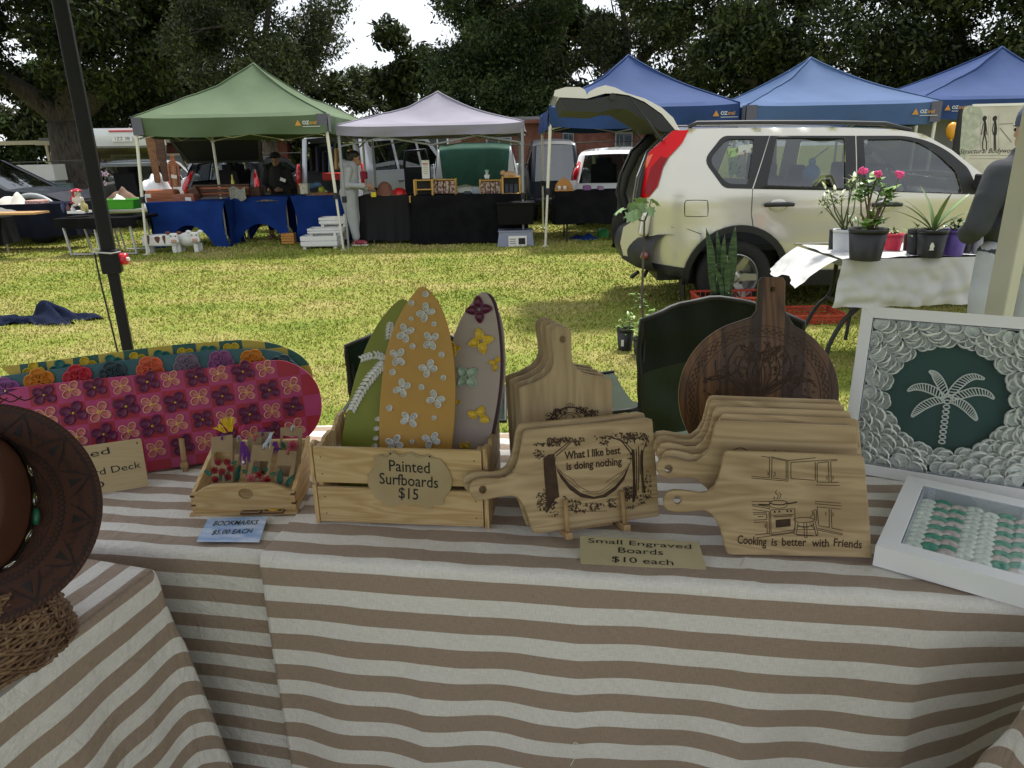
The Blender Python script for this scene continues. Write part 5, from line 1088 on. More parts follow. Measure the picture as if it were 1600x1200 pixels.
    inn = U([(876, 153), (882, 173), (938, 176), (957, 170), (978, 170), (1005, 186), (1035, 206), (1057, 206), (1034, 180), (1007, 161), (983, 151), (960, 148), (920, 156)]); ext(inn, gy0+.004, gy1-.004).build('inner_lining', BLKP, g, bevel=.01)
    gl_ = U([(982, 149), (1006, 157), (1030, 172), (1048, 190), (1045, 196), (1028, 177), (1004, 162), (981, 154)]); ext(gl_, gy0+.14, gy1-.14).build('rear_glass', WGL, g)
    hx = U([(957, 151)])[0]; m = MB(); m.tube([(hx[0], gy0-.012, hx[1]), (hx[0], gy0+.01, hx[1])], .03, 12); m.build('latch_button', BLKP, g)
    for s, A, B in ((-1, (985, 151), (1035, 221)), (1, (968, 172), (1006, 222))):
        m = MB(); Pq = Pl(P0.o-P0.n*(.16 if s < 0 else 1.55), a=a); A_ = Pq.uv(*A); B_ = Pq.uv(*B); yy = s*(hw-.17); mid = ((A_[0]+B_[0])/2, (A_[1]+B_[1])/2); m.tube([(A_[0], yy, A_[1]), (mid[0], yy, mid[1])], .007, 6); m.tube([(mid[0], yy, mid[1]), (B_[0], yy, B_[1])], .012, 8); m.build('gas_strut', BLKP, g)
    # inside
    xs, zs = S(1443, 285); m = MB(); R_ = Matrix.Rotation(rad(62), 3, 'Y')
    ring = [Vector((xs, -.36, zs-.02))+R_ @ Vector((.18*math.cos(k), .18*math.sin(k), 0)) for k in [2*PI*i/24 for i in range(25)]]; m.tube(ring, .014, 6, cap=False)
    for k in (0, PI, -PI/2): m.tube([Vector((xs, -.36, zs-.02)), Vector((xs, -.36, zs-.02))+R_ @ Vector((.17*math.cos(k), .17*math.sin(k), 0))], .012, 5)
    m.build('steering_wheel', BLKP, t, smooth=True)
    m = MB(); m.grid(5, 5, lambda u, v: (xs+.22+.55*u, (v-.5)*1.45, 1.02+.04*math.sin(PI*u))); m.build('dashboard', BLKP, t, smooth=True); m = MB(); m.ball((xs+.22, -.36, 1.0), (.12, .22, .10)); m.build('instrument_hood', BLKP, t, smooth=True)
    xm, zm = S(1415, 236); m = MB(); m.box((xm, 0, zm+.0), (.03, .26, .07)); m.tube([(xm, 0, zm+.03), (xm+.1, 0, zm+.12)], .008, 5); m.build('rear_view_mirror', BLKP, t, bevel=.01)
    m = MB(); m.tube([(xm, 0, zm-.03), (xm, 0, zm-.10)], .002, 4); m.slab([(x_+xm, y_+zm-.16) for x_, y_ in [(-.03, -.07), (.03, -.07), (.045, -.03), (.02, 0), (.03, .04), (.01, .07), (-.01, .07), (-.03, .04), (-.02, 0), (-.045, -.03)]], .01); 
    ch = MB(); ch.lathe([(.038, -.06), (.042, -.03), (.025, 0), (.03, .03), (.01, .055)], 10); o = ch.build('mirror_charm', M('charm_red', (.16, .015, .015), .5), smooth=True); o.location = t.matrix_basis @ Vector((xm, -.02, zm-.15)); tag(o, 'small dark red charm hanging from the mirror of the pale wagon', 'charm')
    xb, zb = S(1283, 272); m = MB(); m.ball((0, 0, 0), (.085, .05, .08)); m.ball((.0, 0, .10), (.035, .03, .035)); m.tube([(0, 0, .12), (.13, 0, .22)], .006, 5); o = m.build('blue_toy', M('blue_toy', (.06, .25, .50), .4), smooth=True); o.location = t.matrix_basis @ Vector((xb, -.62, zb)); tag(o, 'round blue toy bird hanging inside the rear door window', 'toy')
    for k, (x1, y1, x2, y2, c) in enumerate(((1140, 231, 1153, 274, (.30, .42, .22)), (1153, 238, 1168, 278, (.45, .42, .36)), (1154, 226, 1176, 242, (.5, .52, .5)))):
        A_ = S(x1, y2); B_ = S(x2, y1); m = MB(); m.box((0, 0, 0), (B_[0]-A_[0], .004, B_[1]-A_[1]), R=Matrix.Rotation(rad(-6), 3, 'Y')); o = m.build('leaflet', M('leaflet%d' % k, c, .5, col2=tuple(x*.3 for x in c), scale=26, lo=.55, hi=.6)); o.location = t.matrix_basis @ Vector(((A_[0]+B_[0])/2, -(yf(.9, 1.35)-.035-.006*k), (A_[1]+B_[1])/2)); tag(o, ['green headed leaflet standing in the rear quarter window', 'reddish leaflet in the rear quarter window beside the green one', 'pale plastic sleeve behind the leaflets in the quarter window'][k], 'leaflet')
    # wing mirror near side
    xw, zw = S(1524, 283); m = MB(); m.ball((xw+.03, -hw-.10, zw), (.06, .11, .085), 12, 8); m.build('wing_mirror', CH, t, smooth=True); m = MB(); m.box((xw-.02, -hw-.10, zw), (.03, .18, .13)); m.build('mirror_glass', BLKP, t, bevel=.02)
    m = MB(); m.tube([(3.7, -hw+.3, .92), (3.9, -hw+.28, .8)], .07, 8); m.build('headlamp', CHROME, t, smooth=True)
    return t
wagon()
# ---------------- white covered plant table ----------------
WPLA = M('white_plastic_cloth', (.52, .52, .52), .45, bump=.25, scale=5, bscale=9)
def crinkle(x, y, s=0):
    v = 0
    for k, (a, f, am) in enumerate(((.5, 9, 1), (1.3, 14, .7), (2.2, 21, .5), (2.9, 33, .35), (.9, 27, .35))): v += am*abs(math.sin((x*math.cos(a)+y*math.sin(a))*f+s+k+1.4*math.sin((x*math.sin(a)-y*math.cos(a))*f*.45+k)))
    return v-1.4
TH = G(1420, 408, .74); TY = 4.85; A0 = PY(1314, 420, TY); tx0 = A0.x; th = .745; tx1 = tx0+1.85; tdp = .70
t = thing('trestle_table', 'folding table with black curved legs under the white plastic sheet, before the pale wagon', 'table', (tx0, TY, 0)); m = MB(); m.box(((tx1-tx0)/2, tdp/2, th-.03), (tx1-tx0-.06, tdp-.05, .045)); m.build('tabletop', GREYP, t)
for lx in (.12, tx1-tx0-.25):
    for ly in (.08, .55): m = MB(); m.tube(smooth_poly([(lx+.10, ly, th-.05), (lx+.08, ly, .42), (lx-.02, ly, .30), (lx-.10, ly, .12), (lx-.11, ly, 0)], 4, False), .017, 8); m.build('leg', BLKP, t, smooth=True)
    m = MB(); m.tube([(lx+.05, .08, .38), (lx+.05, .55, .38)], .014, 6); m.tube([(lx+.15, .3, th-.05), (lx+.12, .3, .1)], .014, 6); m.build('brace', BLKP, t)
m = MB()
def ptop(u, v): x = u*(tx1-tx0); y = v*tdp; return (x, y, th+.004+.007*(crinkle(x, y)+1))
m.grid(60, 24, ptop)
fd = th-PY(1400, 477, TY).z+.0
m.grid(90, 22, lambda u, v: (u*(tx1-tx0)-.05*v*(1-u)*1.2, -.006-.035*v-.034*v**.6*crinkle(u*(tx1-tx0)*1.0, v*.35, 2), th+.005-fd*v*(1+.02*math.sin(u*9))))
m.grid(40, 18, lambda u, v: (-.03-.24*v**.8*(.8+.3*u)-.022*crinkle(u*.7, v*.3, 4)*v, tdp-u*tdp-.02*v*(u > .9), th+.004-.17*v-.03*v*math.sin(u*7)))
o = m.build('plastic_sheet', WPLA, smooth=True); o.location = (tx0, TY, 0); tag(o, 'crinkled white plastic sheet draped over the plant table', 'table cover')
# ---------------- pots and plants ----------------
SOIL = M('soil', (.02, .015, .01), .95); PB = M('pot_black', (.014, .014, .015), .45, bump=.05, scale=80)
def pot(label, px, ybot, wpx, hpx, mat, zb=None, grp='potted plants on the white sheet', Y=None, rim=True):
    z = th+.008 if zb is None else zb; q = G(px, ybot, z) if Y is None else PY(px, ybot, Y); q.y += .0; dpt = (q-CP).dot(MR @ Vector((0, 0, -1))); sc = dpt/FPX; r1 = wpx*sc/2; h = hpx*sc*1.03
    q.y += r1*.8; t = thing('potted_plant', label, 'potted plant', (q.x, q.y, q.z if Y is not None or zb is None else zb), group=grp); r0 = r1*.78
    m = MB(); m.lathe([(r0, 0), (r1*.97, h*.88), (r1*.97, h*.88), (r1, h*.88), (r1*1.0, h), (r1*.93, h), (r1*.90, h*.86), (r0*.9, .02)], 24, cap=False); m.lathe([(0.001, .0), (r0, 0)], 24, cap=False); p = m.build('pot', mat, t, smooth=True)
    m = MB(); m.lathe([(.001, h*.88), (r1*.91, h*.88)], 18, cap=False); m.build('soil', SOIL, t)
    t['h'] = h*.88; t['r'] = r1; t['sc'] = sc; return t
def leafmesh(L, w_, fold=.15, curl=.3, n=6, tip=1.0, wav=0.0):
    """a leaf along +x with its midrib, curling down"""
    m = MB()
    def f(u, v):
        s = v; wd = w_/2*math.sin(PI*min(1, s*1.02)**(.75))**tip if s < 1 else 0; wd = max(wd, .0006); x = L*s; z = -curl*L*s*s+abs(2*u-1)*wd*fold+wav*math.sin(s*18)*wd; return (x, (2*u-1)*wd, z)
    m.grid(3, n, f); return m
def put_leaf(src, parent, p, az, el, s=1.0, roll=0.0):
    return inst(src, parent, Matrix.Translation(p) @ Matrix.Rotation(az, 4, 'Z') @ Matrix.Rotation(-el, 4, 'Y') @ Matrix.Rotation(roll, 4, 'X') @ Matrix.Scale(s, 4))
LG = M('leaf_bright', (.10, .20, .035), .45, col2=(.17, .28, .06), scale=20); LD = M('leaf_dark', (.035, .09, .025), .4, col2=(.06, .14, .035), scale=20); LV = M('leaf_variegated', (.34, .36, .16), .5, col2=(.10, .17, .05), scale=45, lo=.45, hi=.55); LS = M('leaf_strap', (.12, .19, .07), .4, col2=(.20, .28, .12), scale=6, stretch=(1, 12, 1)); STEMG = M('stem_green', (.10, .12, .05), .6); STEMB = M('stem_brown', (.14, .09, .06), .7); PINK = M('petal_pink', (.75, .07, .25), .6)
def bush(t, tips, base, nper, L, w_, mat, stem=STEMG, seed=0, name='leaf', sr=.005, big=False, spread=.05, dn=.4):
    """stems rising to each tip; leaves around each tip"""
    R = random.Random(seed); m = MB(); hub = Vector(base)
    for q in tips: q = Vector(q); md = hub.lerp(q, .5)+Vector((R.uniform(-.02, .02), R.uniform(-.02, .02), .0)); m.tube([hub+Vector((R.uniform(-.02, .02), R.uniform(-.02, .02), 0)), md, q], [sr*1.4, sr, sr*.5], 5)
    m.build('stem', stem, t, smooth=True)
    m = MB(); lf = leafmesh(L, w_, n=5)
    for q in tips:
        q = Vector(q)
        for k in range(nper):
            a = R.random()*6.28; e = R.uniform(-.3, 1.1); s = R.uniform(.6, 1.15); off = Vector((R.uniform(-1, 1), R.uniform(-1, 1), R.uniform(-1, .6)))*spread
            Mx_ = Matrix.Translation(q+off) @ Matrix.Rotation(a, 4, 'Z') @ Matrix.Rotation(-e, 4, 'Y') @ Matrix.Scale(s, 4); m._add([Mx_ @ Vector(v) for v in lf.v], lf.f)
    o = m.build('foliage', mat, t, smooth=True, stuff=True); return o
def rel(t, px, py, dy=0.0):
    """point above the pot at traced pixel, in the plant's own frame"""
    q = PY(px, py, t.location.y+dy); return (q.x-t.location.x, dy, q.z-t.location.z)
t = pot('small empty looking black pot at the left end of the white sheet', 1301, 391, 12, 30, PB); bush(t, [(0, 0, t['h']+.03)], (0, 0, t['h']), 3, .03, .015, LD)
t = pot('white pot with a thin stemmed variegated plant', 1321, 395, 33, 34, M('pot_white', (.55, .57, .60), .5))
bush(t, [rel(t, x, y, d) for x, y, d in ((1287, 312, 0), (1298, 300, .03), (1302, 318, -.02), (1334, 282, .02), (1328, 290, 0), (1315, 308, .02), (1338, 300, -.03), (1290, 325, 0))], (0, 0, t['h']), 17, .070, .020, LV, STEMG, 4, spread=.03)
t = pot('black pot just behind the white one', 1334, 392, 26, 30, PB); bush(t, [rel(t, 1326, 334), rel(t, 1332, 345), rel(t, 1310, 348)], (0, 0, t['h']), 4, .07, .02, LD, STEMG, 5)
t = pot('large black pot holding a geranium with three pink flower heads', 1362, 409, 58, 48, PB)
bush(t, [rel(t, x, y, d) for x, y, d in ((1356, 285, 0), (1368, 280, .02), (1378, 292, -.02), (1385, 305, 0), (1392, 298, .03), (1350, 300, .03), (1345, 306, -.01), (1362, 296, .0), (1388, 312, 0), (1358, 340, .0), (1352, 348, -.04), (1366, 345, .02), (1372, 350, -.03))], (0, 0, t['h']), 11, .058, .060, LG, STEMB, 6, sr=.007, spread=.035)
for x, y in ((1348, 266), (1371, 272), (1405, 273)):
    p = Vector(rel(t, x, y)); m = MB(); R = random.Random(x)
    for k in range(9):
        c = p+Vector((R.uniform(-1, 1), R.uniform(-1, 1), R.uniform(-.7, .7)))*.017
        for j in range(4): a = j*1.57+k; m.ball(c+Vector((.008*math.cos(a), -.004, .008*math.sin(a))), (.010, .004, .009), 6, 4)
    m.build('flower', PINK, t, smooth=True); m = MB(); m.tube([p-Vector((.01, 0, .10)), p], .003, 5); m.build('flower_stem', STEMG, t)
t = pot('small red pot with a low succulent', 1399, 394, 30, 27, M('pot_red', (.50, .02, .05), .4)); bush(t, [(k*.02, 0, t['h']+.03) for k in (-1, 0, 1)], (0, 0, t['h']), 8, .045, .016, LV, STEMG, 7, spread=.01)
t = pot('narrow black pot between the red pot and the strappy plant', 1419, 392, 13, 24, PB); bush(t, [(0, 0, t['h']+.03)], (0, 0, t['h']), 6, .06, .018, LG, STEMG, 8)
t = pot('black pot behind and left of the white tagged pot', 1433, 399, 26, 38, PB); bush(t, [(k*.03, 0, t['h']+.02) for k in (-1, 0, 1)], (0, 0, t['h']), 5, .09, .025, LD, STEMG, 9)
t = pot('black pot with a white tag holding a long strappy leaved plant', 1462, 404, 45, 42, PB)
lm = leafmesh(.32, .034, .35, .30, 12, .55); lf0 = lm.build('leaf', LS, t, smooth=True)
R = random.Random(5); lf0.matrix_basis = Matrix.Translation((0, 0, t['h'])) @ Matrix.Rotation(PI*.98, 4, 'Z') @ Matrix.Rotation(-.95, 4, 'Y')
for az, el, s in ((3.0, .75, 1.05), (2.7, 1.1, .9), (.1, 1.15, 1.0), (.35, 1.0, 1.1), (-.2, .85, .85), (1.5, 1.25, .8), (4.6, 1.3, .95), (4.2, 1.0, .6), (5.3, .9, .6), (3.5, .55, .55), (.0, .5, .6), (2.2, 1.45, 1.0), (5.8, 1.2, .9)): put_leaf(lf0, t, (0, 0, t['h']), az, el, s)
m = MB(); r1 = t['r']; m.slab([(-.016, -.025), (.016, -.025), (.012, -.01), (.018, .0), (.006, .025), (-.006, .025), (-.014, .0), (-.010, -.01)], .002); m.build('price_tag', TAG, t, Mx=Matrix.Translation((-.045, -r1*.92, t['h']*.5)) @ Matrix.Rotation(PI/2, 4, 'X'))
t = pot('purple pot with glossy round leaved plant', 1495, 401, 40, 39, M('pot_purple', (.10, .06, .30), .4)); bush(t, [rel(t, x, y, d) for x, y, d in ((1482, 352, 0), (1490, 345, .03), (1500, 344, 0), (1509, 348, .02), (1514, 352, 0), (1494, 356, -.04), (1505, 356, -.03))], (0, 0, t['h']), 9, .045, .026, LD, STEMG, 10, spread=.02)
t = pot('black pot right behind the purple pot', 1512, 397, 18, 28, PB); bush(t, [(0, 0, t['h']+.03)], (0, 0, t['h']), 4, .04, .02, LD, STEMG, 11)
t = pot('grey pot beside the standing man', 1529, 397, 18, 28, GREYP); bush(t, [(0, 0, t['h']+.03)], (0, 0, t['h']), 4, .04, .02, LG, STEMG, 12)
# plants on the lawn
t = pot('black nursery pot with a leafy herb on the lawn, left of the camp chair', 978, 549, 27, 34, PB, 0, 'plants standing on the lawn')
bush(t, [rel(t, x, y, d) for x, y, d in ((972, 500, 0), (978, 508, .05), (985, 498, .02), (990, 510, .05), (983, 520, -.03), (970, 512, 0))], (0, 0, t['h']), 12, .05, .022, LG, STEMG, 13, spread=.05)
m = MB(); m.box((-.03, -t['r']*.93, t['h']*.45), (.02, .003, .05)); m.build('label_tag', TAG, t)
t = pot('tall fig sapling in a black pot, its lobed leaves over the wagon bumper', 1010, 562, 28, 32, PB, 0, 'plants standing on the lawn')
FL = M('fig_leaf', (.15, .24, .10), .5, col2=(.22, .33, .16), scale=14)
m = MB(); S0 = Vector((0, 0, t['h'])); pts = [rel(t, x, y, d) for x, y, d in ((1006, 520, 0), (1003, 470, 0), (1005, 400, 0), (1007, 346, 0), (1014, 328, .02), (1017, 312, .02))]; m.tube([S0]+pts, [.011, .010, .009, .008, .007, .005, .003], 7)
m.tube([pts[3], rel(t, 995, 342, 0), rel(t, 986, 333, -.02), rel(t, 980, 322, -.02)], [.006, .005, .004, .003], 6); m.build('stem', BARK, t, smooth=True)
lob = smooth_poly([(0, 0), (.02, .035), (.0, .07), (.045, .06), (.07, .085), (.08, .045), (.125, .04), (.11, 0), (.125, -.04), (.08, -.045), (.07, -.085), (.045, -.06), (.0, -.07), (.02, -.035)], 3)
m = MB(); m.poly(lob); m.v = [(x*.68, y*.68, -.24*x*x/.12-.14*y*y/.08) for x, y, z in m.v]; lf0 = m.build('leaf', FL, t, smooth=True); first = True
for x, y, d, az, el, s in ((975, 324, 0, 3.3, -.3, .95), (990, 315, .0, 2.0, -.9, 1.0), (1000, 308, .03, 1.0, -.5, 1.05), (986, 330, -.05, 4.4, -.9, .9), (1018, 310, 0, .3, -.4, .95), (1016, 322, 0, 5.0, -1.0, .8), (995, 326, 0, 5.2, -1.1, .95), (1003, 316, .02, 4.2, -1.2, .8), (1020, 328, .02, -.3, -1.0, .6)):
    p = rel(t, x, y, d); Mx_ = Matrix.Translation(p) @ Matrix.Rotation(az, 4, 'Z') @ Matrix.Rotation(-el, 4, 'Y') @ Matrix.Scale(s, 4)
    if first: lf0.matrix_basis = Mx_; first = False
    else: inst(lf0, t, Mx_)
t = pot('black pot of mint with a pale topped stem between sapling and chair', 1003, 556, 26, 26, PB, 0, 'plants standing on the lawn')
bush(t, [rel(t, x, y, d) for x, y, d in ((1000, 462, 0), (1001, 475, .02), (1005, 505, 0), (1010, 520, .05), (1014, 500, .1), (998, 530, 0), (1018, 490, .1), (1008, 540, -.05), (1000, 515, -.05))], (0, 0, t['h']), 11, .055, .030, LG, STEMG, 15, spread=.04)
# red crates
RC = M('crate_red', (.38, .035, .022), .5, col2=(.50, .07, .04), scale=10)
def milk_crate(label, px0, px1, ybot, h, dep, rz=0.0, n=12):
    a_ = G(px0, ybot); b_ = G(px1, ybot); w_ = (b_-a_).length; t = thing('plastic_crate', label, 'crate', ((a_.x+b_.x)/2, a_.y+dep/2, 0), rz, 'red plastic crates on the lawn')
    for s in (-1, 1):
        for (L, ax) in ((w_, 0), (dep, 1)):
            m = MB()
            for z in (.012, h*.5, h-.012): m.box((0, s*dep/2, z) if ax == 0 else (s*w_/2, 0, z), (L, .012, .018) if ax == 0 else (.012, L, .018))
            k_ = int(L/.045)
            for k in range(k_+1): q = -L/2+L*k/k_; m.box((q, s*dep/2, h/2) if ax == 0 else (s*w_/2, q, h/2), (.008, .008, h) )
            m.build('side_lattice', RC, t)
    m = MB()
    for k in range(9): m.box((-w_/2+w_*(k+.5)/9, 0, .006), (.014, dep, .01))
    for k in range(6): m.box((0, -dep/2+dep*(k+.5)/6, .008), (w_, .014, .01))
    m.build('base_lattice', RC, t); return t
ct = milk_crate('red plastic lattice crate holding the snake plant, before the wagon wheel', 1092, 1203, 507, .24, .36); milk_crate('low red plastic lattice tray lying empty on the lawn right of the round board', 1232, 1326, 508, .085, .40)
q = PY(1128, 457, ct.location.y); t = thing('snake_plant', 'tall banded snake plant in the red crate', 'potted plant', (q.x, q.y, .02))
m = MB(); m.lathe([(.08, 0), (.10, .18), (.11, .2)], 18); m.build('pot', PB, t, smooth=True)
SN = M('snake_leaf', (.020, .05, .022), .45, col2=(.07, .12, .05), scale=26, stretch=(.35, .35, 2.2), lo=.42, hi=.58, coords='Object')
for (bx, tx_, ty, w_, dz) in ((1118, 1103, 356, 17, 0), (1124, 1122, 358, 12, .03), (1128, 1134, 366, 13, -.02), (1136, 1151, 354, 19, 0), (1130, 1118, 415, 12, -.04), (1134, 1142, 400, 14, -.05), (1126, 1128, 385, 12, .05)):
    A_ = Vector(rel(t, bx, 462, dz)); B_ = Vector(rel(t, tx_, ty, dz)); sc = 5.9/FPX; m = MB()
    def f(u, v, A_=A_, B_=B_, w_=w_): p = A_.lerp(B_, v); wd = w_*.66*sc/2*(.75+.5*math.sin(PI*v*.8))*(1-v**5); return tuple(p+Vector(((2*u-1)*wd+.012*math.sin(v*5+w_), -.25*wd*abs(2*u-1)+.01*math.sin(v*4), 0)))
    m.grid(5, 14, f); lf = m.build('leaf', SN, t, smooth=True); x = lf.modifiers.new('s', 'SOLIDIFY'); x.thickness = .004
bush(t, [rel(t, 1140, 462, -.1), rel(t, 1150, 466, -.1)], (.05, -.05, .15), 9, .03, .012, LV, STEMG, 16, spread=.03)
# ---------------- camp chairs ----------------
CG = M('chair_green', (.020, .029, .019), .8, spec=.2, col2=(.028, .039, .026), scale=3, bump=.9, bscale=9); CGD = M('chair_dark_green', (.011, .016, .012), .8, spec=.2, bump=.9, scale=8); PIPE = M('chair_piping', (.006, .006, .007), .6); CGT = M('chair_teal', (.004, .014, .010), .8, spec=.2, bump=.9, scale=9)
def camp_chair(label, main, top, tf, z0=.36):
    t = thing('camp_chair', label, 'camping chair', tf, group='folding camp chairs behind the stall')
    hw_ = .27
    def back(u, v):
        x = (2*u-1)*(hw_+.045*v+.02*math.sin(PI*v)); z = .40+.52*v+.085*(1-abs(2*u-1)**1.6)*v-.03*u*v-.0; return (x, -.02-.05*v+.05*(1-(2*u-1)**2)+.016*math.sin(u*17+v*9)*(1-v)-.010*math.sin(u*27+v*5)*v+.008*math.sin(v*19+u*6), z)
    m = MB(); m.grid(28, 10, lambda u, v: back(u, v*.56)); m.build('back_panel', main, t, smooth=True); m = MB(); m.grid(28, 8, lambda u, v: tuple(Vector(back(u, .56+.44*v))-Vector((0, .004, 0)))); m.build('back_pocket', top, t, smooth=True)
    m = MB(); ed = [back(0, k/10) for k in range(11)]+[back(k/16, 1) for k in range(1, 17)]+[back(1, 1-k/10) for k in range(1, 11)]; m.tube(ed, .011, 7); m.build('piping', PIPE, t, smooth=True)
    m = MB(); m.grid(12, 10, lambda u, v: ((2*u-1)*.25, .02+.42*v, .40-.05*math.sin(PI*u)-.03*math.sin(PI*v))); m.build('seat', main, t, smooth=True)
    for s in (-1, 1):
        m = MB(); m.tube([(s*.30, 0, .02), (s*.30, -.045, .90)], .010, 8); m.tube([(s*.32, .45, .02), (s*.32, .45, .53)], .010, 8); m.build('frame_tube', PIPE, t, smooth=True)
        m = MB(); m.grid(6, 8, lambda u, v: (s*(.30+.10*u), -.04+.50*v, .535-.02*math.sin(PI*v)-.015*u)); m.grid(6, 8, lambda u, v: (s*(.30+.10*u), .46-.50*v, .531-.02*math.sin(PI*v)-.015*u)); a_ = m.build('armrest', main, t, smooth=True)
        m = MB(); m.tube([(s*.30, -.04, .537), (s*.41, -.04, .525), (s*.41, .46, .525), (s*.30, .46, .537)], .009, 6); m.build('arm_piping', PIPE, a_, smooth=True)
    m = MB()
    for (A_, B_) in (((-.30, 0, .03), (.30, 0, .40)), ((.30, 0, .03), (-.30, 0, .40)), ((-.32, .45, .03), (.32, .45, .38)), ((.32, .45, .03), (-.32, .45, .38)), ((-.30, 0, .03), (-.32, .45, .38)), ((.30, 0, .03), (.32, .45, .38)), ((-.30, 0, .40), (-.32, .45, .03)), ((.30, 0, .40), (.32, .45, .03))): m.tube([A_, B_], .009, 6)
    m.build('cross_frame', PIPE, t, smooth=True); return t
q = PY(1122, 470, 2.72); c1 = camp_chair('grey green camp chair seen from behind, beyond the small boards', CG, CGD, (q.x, 2.72, q.z-1.01)); c1.location.z = 0; sc_ = q.z/.975; c1.scale = (1.0, 1.0, sc_); c1.rotation_euler = (0, 0, rad(4))
q = PY(648, 500, 2.75); c2 = camp_chair('dark teal camp chair mostly hidden behind the painted surfboards', CGT, CGT, (q.x, 2.75, 0)); c2.scale = (.85, .9, (q.z-.04)/.975)
# ---------------- people ----------------
SKIN = M('skin', (.42, .24, .16), .5, col2=(.48, .28, .19), scale=9); SKIND = M('skin_tan', (.26, .14, .09), .5, col2=(.30, .16, .10), scale=9)
def limb(m, pts, rs, n=10): 
    m.tube(pts, rs, n)
    for p, r_ in zip(pts, rs): m.ball(p, r_, n, 7)
def hand(m, w, fwd, side, s=1.0, curl=.4):
    """palm plus five separate bent fingers; fwd and side are unit vectors"""
    fwd = Vector(fwd).normalized(); side = Vector(side).normalized(); dn = fwd.cross(side).normalized(); w = Vector(w)
    for k in range(3): m.ball(w+fwd*(.03+.022*k)*s, (.026*s, .026*s, .022*s), 8, 6)
    for k, L in enumerate((.060, .072, .068, .052)):
        b = w+fwd*.075*s+side*(.028-.019*k)*s; d1 = (fwd*math.cos(curl)+dn*math.sin(curl)); d2 = (fwd*math.cos(curl*2.2)+dn*math.sin(curl*2.2)); m.tube([b-fwd*.02*s, b, b+d1*L*.5*s, b+d1*L*.5*s+d2*L*.5*s], [.010*s, .0095*s, .009*s, .007*s], 7)
    b = w+fwd*.03*s+side*.028*s; m.tube([b-fwd*.01*s, b+(side*.7+fwd*.6)*.028*s, b+(side*.45+fwd+dn*.3)*.055*s], [.013*s, .011*s, .009*s], 7)
def head(m, c, f, s=1.0):
    """skull, jaw, nose and ears; f faces forward"""
    f = Vector(f).normalized(); c = Vector(c); u = Vector((0, 0, 1)); r = f.cross(u); Rm = Matrix((r, f, u)).transposed()
    m.ball(c+u*.02*s, (.072*s, .090*s, .100*s), 14, 10, Rm); m.ball(c+f*.025*s-u*.05*s, (.052*s, .062*s, .062*s), 12, 8, Rm); m.ball(c+f*.093*s-u*.012*s, (.011*s, .018*s, .022*s), 8, 6, Rm)
    for q in (-1, 1): m.ball(c+r*q*.073*s-u*.005*s, (.009*s, .017*s, .028*s), 8, 6, Rm)
    m.ball(c+f*.080*s-u*.052*s, (.024*s, .010*s, .009*s), 8, 5, Rm)
def eyes(t, c, f, s=1.0):
    f = Vector(f).normalized(); c = Vector(c); r = f.cross(Vector((0, 0, 1))); m = MB()
    for q in (-1, 1): m.ball(c+r*q*.030*s+f*.080*s+Vector((0, 0, .008*s)), .010*s, 8, 6); 
    for q in (-1, 1): m.ball(c+r*q*.030*s+f*.086*s+Vector((0, 0, .028*s)), (.017*s, .006*s, .004*s), 6, 4)
    m.build('eyes', DARK, t, smooth=True)
# woman in grey, in profile facing right
wp = G(556, 384); t = thing('person', 'woman in a grey tracksuit bending over the charcoal table with dark hair', 'person', (wp.x, 12.42, 0)); GRY = M('tracksuit_grey', (.33, .34, .35), .9, col2=(.38, .39, .40), scale=6, bump=.9, bscale=9)
hc = (.10, 0, 1.43); F1 = (1, 0, -.35)
m = MB(); head(m, hc, F1); limb(m, [(.06, 0, 1.36), (.0, 0, 1.26), (-.03, 0, 1.05), (-.06, 0, .86)], [.055, .11, .115, .13]);
for s in (-1, 1): limb(m, [(-.06, s*.09, .84), (-.02, s*.09, .46), (-.04+.05*(s < 0), s*.10, .09)], [.085, .052, .038]); m.box((.03+.05*(s < 0), s*.10, .035), (.24, .08, .06))
limb(m, [(.01, -.17, 1.24), (-.02, -.20, 1.00), (.26, -.14, .99)], [.05, .042, .03]); limb(m, [(.01, .17, 1.24), (.03, .2, 1.00), (.26, .12, .92)], [.05, .042, .03])
hand(m, (.27, -.14, .99), (1, .1, -.25), (0, .2, 1)); hand(m, (.27, .12, .92), (1, -.1, -.3), (0, -.2, 1)); m.build('body', SKIND, t, smooth=True, remesh=.008); eyes(t, hc, F1)
m = MB(); limb(m, [(.015, 0, 1.29), (-.02, 0, 1.15), (-.04, 0, .98), (-.05, 0, .84)], [.12, .155, .155, .15], 14); limb(m, [(.0, -.16, 1.24), (-.04, -.21, 1.00), (.22, -.15, .99)], [.075, .068, .050], 12); limb(m, [(.0, .16, 1.24), (.02, .21, 1.00), (.22, .13, .93)], [.075, .068, .05], 12); m.ball((-.10, 0, 1.33), (.09, .13, .09), 12, 8)
m.build('hoodie', GRY, t, smooth=True, remesh=.014)
m = MB()
for s in (-1, 1): limb(m, [(-.06, s*.075, .88), (-.04, s*.085, .62), (-.01, s*.09, .44), (-.03+.05*(s < 0), s*.10, .15)], [.145, .115, .09, .068], 12); m.ball((-.03+.05*(s < 0), s*.10, .13), .060)
m.build('track_pants', GRY, t, smooth=True, remesh=.014)
m = MB(); m.ball((.075, 0, 1.475), (.105, .088, .085), 12, 8); m.ball((.02, 0, 1.44), (.07, .08, .09)); m.ball((-.02, 0, 1.50), (.04, .04, .04)); m.build('hair', M('hair_dark', (.015, .01, .008), .5), t, smooth=True, remesh=.012)
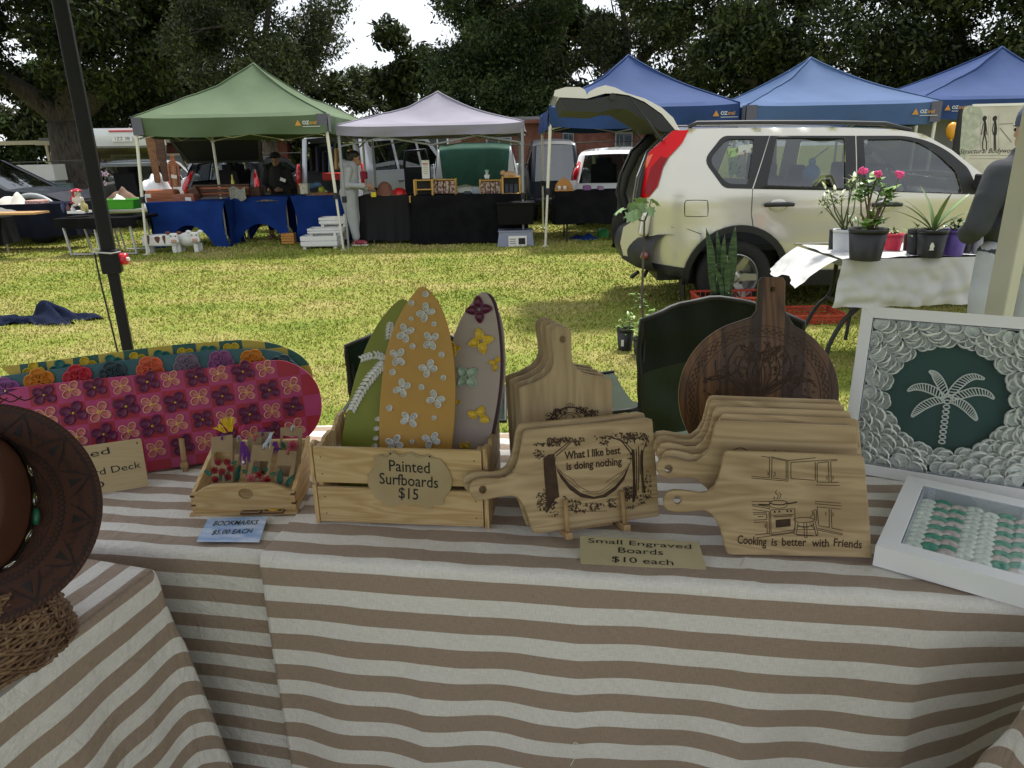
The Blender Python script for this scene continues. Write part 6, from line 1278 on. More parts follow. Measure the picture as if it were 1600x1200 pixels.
for s in (-1, 1):
    m = MB(); m.ball((.03+.05*(s < 0), s*.10, .05), (.14, .052, .05), 12, 8); sh = m.build('shoe', M('shoe_red', (.32, .03, .05), .6, col2=(.15, .02, .03), scale=20), t, smooth=True); m = MB(); m.box((.03+.05*(s < 0), s*.10, .012), (.27, .095, .024)); m.build('sole', WHITE, sh, bevel=.01)
# seated person in the shade
sp_ = PY(437, 300, 14.1); t = thing('person', 'person in dark clothes and cap sitting in deep shade under the green gazebo', 'person', (sp_.x, 14.1, 0)); DKC = M('dark_knit', (.02, .018, .018), .9)
m = MB(); head(m, (0, -.03, 1.40), (0, -1, -.2)); limb(m, [(0, 0, 1.30), (0, .02, 1.15), (0, .04, .85), (0, .05, .6)], [.055, .11, .13, .14])
for s in (-1, 1): limb(m, [(s*.09, 0, .58), (s*.11, -.42, .56), (s*.11, -.40, .08)], [.08, .055, .04]); m.box((s*.11, -.46, .04), (.09, .24, .07)); limb(m, [(s*.19, 0, 1.20), (s*.25, -.05, .95), (s*.12, -.28, .88)], [.05, .042, .03]); hand(m, (s*.12, -.28, .88), (-s*.6, -.8, 0), (0, 0, 1))
m.build('body', SKIND, t, smooth=True, remesh=.012); eyes(t, (0, -.03, 1.40), (0, -1, -.2))
m = MB(); limb(m, [(0, .0, 1.22), (0, .02, 1.08), (0, .04, .8), (0, .04, .62)], [.14, .18, .19, .19], 14)
for s in (-1, 1): limb(m, [(s*.19, 0, 1.19), (s*.27, -.04, .95), (s*.15, -.24, .89)], [.08, .07, .055], 10); limb(m, [(s*.09, 0, .6), (s*.11, -.42, .58), (s*.11, -.40, .2)], [.10, .075, .06])
m.build('dark_clothes', DKC, t, smooth=True, remesh=.016); m = MB(); m.lathe([(.10, 0), (.102, .04), (.08, .09), (.01, .115)], 14, (0, -.02, 1.45)); m.ball((0, -.13, 1.455), (.07, .07, .012)); m.build('cap', DKC, t, smooth=True)
m = MB(); m.box((0, .1, .47), (.5, .5, .04)); m.box((0, .33, .75), (.5, .03, .5)); 
ts = thing('stool', 'low folding chair under the person in the shade', 'chair', (sp_.x, 14.1, 0)); m.build('seat', DARK, ts); 
for sx in (-1, 1):
    for sy in (-1, 1): m = MB(); m.tube([(sx*.22, .1+sy*.22, .46), (sx*.24, .1+sy*.24, 0)], .012, 6); m.build('leg', DARK, ts)
# man from behind at the right edge
mp_ = PY(1604, 300, 4.15); t = thing('person', 'man in a dark jumper and grey beanie standing with his back to the stall', 'person', (mp_.x, 4.15, 0), rad(8)); JMP = M('jumper_charcoal', (.035, .038, .045), .95, col2=(.045, .05, .058), scale=6, bump=.9, bscale=8); PNT = M('pants_grey', (.34, .36, .41), .9, col2=(.40, .42, .47), scale=5, bump=.9, bscale=7)
hc = (.0, .03, 1.555); F1 = (-.25, 1, -.1)
m = MB(); head(m, hc, F1, 1.05); limb(m, [(0, 0, 1.45), (0, -.01, 1.33), (0, 0, 1.1), (0, 0, .92)], [.06, .11, .13, .13])
for s in (-1, 1): limb(m, [(s*.09, 0, .88), (s*.10, .01, .48), (s*.11, -.01, .09)], [.09, .055, .042]); m.box((s*.11, .05, .035), (.09, .26, .06)); limb(m, [(s*.20, 0, 1.33), (s*.26, -.01, 1.04), (s*.14, .22, .98)], [.052, .044, .034]); hand(m, (s*.13, .23, .98), (-s*.7, .7, 0), (0, 0, 1))
m.build('body', SKIN, t, smooth=True, remesh=.009); eyes(t, hc, F1, 1.05)
m = MB(); limb(m, [(0, -.005, 1.37), (0, 0, 1.20), (0, 0, 1.0), (0, 0, .93)], [.135, .165, .165, .165], 18)
for s in (-1, 1): m.ball((s*.10, 0, 1.31), (.125, .11, .11)); limb(m, [(s*.19, 0, 1.32), (s*.25, -.02, 1.18), (s*.285, -.015, 1.04), (s*.26, .06, .99), (s*.16, .20, .98)], [.082, .075, .070, .066, .05], 14)
m.ball((0, 0, 1.02), (.205, .145, .13), 16, 8); m.build('jumper', JMP, t, smooth=True, remesh=.012)
m = MB(); m.lathe([(.195, -.03), (.205, -.015), (.205, .02), (.195, .035)], 24, (0, 0, .875), sx=1, sy=.78, cap=False); m.build('jumper_hem', JMP, t, smooth=True)
m = MB(); m.ball((0, 0, .86), (.19, .145, .12), 16, 8)
for s in (-1, 1): limb(m, [(s*.095, 0, .86), (s*.11, .0, .62), (s*.115, .0, .45), (s*.12, -.01, .12)], [.118, .108, .088, .070], 14)
m.build('track_pants', PNT, t, smooth=True, remesh=.014)
m = MB(); c = Vector(hc)+Vector((0, 0, .045)); m.ball(c+Vector((0, 0, .015)), (.088, .105, .092), 16, 10); m.lathe([(.083, -.03), (.090, -.01), (.088, .02)], 20, tuple(c), sy=1.18, cap=False); m.build('beanie', M('beanie_blue', (.07, .085, .14), .95, bump=.5, scale=120), t, smooth=True)
m = MB(); m.lathe([(.075, -.02), (.085, .02), (.07, .05)], 18, (0, .0, 1.425), cap=False); m.build('shirt_collar', M('collar_blue', (.05, .10, .20), .9), t, smooth=True)
for s in (-1, 1): m = MB(); m.ball((s*.11, .05, .05), (.055, .15, .05)); m.build('shoe', BLKP, t, smooth=True)
# ---------------- our own gazebo: posts in view, roof shading the stall ----------------
def own_gazebo():
    L = PY(200, 545, 2.3); R_ = PY(1578, 400, 2.1); t = thing('stall_gazebo', 'black post at left with a red button, part of the gazebo over this stall', 'gazebo', (0, 0, 0))
    xl, xr = L.x, R_.x; zb = 2.16
    bk = PY(178, 408, 2.3).z
    def post(x, y, z0, z1, w_, mat, name='post'):
        m = MB(); m.slab(corner_round([(-w_/2, -w_/2), (w_/2, -w_/2), (w_/2, w_/2), (-w_/2, w_/2)], w_*.18), z1-z0, 0, z0=z1); return m.build(name, mat, t, Mx=Matrix.Translation((x, y, 0)) @ Matrix.Rotation(rad(20), 4, 'Z'))
    PKB = M('post_black', (.009, .010, .012), .5, spec=.25, rvar=.1, scale=30)
    post(xl, 2.3, bk+.02, zb, .040, PKB); p = post(xl, 2.3, -.02, bk+.05, .032, PKB)
    m = MB(); m.box((0, 0, bk), (.056, .056, .075)); c = m.build('height_collar', PKB, t, Mx=Matrix.Translation((xl, 2.3, 0)) @ Matrix.Rotation(rad(20), 4, 'Z'), bevel=.005)
    m = MB(); m.tube([(.028, 0, bk+.005), (.050, -.004, bk+.005)], .019, 14); b = m.build('push_button', M('button_red', (.55, .01, .02), .35, coat=.5), c, bevel=.004)
    m = MB(); m.tube([(.048, -.012, bk+.005), (.056, -.014, bk+.005)], .006, 8); m.build('button_mark', WHITE, c)
    m = MB(); m.tube(smooth_poly([(xl-.03, 2.27, bk+.03), (xl-.028, 2.27, bk-.08), (xl-.022, 2.275, bk-.3), (xl-.018, 2.275, bk-.5)], 4, False), .003, 5); m.build('cord', BLKP, t)
    m = MB(); m.tube([(xl-.034, 2.262, bk+.035), (xl+.03, 2.258, bk+.03), (xl+.036, 2.3, bk+.03)], .0025, 5); m.build('wire_tie', FRM, t)
    for y in (-.9,): post(xl, y, 0, zb, .04, PKB); post(xr, y, 0, zb, .04, PKB)
    c2 = thing('cream_post', 'cream metal post leaning into view at the right edge, in front of the man', 'post', (xr, 2.1, 0)); m = MB(); w_ = .058; m.slab(corner_round([(-w_/2, -w_/2), (w_/2, -w_/2), (w_/2, w_/2), (-w_/2, w_/2)], .008), zb, 0, z0=zb); m.build('tube', M('cream_metal', (.42, .41, .35), .45, col2=(.48, .47, .40), scale=5, bump=.05), c2, Mx=Matrix.Rotation(rad(28), 4, 'Z')); m = MB(); m.box((0, 0, .004), (.12, .12, .008)); m.build('foot_plate', FRM, c2)
    m = MB(); cx, cy = (xl+xr)/2, .7; hx, hy = (xr-xl)/2+.05, 1.65
    m.grid(21, 21, lambda u, v: (cx+(2*u-1)*hx, cy+(2*v-1)*hy, zb+.75*(1-max(abs(2*u-1), abs(2*v-1))))); m.build('canopy', M('own_canopy', (.30, .31, .32), .9), t)
    m = MB()
    for a_, b_ in (((-1, -1), (1, -1)), ((1, -1), (1, 1)), ((1, 1), (-1, 1)), ((-1, 1), (-1, -1))): m.tube([(cx+a_[0]*hx*.98, cy+a_[1]*hy*.97, zb-.03), (cx+b_[0]*hx*.98, cy+b_[1]*hy*.97, zb-.03)], .014, 6)
    m.build('roof_truss', PKB, t, stuff=True)
own_gazebo()
# ---------------- our tables and striped cloths ----------------
def stripe_mat(name, pitch, off, duty=.52, tone=1.0, warp=.9):
    m = bpy.data.materials.new(name); m.use_nodes = True; t = m.node_tree; b = t.nodes['Principled BSDF']; N = t.nodes.new; L = t.links.new
    b.inputs['Roughness'].default_value = .9; b.inputs['Specular IOR Level'].default_value = .2; b.inputs['Sheen Weight'].default_value = .15
    uv = N('ShaderNodeUVMap'); uv.uv_map = 'UVMap'; sp = N('ShaderNodeSeparateXYZ'); L(uv.outputs[0], sp.inputs[0])
    nz = N('ShaderNodeTexNoise'); nz.inputs['Scale'].default_value = 7; L(uv.outputs[0], nz.inputs['Vector'])
    w1 = N('ShaderNodeMath'); w1.operation = 'MULTIPLY_ADD'; w1.inputs[1].default_value = .006; L(nz.outputs['Fac'], w1.inputs[0]); L(sp.outputs['Y'], w1.inputs[2])
    a = N('ShaderNodeMath'); a.operation = 'SUBTRACT'; a.inputs[1].default_value = off+.003; L(w1.outputs[0], a.inputs[0])
    d = N('ShaderNodeMath'); d.operation = 'DIVIDE'; d.inputs[1].default_value = pitch; L(a.outputs[0], d.inputs[0])
    f = N('ShaderNodeMath'); f.operation = 'FLOORED_MODULO'; f.inputs[1].default_value = 1; L(d.outputs[0], f.inputs[0])
    c = N('ShaderNodeMath'); c.operation = 'LESS_THAN'; c.inputs[1].default_value = duty; L(f.outputs[0], c.inputs[0])
    # threads: slub noise stretched both ways
    n1 = N('ShaderNodeTexNoise'); n1.inputs['Scale'].default_value = 1; n1.inputs['Detail'].default_value = 3; mp = N('ShaderNodeMapping'); mp.inputs['Scale'].default_value = (60, 900, 1); L(uv.outputs[0], mp.inputs['Vector']); L(mp.outputs[0], n1.inputs['Vector'])
    n2 = N('ShaderNodeTexNoise'); n2.inputs['Scale'].default_value = 1; n2.inputs['Detail'].default_value = 3; mp2 = N('ShaderNodeMapping'); mp2.inputs['Scale'].default_value = (900, 60, 1); L(uv.outputs[0], mp2.inputs['Vector']); L(mp2.outputs[0], n2.inputs['Vector'])
    sm = N('ShaderNodeMath'); sm.operation = 'ADD'; L(n1.outputs['Fac'], sm.inputs[0]); L(n2.outputs['Fac'], sm.inputs[1])
    mr = N('ShaderNodeMapRange'); mr.inputs['From Min'].default_value = .65; mr.inputs['From Max'].default_value = 1.35; mr.inputs['To Min'].default_value = .80*tone; mr.inputs['To Max'].default_value = 1.14*tone; L(sm.outputs[0], mr.inputs['Value'])
    mx = N('ShaderNodeMix'); mx.data_type = 'RGBA'; mx.inputs['A'].default_value = (.71, .68, .655, 1); mx.inputs['B'].default_value = (.33, .25, .195, 1); L(c.outputs[0], mx.inputs['Factor'])
    ml = N('ShaderNodeMix'); ml.data_type = 'RGBA'; ml.blend_type = 'MULTIPLY'; ml.inputs['Factor'].default_value = 1; L(mx.outputs['Result'], ml.inputs['A']); cb = N('ShaderNodeCombineColor'); [L(mr.outputs[0], cb.inputs[i]) for i in range(3)]; L(cb.outputs[0], ml.inputs['B'])
    L(ml.outputs['Result'], b.inputs['Base Color'])
    n3 = N('ShaderNodeTexNoise'); n3.inputs['Scale'].default_value = 26; n3.inputs['Detail'].default_value = 5; n3.inputs['Roughness'].default_value = .6; n3.inputs['Distortion'].default_value = .8; L(uv.outputs[0], n3.inputs['Vector'])
    b1 = N('ShaderNodeBump'); b1.inputs['Strength'].default_value = warp; b1.inputs['Distance'].default_value = .010; L(n3.outputs['Fac'], b1.inputs['Height'])
    b2 = N('ShaderNodeBump'); b2.inputs['Strength'].default_value = .35; b2.inputs['Distance'].default_value = .0010; L(sm.outputs[0], b2.inputs['Height']); L(b1.outputs[0], b2.inputs['Normal']); L(b2.outputs[0], b.inputs['Normal'])
    return m
def cloth(name, nu, nv, fn, mat, Mx=None, label=None, group=None):
    """fn(u,v) -> (x,y,z, s,t): point and flat-cloth coordinates"""
    P = [fn(i/(nu-1), j/(nv-1)) for j in range(nv) for i in range(nu)]
    fs = [(j*nu+i, j*nu+i+1, (j+1)*nu+i+1, (j+1)*nu+i) for j in range(nv-1) for i in range(nu-1)]
    me = bpy.data.meshes.new(name); me.from_pydata([p[:3] for p in P], [], fs); me.uv_layers.new(name='UVMap')
    idx = np.empty(len(me.loops), dtype=np.int32); me.loops.foreach_get('vertex_index', idx); uv = np.array([p[3:5] for p in P], dtype=np.float32)[idx]; me.uv_layers[0].data.foreach_set('uv', uv.ravel())
    me.polygons.foreach_set('use_smooth', [True]*len(fs)); me.materials.append(mat); me.update()
    o = bpy.data.objects.new(name, me); COL.objects.link(o)
    if Mx is not None: o.matrix_world = Mx
    x = o.modifiers.new('t', 'SOLIDIFY'); x.thickness = .0012; x.offset = -1
    return tag(o, label, 'tablecloth', group)
TA = math.atan2(1.054-1.244, .771+.505); MT = Matrix.Translation((-.505, 1.244, .742)) @ Matrix.Rotation(TA, 4, 'Z')
t = thing('trestle_table', 'long trestle table carrying the boards and frames, under striped cloth', 'table', Mx=MT)
m = MB(); m.box((.5, .345, -.02), (2.9, .66, .035)); m.build('tabletop', GREYP, t)
for lx in (-.75, 1.45):
    for ly in (.26, .62): m = MB(); m.tube([(lx, ly, -.04), (lx, ly, -.742)], .014, 8); m.build('leg', FRM, t)
def fold_fn(x0, x1, ztop, yb, creases, amp, sag, turn=None, seed=0, out=0.0, drop=.74):
    """front edge cloth: from the back of the table to the front edge, then down"""
    def f(u, v):
        x = x0+(x1-x0)*u; Lt = yb; tot = Lt+drop; s = v*tot-Lt     # s<0 on top, s>0 hanging
        r = .012
        if s < -r: y = -s; z = ztop; hang = 0
        elif s < r*.6: a_ = (s+r)/(1.6*r)*PI/2; y = r*(1-math.sin(a_)); z = ztop-r*(1-math.cos(a_)); hang = 0
        else: y = 0; z = ztop-r-(s-r*.6); hang = s
        n = 0.0
        for c_ in creases:
            dd = abs(x-c_); n += amp*max(0, 1-dd/.15)**1.5
        k = min(1, hang/.35); y -= out+n*k*(1+.5*hang) + sag(x, hang)*k
        if hang == 0: z += .0016*max(0, 1-min([abs(x-c_) for c_ in creases] or [1])/.012)+.0012*math.sin(x*23+y*31+seed)+.0009*math.sin(x*57-y*43)
        if turn and x > turn: y += min(.16, (x-turn)*.55)*k
        z += .004*math.sin((x+.1)*9+seed)*k
        return (x, y, z, x, s)
    return f
cr = [.315, .63, .945]
STA = stripe_mat('stripe_cloth_a', .0695, .018, .50); STB = stripe_mat('stripe_cloth_b', .078, .017, .52, warp=.45)
cloth('tablecloth', 110, 90, fold_fn(-1.25, .12, .001, .685, [], .0, lambda x, h: .010*math.sin(x*11+1)*.5-.022, seed=2, out=0.0), STA, MT, 'striped linen cloth under the skateboards, its front in shade behind the corner cloth', 'taupe and white striped cloths')
fB = fold_fn(0.0, 1.95, .0045, .688, cr, .014, lambda x, h: .020*math.exp(-((x-.16)/.10)**2)*(.4+h)-.006*math.sin(x*7.5+.4)+.004*math.sin(x*31+h*9), turn=1.24, seed=.5, out=.014)
clB = cloth('tablecloth', 300, 110, fB, STB, MT, 'striped cloth with ironed creases over the long table front', 'taupe and white striped cloths')
m = MB(); m.tube([(.62, -.055, -.40), (.63, -.056, -.375), (.615, -.057, -.36), (.628, -.056, -.34), (.635, -.055, -.345)], .0009, 4); tag(m.build('thread', TAG, Mx=MT), 'loose white thread on the hanging front of the striped cloth', 'thread')
m = MB()
for k in range(150):
    a_ = Vector(fB(.0145, k/150)[:3]); b_ = Vector(fB(.0145, (k+.62)/150)[:3]); o_ = Vector((0, -.0006, .0008)); w_ = Vector((.0005, 0, 0)); m.face([a_+o_-w_, a_+o_+w_, b_+o_+w_, b_+o_-w_])
m.build('hem_stitching', M('stitch', (.42, .38, .33), .9), clB, stuff=True)
def corner_cloth(c, e1, e2, label, seed=0, sgn=1, flare=.05, la=.95, lb=.75, mat=None, pitch=None):
    """e1 runs along the visible edge away from the corner, e2 along the other edge"""
    c = Vector(c); e1 = Vector(e1).normalized(); e2 = Vector(e2).normalized(); z0 = c.z
    def top(u, v):
        a_ = la*u; b_ = lb*v; p = c+e1*a_+e2*b_; return (p.x, p.y, z0+(.0012*math.sin(a_*31+b_*17+seed)+.0008*math.sin(a_*63-b_*51))*min(1, a_/.05, b_/.05), a_, -b_)
    R_ = .014
    def drop(u, v):
        tt = .74*v; L1, LC, L2 = la-R_, .22, lb-R_; P_ = L1+LC+L2; s = u*P_
        if s < L1: p = c+e1*(la-s); nrm = -e2; w_ = tt; sc = la-s; ph = 0
        elif s < L1+LC:
            q = (s-L1)/LC; ph = q*PI/2; nrm = (-e2*math.cos(ph)-e1*math.sin(ph)); p = c+(e1+e2)*R_+nrm*R_; w_ = tt*math.cos(ph)+.02*math.sin(ph); sc = R_*(1-q)-tt*math.sin(ph)
        else: p = c+e2*(R_+s-L1-LC); nrm = -e1; w_ = -(s-L1-LC)-.03; sc = -tt
        cd = abs(s-(L1+LC*.5)); fl = flare*math.exp(-(cd/.15)**2)*tt; fl += tt*.04*math.sin(s*19+seed)*math.exp(-(cd/.5)**2)+tt*.02*math.sin(s*43+seed*2)+.02*tt
        rr = .012; e = -.001+rr*(1-math.exp(-tt/rr))+fl*(tt/.2 if tt < .2 else 1); zz = z0-max(0, tt-.006)*(1-.10*math.exp(-(cd/.12)**2))
        lat = (nrm*e); p2 = p+lat; return (p2.x, p2.y, zz, sc, w_)
    o = cloth('tablecloth', 60, 60, top, mat, None, label, 'taupe and white striped cloths')
    # the hanging skirt joins the same cloth
    nu, nv = 190, 60; P = [drop(i/(nu-1), j/(nv-1)) for j in range(nv) for i in range(nu)]; me = o.data
    b_ = bmesh.new(); b_.from_mesh(me); uvl = b_.loops.layers.uv[0]; vs = [b_.verts.new(p[:3]) for p in P]
    for j in range(nv-1):
        for i in range(nu-1):
            ids = (j*nu+i, j*nu+i+1, (j+1)*nu+i+1, (j+1)*nu+i); f_ = b_.faces.new([vs[k] for k in ids]); f_.smooth = True
            for l, k in zip(f_.loops, ids): l[uvl].uv = P[k][3:5]
    b_.to_mesh(me); b_.free(); return o
STC = stripe_mat('stripe_cloth_c', .0715, -.016, .50); STD = stripe_mat('stripe_cloth_d', .0715, .0, .50)
corner_cloth((-.693, 1.183, .752), (-.28, -.96, 0), (-.96, .28, 0), 'striped linen cloth of the left side table, gathered at its hanging corner', 1.2, mat=STC)
corner_cloth((.765, .85, .752), (.10, -1, 0), (1, .12, 0), 'striped cloth corner of the right side table, just in view at the bottom right', 3, sgn=-1, la=.7, flare=.20, mat=STD)
for nm, cx, cy, rz_, lb in (('left', -1.10, .86, -.28, 'side table at the left under the cloth with the hat'), ('right', 1.13, .50, .12, 'side table at the bottom right under the cloth corner')):
    t = thing('trestle_table', lb, 'table', (cx, cy, 0), rz_); m = MB(); m.box((0, -.12, .725), (.62, .62, .035)); m.build('tabletop', GREYP, t)
    for sx in (-1, 1):
        for sy in (-1, 1): m = MB(); m.tube([(sx*.25, -.12+sy*.25, .72), (sx*.25, -.12+sy*.25, 0)], .013, 8); m.build('leg', FRM, t)
ZT = .7485
# ---------------- materials of the wares ----------------
PALE = wood('pale_paulownia', (.45, .335, .19), (.30, .205, .105), .5, 0, 1.0); PALEV = wood('pale_paulownia_upright', (.45, .335, .19), (.32, .225, .12), .5, 1, .9); PNE = wood('pine_slat', (.60, .44, .235), (.45, .29, .125), .5, 0, 1.3); PNY = wood('pine_end', (.58, .41, .21), (.34, .20, .09), .5, 1, 1.6)
BURN = M('burnt_line', (.030, .014, .007), .8, col2=(.055, .028, .014), scale=60); PLY = wood('plywood', (.42, .33, .19), (.38, .29, .16), .55, 0, 2.0); PEG = wood('peg_wood', (.48, .32, .16), (.38, .24, .11), .5, 1, 2)
BLK = M('print_black', (.012, .012, .012), .7)
def tfit(s, P, parent, A, B, h, mat=BURN, z=.0006, bold=0.0, shear=0.0, name='lettering'):
    a_, b_ = Vector(P.uv(*A)), Vector(P.uv(*B)); o = text(s, h, mat, parent, name, 0, 0, z, bold=bold, shear=shear); xs = [v.co.x for v in o.data.vertices]; w_ = max(xs)-min(xs); mid = (max(xs)+min(xs))/2
    ang = math.atan2(b_.y-a_.y, b_.x-a_.x); k = (b_-a_).length/w_; c = (a_+b_)/2
    o.matrix_basis = Matrix.Translation((c.x, c.y, z)) @ Matrix.Rotation(ang, 4, 'Z') @ Matrix.Diagonal((k, 1, 1, 1)) @ Matrix.Translation((-mid, 0, 0)); return o
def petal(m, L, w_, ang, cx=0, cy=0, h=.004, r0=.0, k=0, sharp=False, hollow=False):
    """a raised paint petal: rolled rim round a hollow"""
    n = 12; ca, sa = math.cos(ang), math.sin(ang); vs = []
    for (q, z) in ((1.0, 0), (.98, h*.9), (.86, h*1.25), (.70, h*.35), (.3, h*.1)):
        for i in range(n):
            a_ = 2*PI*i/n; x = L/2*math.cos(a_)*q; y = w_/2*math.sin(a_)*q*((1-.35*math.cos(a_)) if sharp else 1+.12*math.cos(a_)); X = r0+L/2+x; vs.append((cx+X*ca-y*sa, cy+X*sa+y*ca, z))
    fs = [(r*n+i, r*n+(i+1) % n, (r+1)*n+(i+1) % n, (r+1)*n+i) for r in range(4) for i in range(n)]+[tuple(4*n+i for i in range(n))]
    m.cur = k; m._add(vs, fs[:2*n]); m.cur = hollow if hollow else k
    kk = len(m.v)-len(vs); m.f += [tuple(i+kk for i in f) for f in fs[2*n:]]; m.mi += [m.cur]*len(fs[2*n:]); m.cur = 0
def flower_mesh(R_, w_, ph, mats, n=4, h=.004, centre=None, name='flower', parent=None, sharp=False, rot_j=0.0):
    m = MB()
    for i in range(n): petal(m, R_*.92, w_, ph+2*PI*i/n+rot_j*math.sin(i*2.3), 0, 0, h*(1+.0006*i), R_*.08, sharp=sharp, hollow=(len(mats)-1 if len(mats) > (1 if centre is None else 2) else 0))
    if centre is not None: m.cur = 1; m.ball((0, 0, h*.8), (centre, centre, centre*.8), 8, 5); m.cur = 0
    return m.build(name, mats, parent, smooth=True)
# ---------------- skateboard decks ----------------
DP = plane2((227, 738), (330, 722), ZT+.002, 15)
def deck(label, P, top, c, mA, mB_, edge, n=1):
    t = thing('skateboard_deck', label, 'skateboard deck', Mx=P.M(), group='painted skateboard decks'); out_ = [(-.36, .235)]+top
    m = MB(); m.slab(out_, .010, .0025); o = m.build('board', mA, t, smooth=False); return t
def check_mat(name, a_, b_, c, ox, oy, edge):
    m = bpy.data.materials.new(name); m.use_nodes = True; t = m.node_tree; b = t.nodes['Principled BSDF']; N = t.nodes.new; L = t.links.new; b.inputs['Roughness'].default_value = .5
    tc = N('ShaderNodeTexCoord'); mp = N('ShaderNodeMapping'); mp.inputs['Location'].default_value = (ox/c, oy/c, .5); mp.inputs['Scale'].default_value = (1/c, 1/c, 0); L(tc.outputs['Object'], mp.inputs['Vector'])
    ck = N('ShaderNodeTexChecker'); ck.inputs['Scale'].default_value = 1; ck.inputs['Color1'].default_value = (*a_, 1); ck.inputs['Color2'].default_value = (*b_, 1); L(mp.outputs[0], ck.inputs['Vector'])
    g = N('ShaderNodeSeparateXYZ'); L(tc.outputs['Object'], g.inputs[0]); gt = N('ShaderNodeMath'); gt.operation = 'GREATER_THAN'; gt.inputs[1].default_value = -.0012; L(g.outputs['Z'], gt.inputs[0])
    nz = N('ShaderNodeTexNoise'); nz.inputs['Scale'].default_value = 40; L(tc.outputs['Object'], nz.inputs['Vector']); mr = N('ShaderNodeMapRange'); mr.inputs['To Min'].default_value = .8; mr.inputs['To Max'].default_value = 1.15; L(nz.outputs['Fac'], mr.inputs['Value'])
    mx = N('ShaderNodeMix'); mx.data_type = 'RGBA'; mx.inputs['A'].default_value = (*edge, 1); L(gt.outputs[0], mx.inputs['Factor']); L(ck.outputs['Color'], mx.inputs['B'])
    ml = N('ShaderNodeMix'); ml.data_type = 'RGBA'; ml.blend_type = 'MULTIPLY'; ml.inputs['Factor'].default_value = 1; cb = N('ShaderNodeCombineColor'); [L(mr.outputs[0], cb.inputs[i]) for i in range(3)]; L(mx.outputs['Result'], ml.inputs['A']); L(cb.outputs[0], ml.inputs['B']); L(ml.outputs['Result'], b.inputs['Base Color'])
    return m
def deck_outline(P, pts, x0=-.36, top=.244): 
    q = smooth_poly(P.uvs(pts), 4, False); yb = 0; xe = q[-1][0]; q += [(xe-.03, .012), (xe-.07, .002), (xe-.12, 0)]
    q += [(x0+.10, 0), (x0+.05, .02), (x0+.02, .07), (x0, .12), (x0+.02, .18), (x0+.06, .225), (x0+.12, top)]; return q
c_ = .0565; o_ = Vector(DP.uv(384, 613)); ox, oy = -(o_.x-c_/2), -(o_.y-c_/2)      # a crimson square sits round this flower
PKD = thing('skateboard_deck', 'front skateboard deck with pink and crimson checks and flowers', 'skateboard deck', Mx=DP.M(), group='painted skateboard decks')
DK_OUT = deck_outline(DP, [(0, 608), (120, 595), (250, 582), (350, 572), (425, 563), (455, 567), (482, 583), (498, 606), (503, 635), (498, 660), (484, 680), (470, 690)])
m = MB(); m.slab(DK_OUT, .010, .002); m.build('board', check_mat('deck_pink', (.32, .006, .028), (.38, .030, .14), c_, -1000*c_*0+ox+c_*40, oy+c_*40, (.62, .16, .26)), PKD)
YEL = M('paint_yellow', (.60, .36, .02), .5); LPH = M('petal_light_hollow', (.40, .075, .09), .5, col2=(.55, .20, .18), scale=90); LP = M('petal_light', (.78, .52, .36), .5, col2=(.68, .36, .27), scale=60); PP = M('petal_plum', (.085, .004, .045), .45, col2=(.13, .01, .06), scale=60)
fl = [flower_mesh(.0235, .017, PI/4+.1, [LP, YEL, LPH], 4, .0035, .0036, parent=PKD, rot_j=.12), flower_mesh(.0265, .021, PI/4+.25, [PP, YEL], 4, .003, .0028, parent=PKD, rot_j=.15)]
used = [False, False]; R = random.Random(3)
for i in range(-14, 4):
    for j in range(-5, 2):
        x, y = o_.x+i*c_, o_.y+j*c_; lim = .018
        if not all(inpoly((x+dx, y+dy), DK_OUT) for dx, dy in ((lim, 0), (-lim, 0), (0, lim), (0, -lim))): continue
        k = (i+j) % 2; Mx_ = T3(x+R.uniform(-.003, .003), y+R.uniform(-.003, .003), .0002, R.uniform(-.22, .22), R.uniform(1.0, 1.2))
        if not used[k]: fl[k].matrix_basis = Mx_; used[k] = True
        else: inst(fl[k], PKD, Mx_)
P2 = Pl(DP.o-DP.n*.022, a=DP.a, lean=15); TD = thing('skateboard_deck', 'middle skateboard deck, teal with large single colour flowers', 'skateboard deck', Mx=P2.M(), group='painted skateboard decks')
o2 = deck_outline(P2, [(0, 588), (120, 572), (250, 556), (330, 547), (395, 545), (440, 551), (465, 570), (480, 590), (484, 612), (478, 650)]); m = MB(); m.slab(o2, .010, .002)
m.build('board', M('deck_teal', (.020, .085, .105), .5, col2=(.03, .11, .13), scale=20), TD)
for k, (px, py, col) in enumerate(((8, 608, (.30, .10, .32)), (62, 594, (.62, .22, .01)), (122, 588, (.55, .02, .05)), (177, 582, (.03, .06, .08)), (235, 574, (.72, .14, .06)), (292, 569, (.22, .16, .24)), (345, 564, (.30, .09, .27)), (394, 562, (.62, .22, .01)), (440, 570, (.03, .08, .10)))):
    q = P2.uv(px, py); mt = M('deck_flower%d' % k, col, .5, col2=tuple(x*.7 for x in col), scale=50); f_ = flower_mesh(.034, .034, PI/2, [mt], 5, .005, None, parent=TD); f_.matrix_basis = T3(q[0], q[1]-.004, .0002, .1*k)
    m = MB(); [petal(m, .020, .018, PI/2+2*PI*i/5+.6, 0, 0, .008, .002) for i in range(5)]; f2 = m.build('inner_petals', mt, f_, smooth=True)
P3 = Pl(DP.o-DP.n*.044, a=DP.a, lean=15); YD = thing('skateboard_deck', 'rear skateboard deck with yellow and green checks', 'skateboard deck', Mx=P3.M(), group='painted skateboard decks')
o3 = deck_outline(P3, [(0, 573), (120, 558), (250, 541), (330, 534), (385, 531), (430, 537), (462, 550), (480, 565), (489, 585), (487, 620), (480, 650)]); m = MB(); m.slab(o3, .010, .002)
